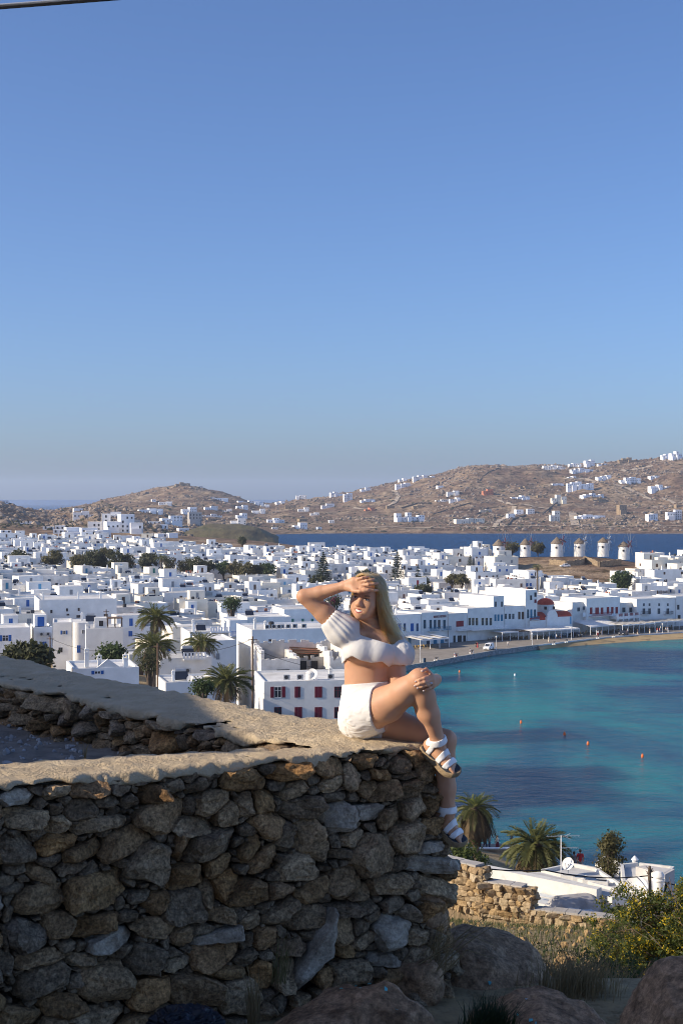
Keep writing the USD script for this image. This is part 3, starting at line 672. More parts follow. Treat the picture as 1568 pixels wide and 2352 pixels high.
# the tall pale slab leaning at the foot of the wall
_slab = np.array([FRONT.from_px(436.6 + 0.3978 * x, 1684 + 0.3978 * y) for x, y in ((793, 1000), (802, 1090), (775, 1300), (705, 1440), (610, 1522), (568, 1455), (622, 1330), (700, 1160))])
_cells = lay(FRONT, _sA, (1.2, _s_end - 0.05), (0.0, 1.36), 0.0095, 7, lim0=1.04, stretch=1.08)
_slabP = Polygon(_slab)
def hero_tint(rng, area):
    return 'pale_stone' if rng.random() < 0.06 and area > 0.006 else 'wall_stone'
_n_stone = 0
_m = make_stone(FRONT, _slab, 0.08, np.random.default_rng(2), 0.5)
obj('stone', (_m[0] + 0.035 * np.array([0.4875, -0.873, 0.1]), _m[1]), 'pale_stone', WALL, smooth=35, label='tall pale triangular slab leaning at the foot')
_small = MB()
_cells.sort(key=lambda c: -c[2])
for _i, _q, _area in _cells:
    _c = Polygon(_q).centroid
    if _slabP.contains(_c): continue
    _m = make_stone(FRONT, _q, 0.10, np.random.default_rng(100 + _i))
    if _m is None: continue
    if _n_stone < 296:
        obj('stone', _m, hero_tint(np.random.default_rng(900 + _i), _area), WALL, smooth=24); _n_stone += 1
    else: _small.add(*_m)
if not _small.empty(): obj('small_stones', _small, 'wall_stone', WALL, smooth=32, kind='stuff')

BACK = Face([(-4.25, 11.75), (-2.26, 9.41), (-1.55, 8.63), (-0.92, 7.83), (-0.41, 7.25), (-0.10, 6.92)], WT - 0.04, 0.05)
_sC = to_st(BACK, parse(SC, 0.3182, 0, 1484.4))
for _i, _q, _area in sorted(lay(BACK, _sC, (1.6, BACK.L[-1] - 0.05), (0.0, 0.42), 0.009, 9, lim0=1.08, stretch=1.05), key=lambda c: -c[2]):
    _m = make_stone(BACK, _q, 0.10, np.random.default_rng(3000 + _i))
    if _m is not None: obj('stone', _m, 'wall_stone', BACKWALL, smooth=24)

# gravel terrace between the walls
def terrace():
    x = np.arange(-4.2, 0.1, 0.03); y = np.arange(5.4, 12.4, 0.03)
    gx, gy = np.meshgrid(x, y, indexing='ij')
    p = np.stack([gx, gy, 0 * gx], -1)
    z = CAM_H - 1.485 + (meshkit.fbm(p * 1.6, 4, 3) - 0.5) * 0.10 + (meshkit.fbm(p * 14, 2, 5) - 0.5) * 0.03
    inner = Polygon([(-4.0, 5.62), (-1.56, 6.51), (-0.136, 6.955), (-0.41, 7.25), (-0.92, 7.83), (-2.26, 9.41), (-4.25, 11.75), (-5, 9)]).buffer(0.12)
    i = np.arange(gx.size).reshape(gx.shape)
    f = np.stack([i[:-1, :-1], i[1:, :-1], i[1:, 1:], i[:-1, 1:]], -1).reshape(-1, 4)
    v = np.c_[gx.ravel(), gy.ravel(), z.ravel()]
    c = v[f].mean(1); keep = shapely.contains(inner, shapely.points(c[:, 0], c[:, 1]))
    return submesh(v, f, keep), z, x, y
(_tv, _tf), _tz, _tx, _ty = terrace()
obj('gravel_terrace', (_tv, _tf), 'gravel_earth', smooth=True, label='grey gravelly earth in the shade between the two stone walls', kind='structure')
_rng = np.random.default_rng(21); _pb = MB()
_ico = trimesh.creation.icosphere(1, 1.0)
for _k in range(1500):
    _p = _tv[_rng.integers(len(_tv))] + _rng.normal(0, 0.02, 3) * [1, 1, 0]
    _r = abs(_rng.normal(0, 0.006)) + 0.005
    if _rng.random() < 0.03: _r *= 2.2
    _v = _ico.vertices * _r * _rng.uniform(0.6, 1.3, 3) * (1 + _rng.normal(0, 0.12, (len(_ico.vertices), 1)))
    _pb.add(_v + _p + [0, 0, _r * 0.3], _ico.faces)
obj('gravel', _pb, 'pebble', label='loose pale pebbles scattered over the gravel terrace', cat='gravel', kind='stuff')

# ------------------------------------------------------------------ boulders below the wall
def boulder(name, label, c, r, seed, rot=0.0, amp=0.16, m='boulder', sub=5, flat=0.0, mat_smooth=True, parent=None, cat='boulder'):
    g = np.random.default_rng(seed); q = g.normal(0, 1, (34, 3)); q /= np.linalg.norm(q, axis=1)[:, None]; q *= g.uniform(0.86, 1.12, (34, 1))
    mm = manifold3d.Manifold.hull_points(q).refine_to_length(0.075).to_mesh(); v, fc = np.array(mm.vert_properties[:, :3], float), np.array(mm.tri_verts)
    v = relax(v, fc, 5, 0.5) * np.array(r); n = vnormals(v, fc)
    d = (meshkit.fbm(v * 5.0 + seed, 4, seed) - 0.5) * amp * 0.55 - np.clip(0.05 - np.abs(meshkit.fbm(v * 3.2 + seed * 2, 3, seed + 2) - 0.5), 0, 1) * 0.55 * amp + (meshkit.fbm(v * 22.0 + seed, 3, seed + 1) - 0.5) * 0.035
    v = v + n * d[:, None]
    cth, sth = math.cos(rot), math.sin(rot); v[:, :2] = v[:, :2] @ np.array([[cth, sth], [-sth, cth]])
    return obj(name, (v + np.asarray(c), fc), m, parent, smooth=35, label=label, cat=cat)
boulder('boulder', 'big weathered granite boulder sloping away beneath the woman, right below the wall end', PX(1085, 2320, 7.5), (0.52, 0.42, 0.46), 3, 0.25, 0.13)
boulder('boulder', 'granite boulder strewn with turquoise paint flakes at the foot of the wall', PX(790, 2440, 6.05), (0.46, 0.33, 0.33), 8, 0.15, 0.13)
boulder('boulder', 'low granite boulder behind the dark green grass tuft at the bottom edge', PX(1245, 2420, 6.3), (0.42, 0.34, 0.25), 14, 0.0, 0.11)
boulder('boulder', 'round brown granite boulder in front of the yellow flowering bush', PX(1612, 2350, 5.6), (0.31, 0.32, 0.29), 21, 0.0, 0.10)
boulder('boulder', 'dark knobbly rock directly under the end of the wall, below the hanging sandal', PX(975, 2085, 7.12), (0.125, 0.14, 0.22), 27, 0.0, 0.2)
boulder('boulder', 'small rock between the big boulder and the wall foot', PX(930, 2260, 7.0), (0.24, 0.2, 0.2), 33, 0.0, 0.17)
# sun blockers added out of view, shading the terrace and the wall foot
def plain_house(label, corner, side, L, D, z1, z0=40.0):
    """side +1: the corner is the one nearest the camera; -1: the one away from it."""
    t = thing('hillside_house', label, 'house', (*corner, z0), SUN_A)
    y0, y1 = (0, D) if side > 0 else (-D, 0)
    m = MB(); m.box(-L, 0, y0, y1, 0, z1 - z0 - 0.25); obj('wall', m, 'plaster', t)
    m = MB(); m.box(-L, 0, y0, y1, z1 - z0 - 0.245, z1 - z0); obj('parapet', m, 'plaster', t)
    for k in (0.3, 0.7):
        m = MB(); m.box(-0.02, 0.03, y0 + D * k - 0.45, y0 + D * k + 0.45, 1.0, 2.2); obj('window', m, 'paint_blue', t)
    m = MB(); m.box(-0.02, 0.03, y0 + D * 0.5 - 0.4, y0 + D * 0.5 + 0.4, 0.1, 2.2); obj('door', m, 'paint_blue', t)
plain_house('small white house up the slope whose shade covers the gravel terrace', (-6.0, 5.42), 1, 6.0, 4.9, WT + 2.68)
plain_house('white house beside the viewpoint whose shade covers the boulders', (-6.0, 4.86), -1, 7.0, 7.5, WT + 4.2)
# ------------------------------------------------------------------ the woman on the wall
plain('sole_jute', (0.30, 0.215, 0.125), 0.95)
noisy('jute', (0.22, 0.155, 0.09), (0.38, 0.28, 0.17), 60.0, 0.95, 0.6, 150.0, 0.004, vec_scale=(1, 1, 3))
plain('insole', (0.03, 0.032, 0.04), 0.7)
plain('strap_white', (0.80, 0.79, 0.78), 0.75)
plain('teeth', (0.75, 0.72, 0.64), 0.3)
plain('lips', (0.40, 0.10, 0.09), 0.4)
plain('eye_white', (0.62, 0.60, 0.58), 0.25)
plain('iris', (0.045, 0.04, 0.035), 0.2)
plain('brow', (0.14, 0.08, 0.045), 0.8)
plain('nail', (0.78, 0.66, 0.62), 0.25)
plain('silver', (0.8, 0.8, 0.82), 0.2, 0.9)
mat('skin', {'g': ('geometry', {}), 'n': ('noise_texture', {'scale': 14.0, 'detail': 4}), 'r': ('rgb_ramp', {'ramp': [(0.3, (0.47, 0.25, 0.15)), (0.7, (0.53, 0.29, 0.175))]}),
    'fn': ('noise_texture', {'scale': 900.0, 'detail': 2}), 'b': ('bump', {'strength': 0.12, 'distance': 0.001}),
    'p': ('principled_bsdf', {'roughness': 0.55, 'specular_ior_level': 0.35, 'subsurface_weight': 0.15, 'subsurface_scale': 0.006, 'subsurface_radius': (1.0, 0.35, 0.2)})},
    [('g.position', 'n.vector'), ('g.position', 'fn.vector'), ('n.fac', 'r.fac'), ('r.color', 'p.base_color'), ('fn.fac', 'b.height'), ('b.normal', 'p.normal')])
mat('white_cotton', {'g': ('geometry', {}), 'n': ('noise_texture', {'scale': 420.0, 'detail': 2}), 'b': ('bump', {'strength': 0.18, 'distance': 0.0012}),
    'p': ('principled_bsdf', {'base_color': (0.74, 0.725, 0.70), 'roughness': 0.9, 'specular_ior_level': 0.2, 'sheen_weight': 0.15}), 't': ('translucent_bsdf', {'color': (0.78, 0.74, 0.68)}), 'm': ('mix_closure', {'fac': 0.12})},
    [('g.position', 'n.vector'), ('n.fac', 'b.height'), ('b.normal', 'p.normal'), ('p.BSDF', 'm.closure1'), ('t.BSDF', 'm.closure2')], surface='m.closure')
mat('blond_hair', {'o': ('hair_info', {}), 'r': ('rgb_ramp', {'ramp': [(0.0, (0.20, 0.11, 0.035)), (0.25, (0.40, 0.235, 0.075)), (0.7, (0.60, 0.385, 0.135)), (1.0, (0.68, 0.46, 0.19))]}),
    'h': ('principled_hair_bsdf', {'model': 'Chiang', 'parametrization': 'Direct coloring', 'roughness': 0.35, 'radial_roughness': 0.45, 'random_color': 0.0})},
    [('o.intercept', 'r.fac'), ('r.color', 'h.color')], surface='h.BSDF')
plain('hair_base', (0.30, 0.19, 0.085), 0.7)

GH = 0.004
GO = np.array([-0.30, 6.66, 41.20]); GN = (250, 184, 364)
class Vol:
    def __init__(s): s.F = np.full(GN, 0.2, np.float32)
    def box(s, lo, hi):
        i0 = np.maximum(((np.asarray(lo) - GO) / GH).astype(int), 0); i1 = np.minimum(((np.asarray(hi) - GO) / GH).astype(int) + 2, GN)
        sl = tuple(slice(a, b) for a, b in zip(i0, i1))
        ax = [GO[k] + GH * np.arange(i0[k], i1[k]) for k in range(3)]
        return sl, np.stack(np.meshgrid(*ax, indexing='ij'), -1).astype(np.float32)
    def put(s, sl, d, k):
        a = s.F[sl]
        if k <= 0: s.F[sl] = np.minimum(a, d)
        else:
            h = np.maximum(k - np.abs(a - d), 0) / k; s.F[sl] = np.minimum(a, d) - h * h * k * 0.25
    def cap(s, p, q, r0, r1, k=0.012):
        p, q = np.asarray(p, float), np.asarray(q, float); m = max(r0, r1) + k + 0.03
        sl, P = s.box(np.minimum(p, q) - m, np.maximum(p, q) + m)
        if P.size == 0: return s
        u = (q - p).astype(np.float32); t = np.clip(((P - p.astype(np.float32)) @ u) / (u @ u + 1e-12), 0, 1)
        s.put(sl, np.linalg.norm(P - p.astype(np.float32) - t[..., None] * u, axis=-1) - (r0 + (r1 - r0) * t), k); return s
    def chain(s, pts, rs, k=0.012):
        for a, b, r0, r1 in zip(pts[:-1], pts[1:], rs[:-1], rs[1:]): s.cap(a, b, r0, r1, k)
        return s
    def ell(s, c, r, R=None, k=0.012, sub=False):
        c, r = np.asarray(c, float), np.asarray(r, float); m = r.max() + k + 0.03
        sl, P = s.box(c - m, c + m)
        q = (P - c.astype(np.float32))
        if R is not None: q = q @ np.asarray(R, np.float32).T
        kk = np.linalg.norm(q / r.astype(np.float32), axis=-1); k2 = np.linalg.norm(q / (r * r).astype(np.float32), axis=-1)
        d = np.where(k2 > 1e-6, kk * (kk - 1) / np.maximum(k2, 1e-6), -r.min())
        if sub:
            a = s.F[sl]; h = np.maximum(k - np.abs(a + d), 0) / k; s.F[sl] = np.maximum(a, -d) + h * h * k * 0.25
        else: s.put(sl, d, k)
        return s
    def loft(s, secs, yaw, k=0.02):
        """Upright body of elliptic sections (centre, half width, half depth)."""
        secs = sorted(secs, key=lambda q: q[0][2]); z = np.array([q[0][2] for q in secs])
        sl, P = s.box(np.min([q[0] for q in secs], 0) - 0.24, np.max([q[0] for q in secs], 0) + 0.24)
        zz = P[0, 0, :, 2]
        from scipy.interpolate import PchipInterpolator
        zc = np.clip(zz, z[0], z[-1])
        I = [PchipInterpolator(z, [f(q) for q in secs])(zc) for f in (lambda q: q[0][0], lambda q: q[0][1], lambda q: q[1], lambda q: q[2])]
        cy, sy = math.cos(yaw), math.sin(yaw)
        dx, dy = P[..., 0] - I[0], P[..., 1] - I[1]
        u, v = dx * cy + dy * sy, -dx * sy + dy * cy
        e = np.sqrt((u / I[2]) ** 2 + (v / I[3]) ** 2); d = (e - 1) * np.minimum(I[2], I[3])
        d = np.where(zz == zc, d, np.hypot(np.maximum(d, 0), zz - zc))
        s.put(sl, d.astype(np.float32), k); return s

def smin(a, b, k):
    h = np.maximum(k - np.abs(a - b), 0) / k; return np.minimum(a, b) - h * h * k * 0.25

def skel():
    """Joints (x, y, z), read off the photograph and given their depth."""
    J = {k: PX(*v) for k, v in dict(
        neck=(848, 1436, 7.15), r_shoulder=(793, 1452, 7.11), r_elbow=(698, 1370, 7.10), r_wrist=(788, 1347.0, 7.035),
        l_shoulder=(905, 1482, 7.17), l_elbow=(916, 1578, 7.12), l_wrist=(1002, 1560, 6.93),
        r_hip=(838, 1638, 7.12), r_knee=(963, 1562, 6.87), r_ankle=(1006, 1703, 6.97), l_hip=(845, 1655, 7.24), l_knee=(1024, 1700, 7.10), l_ankle=(1029, 1862, 7.10)).items()}
    return J
J = skel()

# head frame: turned to the sun, tipped a little
_yaw, _roll, _pit = math.radians(27), math.radians(9), math.radians(2)
hf = np.array([-math.sin(_yaw), -math.cos(_yaw), 0.0]); hx = np.array([math.cos(_yaw), -math.sin(_yaw), 0.0]); hz = np.array([0, 0, 1.0])
hx, hz = hx * math.cos(_roll) - hz * math.sin(_roll), hz * math.cos(_roll) + hx * math.sin(_roll)
hf, hz = hf * math.cos(_pit) + hz * math.sin(_pit), hz * math.cos(_pit) - hf * math.sin(_pit)
HR = np.array([hx, hf, hz])                      # rows: head x, forward, up
HS = 0.955
HC = PX(829, 1375, 7.045) - (0.078 * hf) * HS
def H(x, y, z): return HC + (np.array([x, y, z]) * HS) @ HR

def build_head(V):
    e = lambda c, r, k=0.014: V.ell(H(*c), np.array(r) * HS, HR, k)
    e((0, -0.012, 0.035), (0.074, 0.094, 0.084)); e((0, 0.030, -0.030), (0.062, 0.060, 0.080), 0.03)
    e((0, 0.046, -0.078), (0.037, 0.036, 0.028), 0.03); e((0, 0.066, -0.091), (0.018, 0.017, 0.015), 0.02)
    for s in (-1, 1):
        e((s * 0.040, 0.052, -0.030), (0.026, 0.026, 0.026), 0.02); e((s * 0.034, 0.058, -0.058), (0.020, 0.018, 0.022), 0.02)
        V.ell(H(s * 0.031, 0.096, 0.0), np.array((0.019, 0.014, 0.011)) * HS, HR, 0.010, sub=True)
        e((s * 0.030, 0.078, 0.016), (0.022, 0.008, 0.006), 0.010)
        e((s * 0.076, -0.008, -0.022), (0.010, 0.018, 0.030), 0.004)
        e((s * 0.012, 0.092, -0.034), (0.009, 0.010, 0.008), 0.006)
    V.cap(H(0, 0.079, 0.006), H(0, 0.099, -0.028), 0.0085 * HS, 0.0115 * HS, 0.010)
    V.cap(H(-0.018, 0.080, -0.054), H(0.018, 0.080, -0.054), 0.006, 0.006, 0.010); V.cap(H(-0.014, 0.079, -0.076), H(0.014, 0.079, -0.076), 0.006, 0.006, 0.010)
    V.ell(H(0, 0.089, -0.0635), np.array((0.026, 0.010, 0.0070)) * HS, HR, 0.004, sub=True)

def finger(V, pts, r=0.0082, taper=0.78):
    pts = [np.asarray(p, float) for p in pts]; n = len(pts)
    V.chain(pts, [r * (1 - (1 - taper) * i / (n - 1)) for i in range(n)], 0.005)

def build_person():
    B = Vol()
    yaw = math.radians(-14)
    S = lambda X, Y, d, a, b: (PX(X, Y, d), a, b)
    B.loft([S(842, 1672, 7.19, .112, .105), S(842, 1655, 7.19, .124, .115), S(843, 1628, 7.19, .130, .115), S(842, 1595, 7.185, .118, .10), S(841, 1562, 7.18, .112, .087), S(843, 1532, 7.18, .117, .09),
            S(846, 1502, 7.175, .128, .096), S(849, 1474, 7.17, .130, .088), S(851, 1453, 7.165, .105, .068), S(850, 1436, 7.155, .052, .052), S(850, 1422, 7.14, .044, .046)], yaw, 0.0)
    B.ell(PX(822, 1494, 7.095), (.064, .056, .060), None, 0.03); B.ell(PX(872, 1500, 7.105), (.060, .056, .060), None, 0.03)
    B.ell(PX(832, 1655, 7.20), (.112, .115, .10), None, 0.03)
    B.cap(PX(850, 1447, 7.165), J['r_shoulder'], .045, .055, 0.04); B.cap(PX(850, 1450, 7.175), J['l_shoulder'], .045, .05, 0.04)
    B.cap(PX(812, 1448, 7.07), PX(845, 1456, 7.09), .010, .010, 0.03); B.cap(PX(856, 1457, 7.09), PX(888, 1470, 7.10), .010, .010, 0.03)
    HV = Vol(); build_head(HV); HV.cap(PX(850, 1436, 7.15), H(0, -0.012, -0.045), .046, .047, 0.03)
    RA = Vol(); RA.chain([J['r_shoulder'], PX(745, 1408, 7.11), J['r_elbow']], [.054, .050, .036], 0.015)
    RA.chain([J['r_elbow'], PX(735, 1362, 7.085), J['r_wrist']], [.036, .035, .0235], 0.012)
    palm = [(798, 1347.5, 6.975), (812, 1344, 6.965), (826, 1343, 6.965)]
    for dy in (-9, -3, 3, 9): RA.chain([PX(789, 1346.0 + dy * 0.45, 7.033), PX(812, 1341.5 + dy, 6.998), PX(829, 1341.0 + dy * 1.12, 6.975)], [.016, .0145, .0115], 0.012)
    RA.cap(PX(800, 1350.5, 7.01), PX(816, 1356.5, 6.975), .017, .0125, 0.010)
    finger(RA, [PX(829, 1351.0, 6.967), PX(846, 1354.5, 6.952), PX(857, 1355.8, 6.956), PX(866, 1356.1, 6.968)], .0088)
    finger(RA, [PX(831, 1344.0, 6.966), PX(846, 1342.9, 6.945), PX(858, 1341.3, 6.948), PX(867, 1339.5, 6.960)], .0090)
    finger(RA, [PX(829, 1336.3, 6.966), PX(842, 1334.0, 6.948), PX(852, 1332.5, 6.950), PX(859, 1330.1, 6.960)], .0085)
    finger(RA, [PX(822, 1330.1, 6.968), PX(832, 1327.1, 6.955), PX(840, 1325.9, 6.958), PX(846, 1325.1, 6.966)], .0075)
    finger(RA, [PX(811, 1357.5, 6.975), PX(826, 1358.3, 6.950), PX(836, 1357.1, 6.945), PX(844, 1356.5, 6.943)], .0100, 0.85)
    LA = Vol(); LA.chain([J['l_shoulder'], J['l_elbow']], [.052, .041], 0.015); LA.chain([J['l_elbow'], PX(955, 1576, 7.04), J['l_wrist']], [.041, .038, .026], 0.012)
    for k, (X, Y) in enumerate(((990, 1553.5), (992.5, 1561), (993.5, 1569), (993, 1577))): LA.cap(PX(1001, 1557 + 4 * k, 6.915), PX(X, Y, 6.835), .0165, .0125, 0.010)
    finger(LA, [PX(990, 1553, 6.832), PX(974, 1558, 6.796), PX(963, 1562, 6.795), PX(954.5, 1565.5, 6.805)], .0090)
    finger(LA, [PX(992.5, 1561, 6.830), PX(975, 1567, 6.793), PX(963, 1571, 6.793), PX(952.5, 1575.5, 6.808)], .0092)
    finger(LA, [PX(993.5, 1569, 6.832), PX(980, 1574, 6.798), PX(969, 1577.5, 6.796), PX(959, 1580.6, 6.806)], .0088)
    finger(LA, [PX(993, 1577.5, 6.838), PX(986, 1581, 6.812), PX(979, 1584, 6.805), PX(973, 1587, 6.808)], .0078)
    finger(LA, [PX(994, 1553, 6.87), PX(985.5, 1544, 6.845), PX(978.5, 1537.5, 6.825), PX(969.5, 1541.5, 6.808)], .0100, 0.85)
    RL = Vol(); RL.chain([J['r_hip'], PX(888, 1618, 7.02), PX(930, 1589, 6.93), J['r_knee']], [.104, .088, .068, .052], 0.02)
    RL.ell(J['r_knee'] + np.array([0.0, -0.012, 0.006]), (.047, .046, .047), None, 0.02)
    RL.chain([J['r_knee'], PX(974, 1600, 6.905), PX(986, 1640, 6.93), J['r_ankle']], [.050, .052, .048, .0315], 0.02); RL.ell(PX(972, 1615, 6.95), (.046, .05, .085), None, 0.03)
    LL = Vol(); LL.chain([J['l_hip'], PX(910, 1668, 7.20), PX(970, 1685, 7.14), J['l_knee']], [.100, .082, .064, .050], 0.02)
    LL.chain([J['l_knee'], PX(1020, 1755, 7.105), PX(1026, 1810, 7.10), J['l_ankle']], [.049, .053, .044, .0315], 0.02)
    feet = []
    for L, ank, heel, toe, d in ((RL, 'r_ankle', (980, 1716), (1047, 1772), (7.035, 6.955)), (LL, 'l_ankle', (1000, 1880), (1062, 1933), (7.165, 7.08))):
        a = J[ank]; h = PX(*heel, d[0]); t = PX(*toe, d[1])
        e1 = (t - h) / np.linalg.norm(t - h); e2 = (a - h) - ((a - h) @ e1) * e1; e2 /= np.linalg.norm(e2); e3 = np.cross(e1, e2); LN = np.linalg.norm(t - h)
        f = Vol(); P = lambda x, y, z: h + e1 * x * LN + e2 * y + e3 * z
        f.cap(P(0.02, 0.020, 0), P(0.12, 0.022, 0), .027, .029, 0.02); f.cap(a, P(0.10, 0.03, 0), .0315, .027, 0.02)
        f.chain([a, P(0.42, 0.036, 0), P(0.72, 0.018, 0)], [.0315, .027, .019], 0.02)
        f.cap(P(0.15, 0.014, -0.012), P(0.70, 0.012, -0.022), .017, .015, 0.02); f.cap(P(0.15, 0.014, 0.012), P(0.72, 0.012, 0.024), .017, .016, 0.02)
        for k in range(5): f.chain([P(0.74 - 0.02 * abs(k - 1), 0.013, 0.026 - 0.0135 * k), P(0.90 - 0.035 * k, 0.014, 0.027 - 0.0140 * k), P(1.0 - 0.042 * k, 0.008, 0.027 - 0.0142 * k)], [.0095, .0085, .0075 if k else .0095], 0.004)
        L.F = np.minimum(smin(L.F, f.F, 0.02), f.F); feet.append((f, h, e1, e2, e3, LN, a))
    G = smin(B.F, HV.F, 0.015)
    for A, k in ((RA, 0.03), (LA, 0.03), (RL, 0.03), (LL, 0.03)): G = np.minimum(G, smin(B.F, A.F, k))
    return B, HV, RA, LA, RL, LL, G, feet

def vol_mesh(F, it=1):
    v, f = surface_nets(F, GO, GH); return relax(v, f, it, 0.5), f

WOMAN = thing('person', 'woman in white crop top and shorts shading her eyes, seated on the wall corner', 'person', (0, 0, 0))
_B, _HV, _RA, _LA, _RL, _LL, _G, _feet = build_person()
_bv, _bf = vol_mesh(_G, 2)
obj('body', (_bv, _bf), 'skin', WOMAN, smooth=True)

_ax = [GO[k] + GH * np.arange(GN[k]) for k in range(3)]
_PG = np.stack(np.meshgrid(*_ax, indexing='ij'), -1).astype(np.float32)
_UX, _UY = unproj(_PG); _UX, _UY = _UX.astype(np.float32), _UY.astype(np.float32)

def folds(p, dirs, freq, amp, seed):
    """Soft ridges running along a direction."""
    d = np.asarray(dirs, float); d /= np.linalg.norm(d)
    a = np.cross(d, [0.3, -0.8, 0.5]); a /= np.linalg.norm(a); b = np.cross(d, a)
    q = np.stack([p @ d * freq * 0.10, p @ a * freq, p @ b * freq], -1)
    n = meshkit.fbm(q + seed, 2, seed); return (np.abs(n - 0.5) * 2) * amp

def garment(F, fold=None, it=2):
    v, f = surface_nets(F, GO, GH); v = relax(v, f, it, 0.5)
    if fold is not None: v = v + vnormals(v, f) * fold(v)[:, None]
    return v, f

def build_top():
    T = Vol(); T.F = _B.F.copy()
    r = Vol(); r.cap(PX(803, 1456, 7.12), PX(766, 1430, 7.10), .080, .062, 0.02); r.ell(PX(788, 1450, 7.11), (.085, .08, .075), None, 0.03)
    l = Vol(); l.ell(PX(922, 1502, 7.14), (.064, .072, .066), None, 0.02); l.cap(PX(893, 1473, 7.16), PX(917, 1508, 7.14), .045, .062, 0.03)
    # the raised sleeve stops at the upper arm
    n = J['r_elbow'] - J['r_shoulder']; n /= np.linalg.norm(n)
    r.F = np.maximum(r.F, (_PG @ n.astype(np.float32)) - float(n @ PX(751, 1424, 7.10)))
    l.F = np.maximum(l.F, (_UY - 1527) / 460.0)
    hx_, hy_ = zip(*[(760, 1548), (775, 1535), (783, 1528), (795, 1514), (809, 1507), (827, 1517), (853, 1523), (877, 1520), (890, 1530), (897, 1538), (904, 1531), (915, 1526), (950, 1526)])
    shell = T.F - 0.009
    bust = Vol(); bust.ell(PX(822, 1495, 7.088), (.066, .058, .060)); bust.ell(PX(873, 1501, 7.098), (.062, .058, .060)); bust.cap(PX(835, 1500, 7.082), PX(862, 1503, 7.085), .057, .057, 0.05)
    shell = smin(shell, bust.F - 0.003, 0.03)
    low = (_UY - np.interp(_UX, hx_, hy_).astype(np.float32)) / 460.0
    neck = (np.interp(_UX, [827, 898], [1459, 1481]).astype(np.float32) - _UY) / 460.0
    strap = np.minimum(827 - _UX, _UX - 898) / 460.0            # > 0 outside the opening
    front = _PG[..., 1] < 7.155
    cut = np.where(front, np.minimum(neck, -strap), (1425 - _UY) / 460.0)
    shell = np.maximum(np.maximum(shell, low), cut)
    rr = np.maximum(r.F, np.where(front, (_UX - 826) / 460.0, -1))
    ll = np.maximum(l.F, np.where(front, (898 - _UX) / 460.0, -1))
    F = smin(smin(shell, rr, 0.012), ll, 0.012)
    # hollow inside the arms and neck
    return np.maximum(F, -(_B.F + 0.012))
_top = build_top()
def _tf_fold(v):
    X, Y = unproj(v)
    w = np.clip((822 - X) / 30, 0, 1); wl = np.clip((X - 900) / 20, 0, 1)
    hy = np.interp(X, [775, 783, 795, 809, 827, 853, 877, 897, 904], [1535, 1528, 1514, 1507, 1517, 1523, 1520, 1538, 1531])
    edge = np.clip((hy - Y) / 14, 0.0, 1.0)
    ax = PX(745, 1408, 7.10) - PX(806, 1470, 7.12); ax /= np.linalg.norm(ax); a1 = np.cross(ax, [0, 1, 0]); a1 /= np.linalg.norm(a1); a2 = np.cross(ax, a1); q = v - PX(806, 1470, 7.12); ph = np.arctan2(q @ a1, q @ a2)
    gath = (0.5 + 0.5 * np.sin(ph * 15 + 2.5 * np.sin(ph * 3 + 1) + 8 * (q @ ax))) * 0.0045 * np.clip(q @ ax / 0.05, 0.15, 1)
    return w * gath + wl * folds(v, (0.5, 0.1, -1), 40, 0.006, 5) + edge * (1 - w) * (1 - wl) * folds(v, (0.3, 0, 1), 60, 0.0010, 7)
obj('crop_top', garment(_top, _tf_fold), 'white_cotton', WOMAN, smooth=True, label='white puff sleeved crop top')

def build_shorts():
    band = (np.interp(_UX, [795, 893], [1573, 1565.5]).astype(np.float32) - _UY) / 460.0
    pel = np.maximum(_B.F - 0.009, band)
    n = np.array([0.95, -0.30, 0.06]); n /= np.linalg.norm(n); n32 = n.astype(np.float32)
    rt = np.maximum(_RL.F - 0.010, _PG @ n32 - float(n @ PX(863, 1650, 7.05)))
    lt = np.maximum(_LL.F - 0.010, _PG @ n32 - float(n @ PX(880, 1660, 7.2)))
    F = smin(smin(pel, rt, 0.03), lt, 0.02)
    return np.maximum(np.maximum(F, band), (_PG @ n32 - float(n @ PX(872, 1650, 7.05))) - np.clip((1612 - _UY) / 460.0, 0, 1) * 2)
_sh = build_shorts()
obj('shorts', garment(_sh, lambda v: folds(v, (1.0, -0.2, 0.45), 44, 0.0065, 11) * np.clip((unproj(v)[1] - 1570) / 25, 0, 1)), 'white_cotton', WOMAN, smooth=True, label='white high waisted shorts')

# face
def patch(c, r, n=(10, 8)):
    m = trimesh.creation.uv_sphere(radius=1.0, count=n); v = np.array(m.vertices) * np.array(r) * HS
    return (H(*c) + v @ HR, m.faces)
for _s in (-1, 1):
    _e = obj('eye', patch((_s * 0.0305, 0.0740, -0.0005), (0.0135, 0.0125, 0.0050)), 'eye_white', WOMAN, smooth=True)
    obj('iris', patch((_s * 0.0305, 0.0838, 0.0002), (0.0052, 0.0035, 0.0046)), 'iris', _e, smooth=True)
    _m = MB(); _m.tube([H(_s * 0.031 + a * 0.0155, 0.0835 - 0.006 * a * a - 0.003 * a * _s, 0.0050 - 0.004 * a * a) for a in (-1, -0.5, 0, 0.5, 1)], [0.0008, 0.0016, 0.0018, 0.0016, 0.0008], 6); obj('eyelash', _m, 'iris', WOMAN, smooth=True)
    _m = MB(); _m.tube([H(_s * 0.031 + a * 0.019, 0.0850 - 0.008 * (a * _s > 0) * abs(a), 0.0200 + 0.003 * a * _s - 0.004 * a * a) for a in (-1, -0.5, 0, 0.5, 1)], [0.0012, 0.0026, 0.0028, 0.0024, 0.0010], 6); obj('eyebrow', _m, 'brow', WOMAN, smooth=True)
_m = MB()
_t5 = np.linspace(-1, 1, 11)
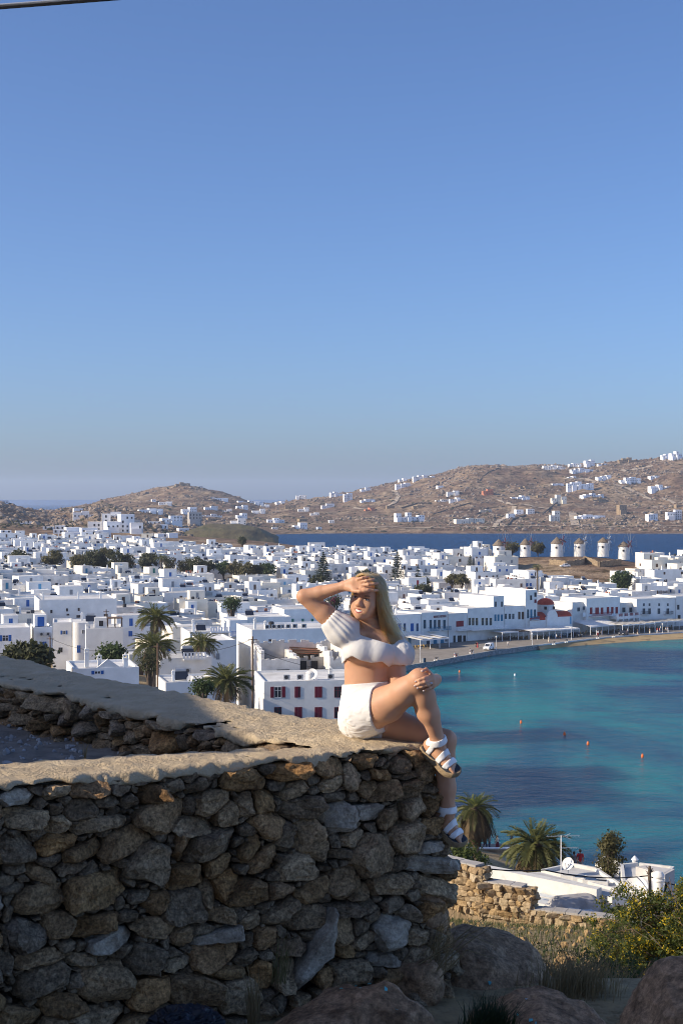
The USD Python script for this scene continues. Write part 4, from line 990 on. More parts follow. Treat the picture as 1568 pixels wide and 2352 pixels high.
_m.tube([H(0.0375 * a, 0.0890 - 0.021 * a * a, -0.0560 + 0.0130 * a * a) for a in _t5], [0.0012 + 0.0022 * (1 - a * a) for a in _t5], 6)
_m.tube([H(0.0375 * a, 0.0885 - 0.021 * a * a, -0.0745 + 0.0315 * a * a) for a in _t5], [0.0012 + 0.0027 * (1 - a * a) for a in _t5], 6)
obj('lips', _m, 'lips', WOMAN, smooth=True)
_m = MB()
_tt = [H(0.0345 * a, 0.0893 - 0.020 * a * a, -0.0565 + 0.0125 * a * a) for a in _t5]; _tb = [H(0.0345 * a, 0.0893 - 0.020 * a * a, -0.0705 + 0.0265 * a * a) for a in _t5]
for _i in range(10): _m.quad(_tt[_i], _tb[_i], _tb[_i + 1], _tt[_i + 1])
obj('teeth', _m, 'teeth', WOMAN)
# nails, ring, earring
for _p, _d in (((954.0, 1565.6, 6.797), 1), ((952.2, 1575.7, 6.799), 1), ((958.5, 1580.8, 6.798), 1), ((972.4, 1587.2, 6.801), 1), ((969.0, 1542.0, 6.800), 1)):
    _s = trimesh.creation.icosphere(2, 1.0); obj('fingernail', (PX(*_p) + np.array(_s.vertices) * [0.0048, 0.0024, 0.0036], _s.faces), 'nail', WOMAN, smooth=True)
_m = MB(); _m.mesh(trimesh.creation.torus(0.0098, 0.0018, major_sections=20, minor_sections=6)); _v, _f = _m.get()
_a = PX(980, 1574, 6.798) - PX(993.5, 1569, 6.832); _a /= np.linalg.norm(_a); _b = np.cross(_a, [0, 0, 1]); _b /= np.linalg.norm(_b); _c = np.cross(_a, _b)
_rg = obj('ring', (PX(989, 1571, 6.820) + _v @ np.array([_b, _c, _a]), _f), 'silver', WOMAN, smooth=True)
_s = trimesh.creation.icosphere(1, 0.0048); obj('stone', (PX(988.5, 1569.5, 6.809) + _s.vertices, _s.faces), 'silver', _rg)
_s = trimesh.creation.icosphere(1, 0.004); obj('earring', (H(0.082, -0.002, -0.052) + _s.vertices, _s.faces), 'silver', WOMAN)

# sandals: jute sole, dark insole, white straps
for (f, h, e1, e2, e3, LN, a) in _feet:
    P = lambda x, y, z: h + e1 * x * LN + e2 * y + e3 * z
    sd = thing('sandal', 'white strapped flat sandal with thick jute sole', None, parent=WOMAN)
    out = np.array([(-0.13, 0.0), (-0.11, 0.022), (0.0, 0.034), (0.2, 0.035), (0.45, 0.034), (0.7, 0.046), (0.88, 0.047), (1.02, 0.036), (1.10, 0.012), (1.10, -0.008), (1.03, -0.030), (0.88, -0.044), (0.68, -0.045), (0.42, -0.033), (0.2, -0.031), (0.0, -0.032), (-0.11, -0.022)])
    out = np.array(Polygon(out * [LN, 1]).buffer(0.004).simplify(0.0006).exterior.coords)[:-1]
    n = len(out)
    def ring(y, s, top=False):
        c = np.array([0.47 * LN, 0]); q = c + (out - c) * s
        curve = 0.018 * np.clip((q[:, 0] / LN - 0.75) / 0.35, 0, 1) ** 2
        return h + q[:, :1] * e1 + (y + curve)[:, None] * e2 + q[:, 1:] * e3
    lay_ = [ring(-0.036, 0.94), ring(-0.033, 0.985), ring(-0.022, 1.0), ring(-0.010, 1.0), ring(-0.004, 0.985), ring(-0.002, 0.95)]
    v = np.vstack(lay_ + [lay_[0].mean(0)[None], lay_[-1].mean(0)[None]])
    ff = [[i * n + k, i * n + (k + 1) % n, (i + 1) * n + (k + 1) % n, (i + 1) * n + k] for i in range(5) for k in range(n)]
    tri = [[6 * n, (k + 1) % n, k] for k in range(n)] + [[6 * n + 1, 5 * n + k, 5 * n + (k + 1) % n] for k in range(n)]
    m = MB(); m.add(v, ff); m.f.append(np.array(tri)); obj('sole', m, 'jute', sd, smooth=40)
    m = MB(); r1, r2 = ring(-0.0015, 0.93), ring(0.0015, 0.90); v = np.vstack([r1, r2, r2.mean(0)[None]])
    m.add(v, [[k, (k + 1) % n, n + (k + 1) % n, n + k] for k in range(n)]); m.f.append(np.array([[2 * n, n + k, n + (k + 1) % n] for k in range(n)])); obj('insole', m, 'insole', sd)
    sl, Q = f.box(P(0.45, 0, 0) - 0.24, P(0.45, 0, 0) + 0.24)
    i0 = np.array([q.start for q in sl])
    s1 = (Q @ e1.astype(np.float32) - float(h @ e1)) / LN; s2 = Q @ e2.astype(np.float32) - float(h @ e2)
    L = (_RL.F if a is _feet[0][6] else _LL.F)[sl]
    shell = np.abs(L - 0.002) - 0.0034
    leg = (J['r_knee'] if a is _feet[0][6] else J['l_knee']) - a; leg /= np.linalg.norm(leg)
    hgt = Q @ leg.astype(np.float32) - float(leg @ a)
    near = np.linalg.norm(Q - a.astype(np.float32), axis=-1) - 0.065
    for kind, region in (('ankle_strap', np.maximum(np.abs(hgt - 0.004) - 0.0175, near)),
                         ('heel_strap', np.maximum(np.maximum(np.abs(s1 - 0.16 - s2 * 0.9) * LN - 0.013, -s2 - 0.002), hgt + 0.004)),
                         ('toe_strap', np.maximum(np.abs(s1 - 0.50 - s2 * 1.0) * LN - 0.0150, -s2 - 0.002)),
                         ('toe_strap', np.maximum(np.abs(s1 - 0.75 - s2 * 1.0) * LN - 0.0150, -s2 - 0.002))):
        F = np.maximum(shell, region)
        if (F < 0).any():
            v, f_ = surface_nets(F, GO + GH * i0, GH); obj(kind, (relax(v, f_, 2, 0.5), f_), 'strap_white', sd, smooth=True)

# hair: a soft under-layer and several thousand strands
def hair():
    rng = np.random.default_rng(4)
    strands = []
    fwd = math.pi / 2
    for i in range(9000):
        az = rng.uniform(-math.pi, math.pi)                      # 0 = forward, + = picture right (head x)
        py = rng.uniform(-0.06, 0.062)
        if abs(az) < 1.0: az = (1 if az > 0.0 else -1) * (0.98 + abs(rng.normal(0, 0.16))); py = rng.uniform(0.05, 0.098)
        part = np.array([-0.012 + rng.normal(0, 0.004), py, 0.0])
        side = 1 if az > 0 else -1
        r = 1.0 + abs(rng.normal(0, 0.035))
        pts = []
        L = rng.uniform(0.20, 0.335) if az > 0 or abs(az) > 2.2 else rng.uniform(0.20, 0.29)
        dirv = np.array([math.sin(az), math.cos(az)])
        for t in np.linspace(0, 1, 6):                         # over the skull
            el = math.pi / 2 * (1 - t) * 0.98 + 0.02
            x = 0.0795 * r * math.cos(el) * dirv[0] + part[0] * (1 - t); y = -0.012 + 0.099 * r * math.cos(el) * dirv[1] + part[1] * (1 - t) * 0.9; z = 0.030 + 0.0925 * r * math.sin(el)
            pts.append(H(x, y, z))
        p = pts[-1].copy(); w = rng.normal(0, 1, 2)
        vel = (pts[-1] - pts[-2]); vel /= np.linalg.norm(vel)
        n = 9
        for k in range(n):
            t = (k + 1) / n
            wind = np.array([0.70, 0.10, 0.0]) * (t ** 1.2) * (1.0 if side > 0 else 0.22) * (0.9 + 0.25 * w[0])
            tgt = np.array([0.05 * side * hx[0], 0.05 * side * hx[1] + (0.30 if side > 0 else 0.03), -1.0]) + wind * 0.95
            vel = vel * 0.45 + tgt / np.linalg.norm(tgt) * 0.55; vel /= np.linalg.norm(vel)
            p = p + vel * L / n + np.array([math.sin(9 * t + 2 * w[1]), math.cos(7 * t + w[0]), 0]) * 0.0016
            q = p - HC
            pts.append(p.copy())
        if i % 14 == 0: pts = [pts[0]] + [q_ + (np.array([0.02, -0.004, 0.004]) * abs(w[0]) + np.array([0.006 * math.sin(11 * j + w[1]), 0.004 * w[1], 0.004 * math.cos(9 * j)])) * (j / 14.0) for j, q_ in enumerate(pts[1:])]
        strands.append(pts)
    return strands
_st = np.array(hair())
# keep hair clear of face and neck
def push(pts):
    q = pts.reshape(-1, 3); g = (q - GO) / GH
    d = ndimage.map_coordinates(np.minimum(_HV.F, _B.F), g.T, order=1, mode='nearest')
    grad = np.stack([ndimage.map_coordinates(np.minimum(_HV.F, _B.F), (g + np.eye(3)[k]).T, order=1, mode='nearest') - ndimage.map_coordinates(np.minimum(_HV.F, _B.F), (g - np.eye(3)[k]).T, order=1, mode='nearest') for k in range(3)], -1)
    grad /= np.linalg.norm(grad, axis=1)[:, None] + 1e-9
    need = np.clip(0.006 - d, 0, 0.05)
    return (q + grad * need[:, None]).reshape(pts.shape)
_st = push(push(_st))
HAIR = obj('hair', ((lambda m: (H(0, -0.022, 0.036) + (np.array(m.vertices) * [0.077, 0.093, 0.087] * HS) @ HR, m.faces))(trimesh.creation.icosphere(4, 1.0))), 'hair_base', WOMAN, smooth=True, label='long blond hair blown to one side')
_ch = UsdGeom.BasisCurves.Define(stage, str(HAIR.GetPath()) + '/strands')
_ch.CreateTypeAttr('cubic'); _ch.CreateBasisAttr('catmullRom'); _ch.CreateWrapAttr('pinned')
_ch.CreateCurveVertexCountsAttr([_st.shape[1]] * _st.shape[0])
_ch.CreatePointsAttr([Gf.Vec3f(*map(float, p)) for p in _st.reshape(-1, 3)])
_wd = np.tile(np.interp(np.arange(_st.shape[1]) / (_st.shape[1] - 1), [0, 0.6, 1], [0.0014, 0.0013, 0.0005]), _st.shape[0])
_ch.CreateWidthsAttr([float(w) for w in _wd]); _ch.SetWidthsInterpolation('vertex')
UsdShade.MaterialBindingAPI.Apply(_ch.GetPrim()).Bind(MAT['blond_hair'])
del _PG, _UX, _UY, _B, _HV, _RA, _LA, _RL, _LL, _G, _top, _sh
# ------------------------------------------------------------------ buildings
class Bld:
    """A building seen in a frame of its own: x along the facade, y away from the viewer, z up; origin at the facade's foot."""
    def __init__(s, name, label, P0, P1, zb, cat='house', group=None, mass=None):
        s.mass = mass
        s.P0, s.P1, s.zb = np.asarray(P0, float)[:2], np.asarray(P1, float)[:2], zb
        d = s.P1 - s.P0; s.L = float(np.linalg.norm(d)); s.rot = math.atan2(d[1], d[0]); s.u = d / s.L; s.n = np.array([s.u[1], -s.u[0]])
        s.t = thing(name, label, cat, (*s.P0, zb), s.rot, group) if mass is None else None
    def loc(s, X, Y, off=0.0):
        """(x, z) on the facade plane (or one off metres in front of it) of the point seen at (X, Y)."""
        r = PX(X, Y, 1.0) - [0, 0, CAM_H]; q = s.P0 + s.n * off
        k = (q @ s.n) / (r[:2] @ s.n); p = np.array([0, 0, CAM_H]) + r * k
        return float((p[:2] - s.P0) @ s.u), float(p[2] - s.zb)
    def part(s, name, mb, mt, label=None, kind=None, parent=None, smooth=False):
        if s.mass is not None:
            v, f = mb.get() if isinstance(mb, MB) else mb; c, q = math.cos(s.rot), math.sin(s.rot)
            s.mass.setdefault((name, mt), MB()).add(np.c_[v[:, 0] * c - v[:, 1] * q + s.P0[0], v[:, 0] * q + v[:, 1] * c + s.P0[1], v[:, 2] + s.zb], f); return None
        return obj(name, mb, mt, parent or s.t, label=label, kind=kind, smooth=smooth)
    def shell(s, x0, x1, y0, y1, z0, z1, wall='plaster', roof='roof_white', par=0.28, th=0.25):
        """Walls with a parapet round a flat roof."""
        m = MB()
        m.box(x0, x1, y0, y1, z0, z1 - par)
        m.box(x0, x1, y0, y0 + th, z1 - par, z1); m.box(x0, x1, y1 - th, y1, z1 - par, z1)
        m.box(x0, x0 + th, y0 + th, y1 - th, z1 - par, z1); m.box(x1 - th, x1, y0 + th, y1 - th, z1 - par, z1)
        s.part('wall', m, wall)
        m = MB(); m.box(x0 + th, x1 - th, y0 + th, y1 - th, z1 - par, z1 - par + 0.012); s.part('roof', m, roof)
    def window(s, x, z, w, h, kind='g', col='paint_blue', y=0.0, side=0, xw=None):
        """kind g: framed panes, s: closed shutters, o: open shutters beside panes, d: door. side -1 / 1: on the left / right end wall (x is then the depth)."""
        def put(m, a0, a1, b0, b1, z0, z1):        # a along the wall, b out of it
            if side == 0: m.box(a0, a1, y - b1, y - b0, z0, z1)
            elif side < 0: m.box(-b1 + xw, -b0 + xw, a0, a1, z0, z1)
            else: m.box(b0 + xw, b1 + xw, a0, a1, z0, z1)
        m = MB(); z0, z1 = z - h / 2, z + h / 2
        if kind in ('s', 'd'):
            put(m, x - w / 2, x - 0.015, -0.03, 0.05, z0, z1); put(m, x + 0.015, x + w / 2, -0.03, 0.05, z0, z1)
            return s.part('door' if kind == 'd' else 'window', m, col)
        f = 0.06
        put(m, x - w / 2, x + w / 2, -0.03, 0.04, z0, z0 + f); put(m, x - w / 2, x + w / 2, -0.03, 0.04, z1 - f, z1)
        put(m, x - w / 2, x - w / 2 + f, -0.03, 0.04, z0 + f, z1 - f); put(m, x + w / 2 - f, x + w / 2, -0.03, 0.04, z0 + f, z1 - f); put(m, x - f / 2, x + f / 2, -0.03, 0.035, z0 + f, z1 - f)
        if h > 1.0: put(m, x - w / 2 + f, x + w / 2 - f, -0.03, 0.03, z + 0.12 * h, z + 0.12 * h + 0.05)
        o = s.part('window', m, col if kind == 'g' else 'paint_white')
        m = MB(); put(m, x - w / 2 + 0.02, x + w / 2 - 0.02, -0.03, 0.015, z0 + 0.02, z1 - 0.02); s.part('pane', m, 'glass_dark', parent=o)
        if kind == 'o':
            for k in (-1, 1):
                m = MB(); c = x + k * (w * 0.76); put(m, c - w * 0.24, c + w * 0.24, 0.0, 0.05, z0, z1); s.part('shutter', m, col, parent=o)
        return o
    def winpx(s, X, Y, w, h, kind='g', col='paint_blue', off=0.0):
        """A window whose middle is seen at (X, Y), w x h picture units."""
        a = s.loc(X, Y, off); b = s.loc(X + w / 2, Y, off); c = s.loc(X, Y - h / 2, off)
        return s.window(a[0], a[1], 2 * abs(b[0] - a[0]), 2 * abs(c[1] - a[1]), kind, col, -off)
    def balcony(s, x0, x1, z, out, col='paint_white', slab='plaster', solid=False, y=0.0):
        m = MB(); m.box(x0, x1, y - out, y, z - 0.14, z); b = s.part('balcony', m, slab)
        m = MB()
        for (a0, a1, c0, c1) in ((x0, x1, y - out, y - out + 0.05), (x0, x0 + 0.05, y - out + 0.05, y), (x1 - 0.05, x1, y - out + 0.05, y)):
            m.box(a0, a1, c0, c1, z + 0.92, z + 1.0); m.box(a0, a1, c0, c1, z + 0.004, z + 0.08)
        k = max(2, int((x1 - x0) / (0.16 if not solid else 0.5)))
        for i in range(k + 1):
            c = x0 + 0.03 + (x1 - x0 - 0.06) * i / k; w = 0.022 if not solid else 0.15
            m.box(c - w, c + w, y - out + 0.01, y - out + 0.04, z + 0.08, z + 0.92)
        s.part('railing', m, col, parent=b)
        return b
    def chimney(s, x, y, z, h=1.3, w=0.42):
        m = MB(); m.box(x - w / 2, x + w / 2, y - w / 2, y + w / 2, z, z + h); m.box(x - w * 0.62, x + w * 0.62, y - w * 0.62, y + w * 0.62, z + h, z + h + 0.12)
        for a in (-1, 1):
            for b in (-1, 1): m.box(x + a * w * 0.4 - 0.06, x + a * w * 0.4 + 0.06, y + b * w * 0.4 - 0.06, y + b * w * 0.4 + 0.06, z + h + 0.12, z + h + 0.36)
        m.box(x - w * 0.6, x + w * 0.6, y - w * 0.6, y + w * 0.6, z + h + 0.36, z + h + 0.46); m.box(x - w * 0.3, x + w * 0.3, y - w * 0.3, y + w * 0.3, z + h + 0.46, z + h + 0.7, top=0.4)
        s.part('chimney', m, 'plaster')
    def solar(s, x, y, z):
        m = MB(); m.add([[x - 0.9, y - 0.55, z + 0.25], [x + 0.9, y - 0.55, z + 0.25], [x + 0.9, y + 0.5, z + 1.15], [x - 0.9, y + 0.5, z + 1.15], [x - 0.9, y - 0.5, z + 0.18], [x + 0.9, y - 0.5, z + 0.18], [x + 0.9, y + 0.55, z + 1.08], [x - 0.9, y + 0.55, z + 1.08]],
                       [[0, 1, 2, 3], [7, 6, 5, 4], [0, 4, 5, 1], [1, 5, 6, 2], [2, 6, 7, 3], [3, 7, 4, 0]])
        o = s.part('solar_heater', m, 'solar_blue')
        m = MB(); m.tube([(x - 0.7, y + 0.75, z + 1.3), (x + 0.7, y + 0.75, z + 1.3)], 0.27, 10)
        for k in (-0.5, 0.5): m.box(x + k - 0.03, x + k + 0.03, y + 0.72, y + 0.78, z, z + 1.1)
        s.part('tank', m, 'metal_grey', parent=o)
    def aircon(s, x, y, z):
        m = MB(); m.box(x - 0.42, x + 0.42, y - 0.17, y + 0.17, z + 0.08, z + 0.72); m.box(x - 0.38, x - 0.30, y - 0.15, y + 0.15, z, z + 0.08); m.box(x + 0.30, x + 0.38, y - 0.15, y + 0.15, z, z + 0.08)
        o = s.part('air_conditioner', m, 'metal_grey')
        m = MB(); a = np.arange(12) * math.pi / 6; m.add(np.c_[x - 0.08 + 0.27 * np.cos(a), np.full(12, y - 0.175), z + 0.40 + 0.27 * np.sin(a)], [[0, k, k + 1, 0] for k in range(1, 11)]); s.part('fan', m, 'metal_dark', parent=o)
    def tank(s, x, y, z, r=0.5, h=1.1, mt='tank_black'):
        m = MB(); m.lathe([(0, z), (r, z), (r, z + h * 0.85), (r * 0.6, z + h), (0, z + h)], 12, (x, y, 0)); s.part('water_tank', m, mt, smooth=40)

def dish(name, label, p, r, az, el=0.5, mast=0.9, group=None):
    """Satellite dish: shallow bowl, arm with receiver, mast; p is the foot."""
    t = thing(name, label, 'satellite dish', p, 0.0, group)
    f = np.array([math.cos(az) * math.cos(el), math.sin(az) * math.cos(el), math.sin(el)]); a = np.cross(f, [0, 0, 1]); a /= np.linalg.norm(a); b = np.cross(a, f); c = np.array([0, 0, mast + r * 0.4])
    rr = np.linspace(0, 1, 6); ang = np.arange(24) * math.pi / 12
    v = np.vstack([c + r * q * (np.cos(ang)[:, None] * a + np.sin(ang)[:, None] * b) + f * (0.22 * r * q * q - 0.1 * r) for q in rr] + [c + r * q * (np.cos(ang)[:, None] * a + np.sin(ang)[:, None] * b) + f * (0.22 * r * q * q - 0.13 * r) for q in rr[::-1]])
    m = MB(); m.add(v, [[i * 24 + k, i * 24 + (k + 1) % 24, (i + 1) * 24 + (k + 1) % 24, (i + 1) * 24 + k] for i in range(11) for k in range(24)]); obj('reflector', m, 'dish_white', t, smooth=40)
    m = MB(); m.tube([c - b * r * 0.95 + f * 0.05 * r, c + f * r * 0.85], 0.02 * max(1, r), 5); m.tube([c + f * r * 0.78, c + f * r * 0.95], 0.05 * max(1, r), 6); obj('receiver_arm', m, 'metal_grey', t)
    m = MB(); m.tube([(0, 0, 0), (0, 0, mast + r * 0.3)], 0.035 * max(1, r), 6); m.tube([(0, 0, mast + r * 0.3), c - f * 0.1 * r], 0.04 * max(1, r), 6); obj('mast', m, 'metal_grey', t)
    return t
plain('dish_white', (0.66, 0.65, 0.62), 0.5)

_taken = []                                     # footprints and sight lines to keep free of random houses
def take(poly): _taken.append(poly)
def foot(b, depth, x0=0.0, x1=None, extra=1.0):
    x1 = b.L if x1 is None else x1
    q = [b.P0 + b.u * x - b.n * y for x, y in ((x0 - extra, -extra), (x1 + extra, -extra), (x1 + extra, depth + extra), (x0 - extra, depth + extra))]
    take(Polygon(q))

def facade(name, label, X0, X1, d0, d1, Ytop, depth, zb=None, group=None, wall='plaster', roof='roof_white', cat='house', par=0.28, tilt=None):
    if d1 < d0: d1 = d0 + (0.28 if tilt is None else tilt) * (X1 - X0) / FPX * d0
    P0, P1 = PX(X0, 1400, d0), PX(X1, 1400, d1)
    zb = min(gz(P0[0], P0[1]), gz(P1[0], P1[1])) - 0.3 if zb is None else zb
    b = Bld(name, label, P0, P1, zb, cat, group)
    b.H = PX(X0, Ytop, d0)[2] - zb; b.depth = depth
    b.shell(0, b.L, 0, depth, -1.5, b.H, wall, roof, par)
    foot(b, depth)
    return b

# --- near houses below the wall, from the photograph's left to its middle
b = facade('white_house', 'long white house with maroon shutters beside the seated woman', 606, 836, 190, 186.5, 1566, 12, tilt=0.17)
for X, Y, k in ((638, 1590, 'o'), (685, 1590, 'h'), (731, 1590, 's'), (776, 1590, 'g'), (685, 1637, 's'), (731, 1637, 's'), (776, 1637, 'g'), (638, 1637, 'g'), (815, 1590, 's'), (815, 1637, 's')):
    b.winpx(X, Y, 17 if k != 'h' else 9, 25, 'g' if k == 'h' else k, 'paint_maroon')
    if k == 'h': b.winpx(X - 4.6, Y, 8, 25, 's', 'paint_maroon')
for x in (3.2, 5.0): b.aircon(x, 1.0, b.H)
b.tank(6.6, 2.4, b.H - 0.2, 0.6, 1.2, 'dish_white'); b.chimney(9.8, 5.0, b.H - 0.2, 0.8); b.aircon(9.2, 0.9, b.H)
_p = b.P0 + b.u * 6.8 - b.n * 2.0
dish('satellite_dish', 'pale round satellite dish on the roof of the house with maroon shutters', (_p[0], _p[1], b.zb + b.H - 0.2), 0.78, -1.9, 0.35, 0.5)

# roofless ruin behind it
def ruin():
    P0, P1 = PX(600, 1500, 203), PX(800, 1500, 205.3)
    zb = 9.0; t = Bld('ruined_house', 'roofless crumbling ochre house behind the maroon shuttered house', P0, P1, zb, 'ruin'); foot(t, 14)
    H = PX(600, 1493, 203)[2] - zb; hf = t.loc(640, 1513)[1]; w0 = t.loc(757, 1500)[0]; w1 = t.loc(689, 1500)[0]
    def ragged(x0, x1, y0, y1, z1, seed, n=14, amp=0.5):
        rng = np.random.default_rng(seed); m = MB()
        horiz = (x1 - x0) > (y1 - y0)
        for i in range(n):
            a, c = i / n, (i + 1) / n; top = z1 - abs(rng.normal(0, amp)) * 0.5
            if horiz: m.box(x0 + (x1 - x0) * a, x0 + (x1 - x0) * c, y0, y1, 0, top)
            else: m.box(x0, x1, y0 + (y1 - y0) * a, y0 + (y1 - y0) * c, 0, top)
        return m
    t.part('wall', ragged(0, w1, 0, 0.5, hf, 1, amp=0.25), 'plaster_old', label='cracked cream front wall'); t.part('wall', ragged(w0, t.L, 0, 0.5, hf + 0.15, 2), 'plaster_old')
    t.part('wall', ragged(0, 0.5, 0.5, 12, H, 3, 10, 0.2), 'plaster_old'); t.part('wall', ragged(0, t.L, 12, 12.5, H + 0.2, 4, 20, 0.6), 'roof_grey')
    t.part('wall', ragged(w1 - 0.5, w1, 0.5, 11.8, hf + 0.3, 5, 8), 'plaster_old'); t.part('wall', ragged(w0, w0 + 0.5, 0.5, 11.8, H - 0.2, 6, 8), 'plaster_old'); t.part('wall', ragged(t.L - 0.5, t.L, 0.5, 12, H, 7, 8), 'plaster_old')
    t.part('wall', ragged(w1 + 0.02, w0 - 0.02, 5.0, 5.5, hf - 0.2, 8, 9, 0.6), 'concrete')
    m = MB(); m.box(0.5, t.L - 0.5, 0.5, 12, 0, hf - 2.9); t.part('floor', m, 'ochre_rubble')
    for i, (x, y) in enumerate(((w1 + 1.2, 4.9), (w0 - 1.4, 4.9))):
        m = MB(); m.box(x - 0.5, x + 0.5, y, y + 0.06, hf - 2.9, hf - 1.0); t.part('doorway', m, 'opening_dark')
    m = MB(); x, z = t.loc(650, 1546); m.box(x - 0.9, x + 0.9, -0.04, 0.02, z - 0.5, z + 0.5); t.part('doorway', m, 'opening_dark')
    for k in range(5):
        m = MB(); y = 6 + k * 1.1; m.tube([(w1, y, hf + 0.1 + 0.1 * k), (w0, y, hf + 0.2 - 0.25 * (k % 2))], 0.1, 5); t.part('roof_beam', m, 'wood_brown')
    m = MB(); m.box(w1 + 0.1, w0 - 0.2, 9.0, 11.9, hf - 0.4, hf + 0.1); t.part('broken_roof', m, 'terracotta')
ruin()

b = facade('white_house', 'wide plain white house with a row of air conditioners, behind the ruin', 578, 800, 238, 229, 1447, 13)
for i, X in enumerate((616, 632, 643, 650, 664, 680, 700)): x, z = b.loc(X, 1447); b.aircon(x, 0.6 + 0.3 * (i % 2), b.H)
b.winpx(620, 1471, 7, 5, 'g', 'paint_brown')
b.chimney(1.2, 3.0, b.H - 0.2, 1.3); b.chimney(2.6, 1.0, b.H - 0.2, 1.0); b.tank(4.5, 5, b.H - 0.2)
b = facade('white_house', 'white house with four dark windows and an arched one above the air conditioners', 568, 668, 300, 296, 1418, 10)
for X, k in ((589, 's'), (621, 's'), (637, 'g'), (656, 's')): b.winpx(X, 1437, 6.5, 10, k, 'paint_grey')
b.solar(1.5, 5, b.H - 0.2)
b = facade('white_house', 'dazzling long white wall house with green shutters left of the raised elbow', 652, 742, 322, 306, 1400, 12)
for X in (672, 695, 717): b.winpx(X, 1428, 5, 13, 's', 'paint_green')
b = facade('white_house', 'white house with a blue railed balcony above the bougainvillea lane', 527, 568, 292, 290, 1425, 9)
b.winpx(549, 1438, 8, 14, 'g', 'paint_blue'); b.balcony(0.2, b.L - 0.1, b.loc(549, 1449)[1] - 1.0, 1.1, 'paint_blue')
b = facade('white_house', 'low white house with a balustraded roof terrace beside the blue balcony', 436, 526, 262, 258, 1452, 10)
b.balcony(3.8, b.L, b.H - 0.1, 0.9, 'paint_white', solid=True); b.chimney(1.0, 2, b.H - 0.2, 1.8); b.chimney(6.8, 1.2, b.H - 0.2, 1.5); b.solar(2.6, 3, b.H - 0.2)
b = facade('white_house', 'white house in palm shadow, its tall grey-blue wall facing the lane', 468, 541, 236, 228, 1472, 11)
b.winpx(500, 1508, 8, 14, 'd', 'paint_grey')
b = facade('white_house', 'white house with a roof terrace fence, left of the lowest palm crown', 367, 486, 205, 201, 1513, 9)
b.balcony(3.4, 6.6, b.H - 0.2, 0.5, 'paint_white', solid=True)
for x in (2.6, 4.0): b.aircon(x, -0.5, b.H - 2.2)
b.solar(4.6, 3.0, b.H - 0.2)
b = facade('white_house', 'lowest white terrace roof with pipes and a small dish, by the palm', 380, 500, 180, 178, 1568, 8)
b.chimney(1.4, 2.5, b.H - 0.2, 0.9, 0.3); b.solar(2.6, 3.5, b.H - 0.3)
_p = b.P0 + b.u * 3.3 - b.n * 1.0
dish('satellite_dish', 'small round dish on the lowest terrace roof beside the palm', (_p[0], _p[1], b.zb + b.H - 0.25), 0.42, -1.7, 0.3, 0.35)
b = facade('white_house', 'square plain white house with one small bright blue window', 197, 282, 252, 249, 1444, 9, tilt=0.19)
b.winpx(261.5, 1488, 9, 13.5, 's', 'paint_blue')
m = MB(); m.box(1.5, 3.7, 1.0, 4.0, b.H - 0.1, b.H + 1.75); b.part('roof_room', m, 'plaster'); m = MB(); m.box(2.35, 3.05, 0.95, 1.0, b.H + 0.3, b.H + 1.25); b.part('window', m, 'opening_dark')
m = MB()
for x in (3.9, 5.2, 6.4):
    for y in (0.8, 4.2): m.box(x - 0.06, x + 0.06, y - 0.06, y + 0.06, b.H - 0.1, b.H + 1.6)
m.box(3.8, 6.5, 0.7, 4.3, b.H + 1.6, b.H + 1.7); b.part('pergola', m, 'wood_brown'); b.solar(0.9, 2.5, b.H + 0.9); b.chimney(0.3, 0.4, b.H, 0.5)
b = facade('white_house', 'white house with open blue shuttered window next to the rounded corner house', 121, 165, 264, 262, 1430, 9, tilt=0.19)
b.winpx(147, 1453, 8, 9, 'o', 'paint_blue'); b.winpx(139, 1493, 9, 11, 'd', 'opening_dark')
def round_house():
    P0, P1 = PX(165, 1400, 264), PX(200, 1400, 264.6); zb = gz(*P0[:2]) - 0.3
    t = Bld('white_house', 'white house with a rounded corner and narrow blue door', P0, P1, zb); foot(t, 8); H = PX(165, 1433, 262)[2] - zb
    r = 1.3; pts = [(0, 8), (0, r)] + [(r - r * math.cos(a), r - r * math.sin(a)) for a in np.linspace(0.2, 1.5, 6)] + [(t.L, 0), (t.L, 8)]
    m = MB(); m.prism(pts, -1.5, H); t.part('wall', m, 'plaster'); m = MB(); m.box(0.3, t.L - 0.3, 1.4, 7.7, H, H + 0.012); t.part('roof', m, 'roof_white')
    t.winpx(181, 1491, 8, 17, 'd', 'paint_blue'); t.winpx(191.5, 1451.5, 7, 10, 'g', 'paint_white'); t.chimney(2.0, 4, H, 1.0)
round_house()
b = facade('white_house', 'white house edge with blue shutters at the frame border above the wall', -22, 69, 276, 274, 1443, 10)
b.winpx(12, 1466, 14, 14, 'o', 'paint_blue'); b.winpx(22, 1504, 20, 9, 's', 'paint_blue')
b = facade('white_house', 'white house with two balconies between the leftmost house and the pole', 78, 120, 282, 280, 1441, 9)
b.winpx(83, 1479, 6, 13, 'd', 'paint_brown'); b.winpx(102, 1480, 9, 12, 's', 'paint_blue'); b.winpx(114, 1459, 5, 7, 's', 'paint_blue'); b.balcony(0.1, b.L, b.loc(100, 1489)[1] - 0.6, 1.0, 'paint_white'); b.aircon(1.5, -0.3, b.loc(95, 1461)[1]); b.aircon(2.8, -0.3, b.loc(95, 1461)[1])
m = MB(); m.box(0.2, 2.6, 1.5, 5.0, b.H, b.H + 2.3); b.part('roof_room', m, 'plaster'); m = MB(); m.box(0.8, 2.1, 1.44, 1.5, b.H, b.H + 1.9); b.part('door', m, 'paint_blue')
b = facade('white_hall', 'very large blank grey-white hall with few small windows on its long wall', 90, 268, 335, 326, 1378, 16)
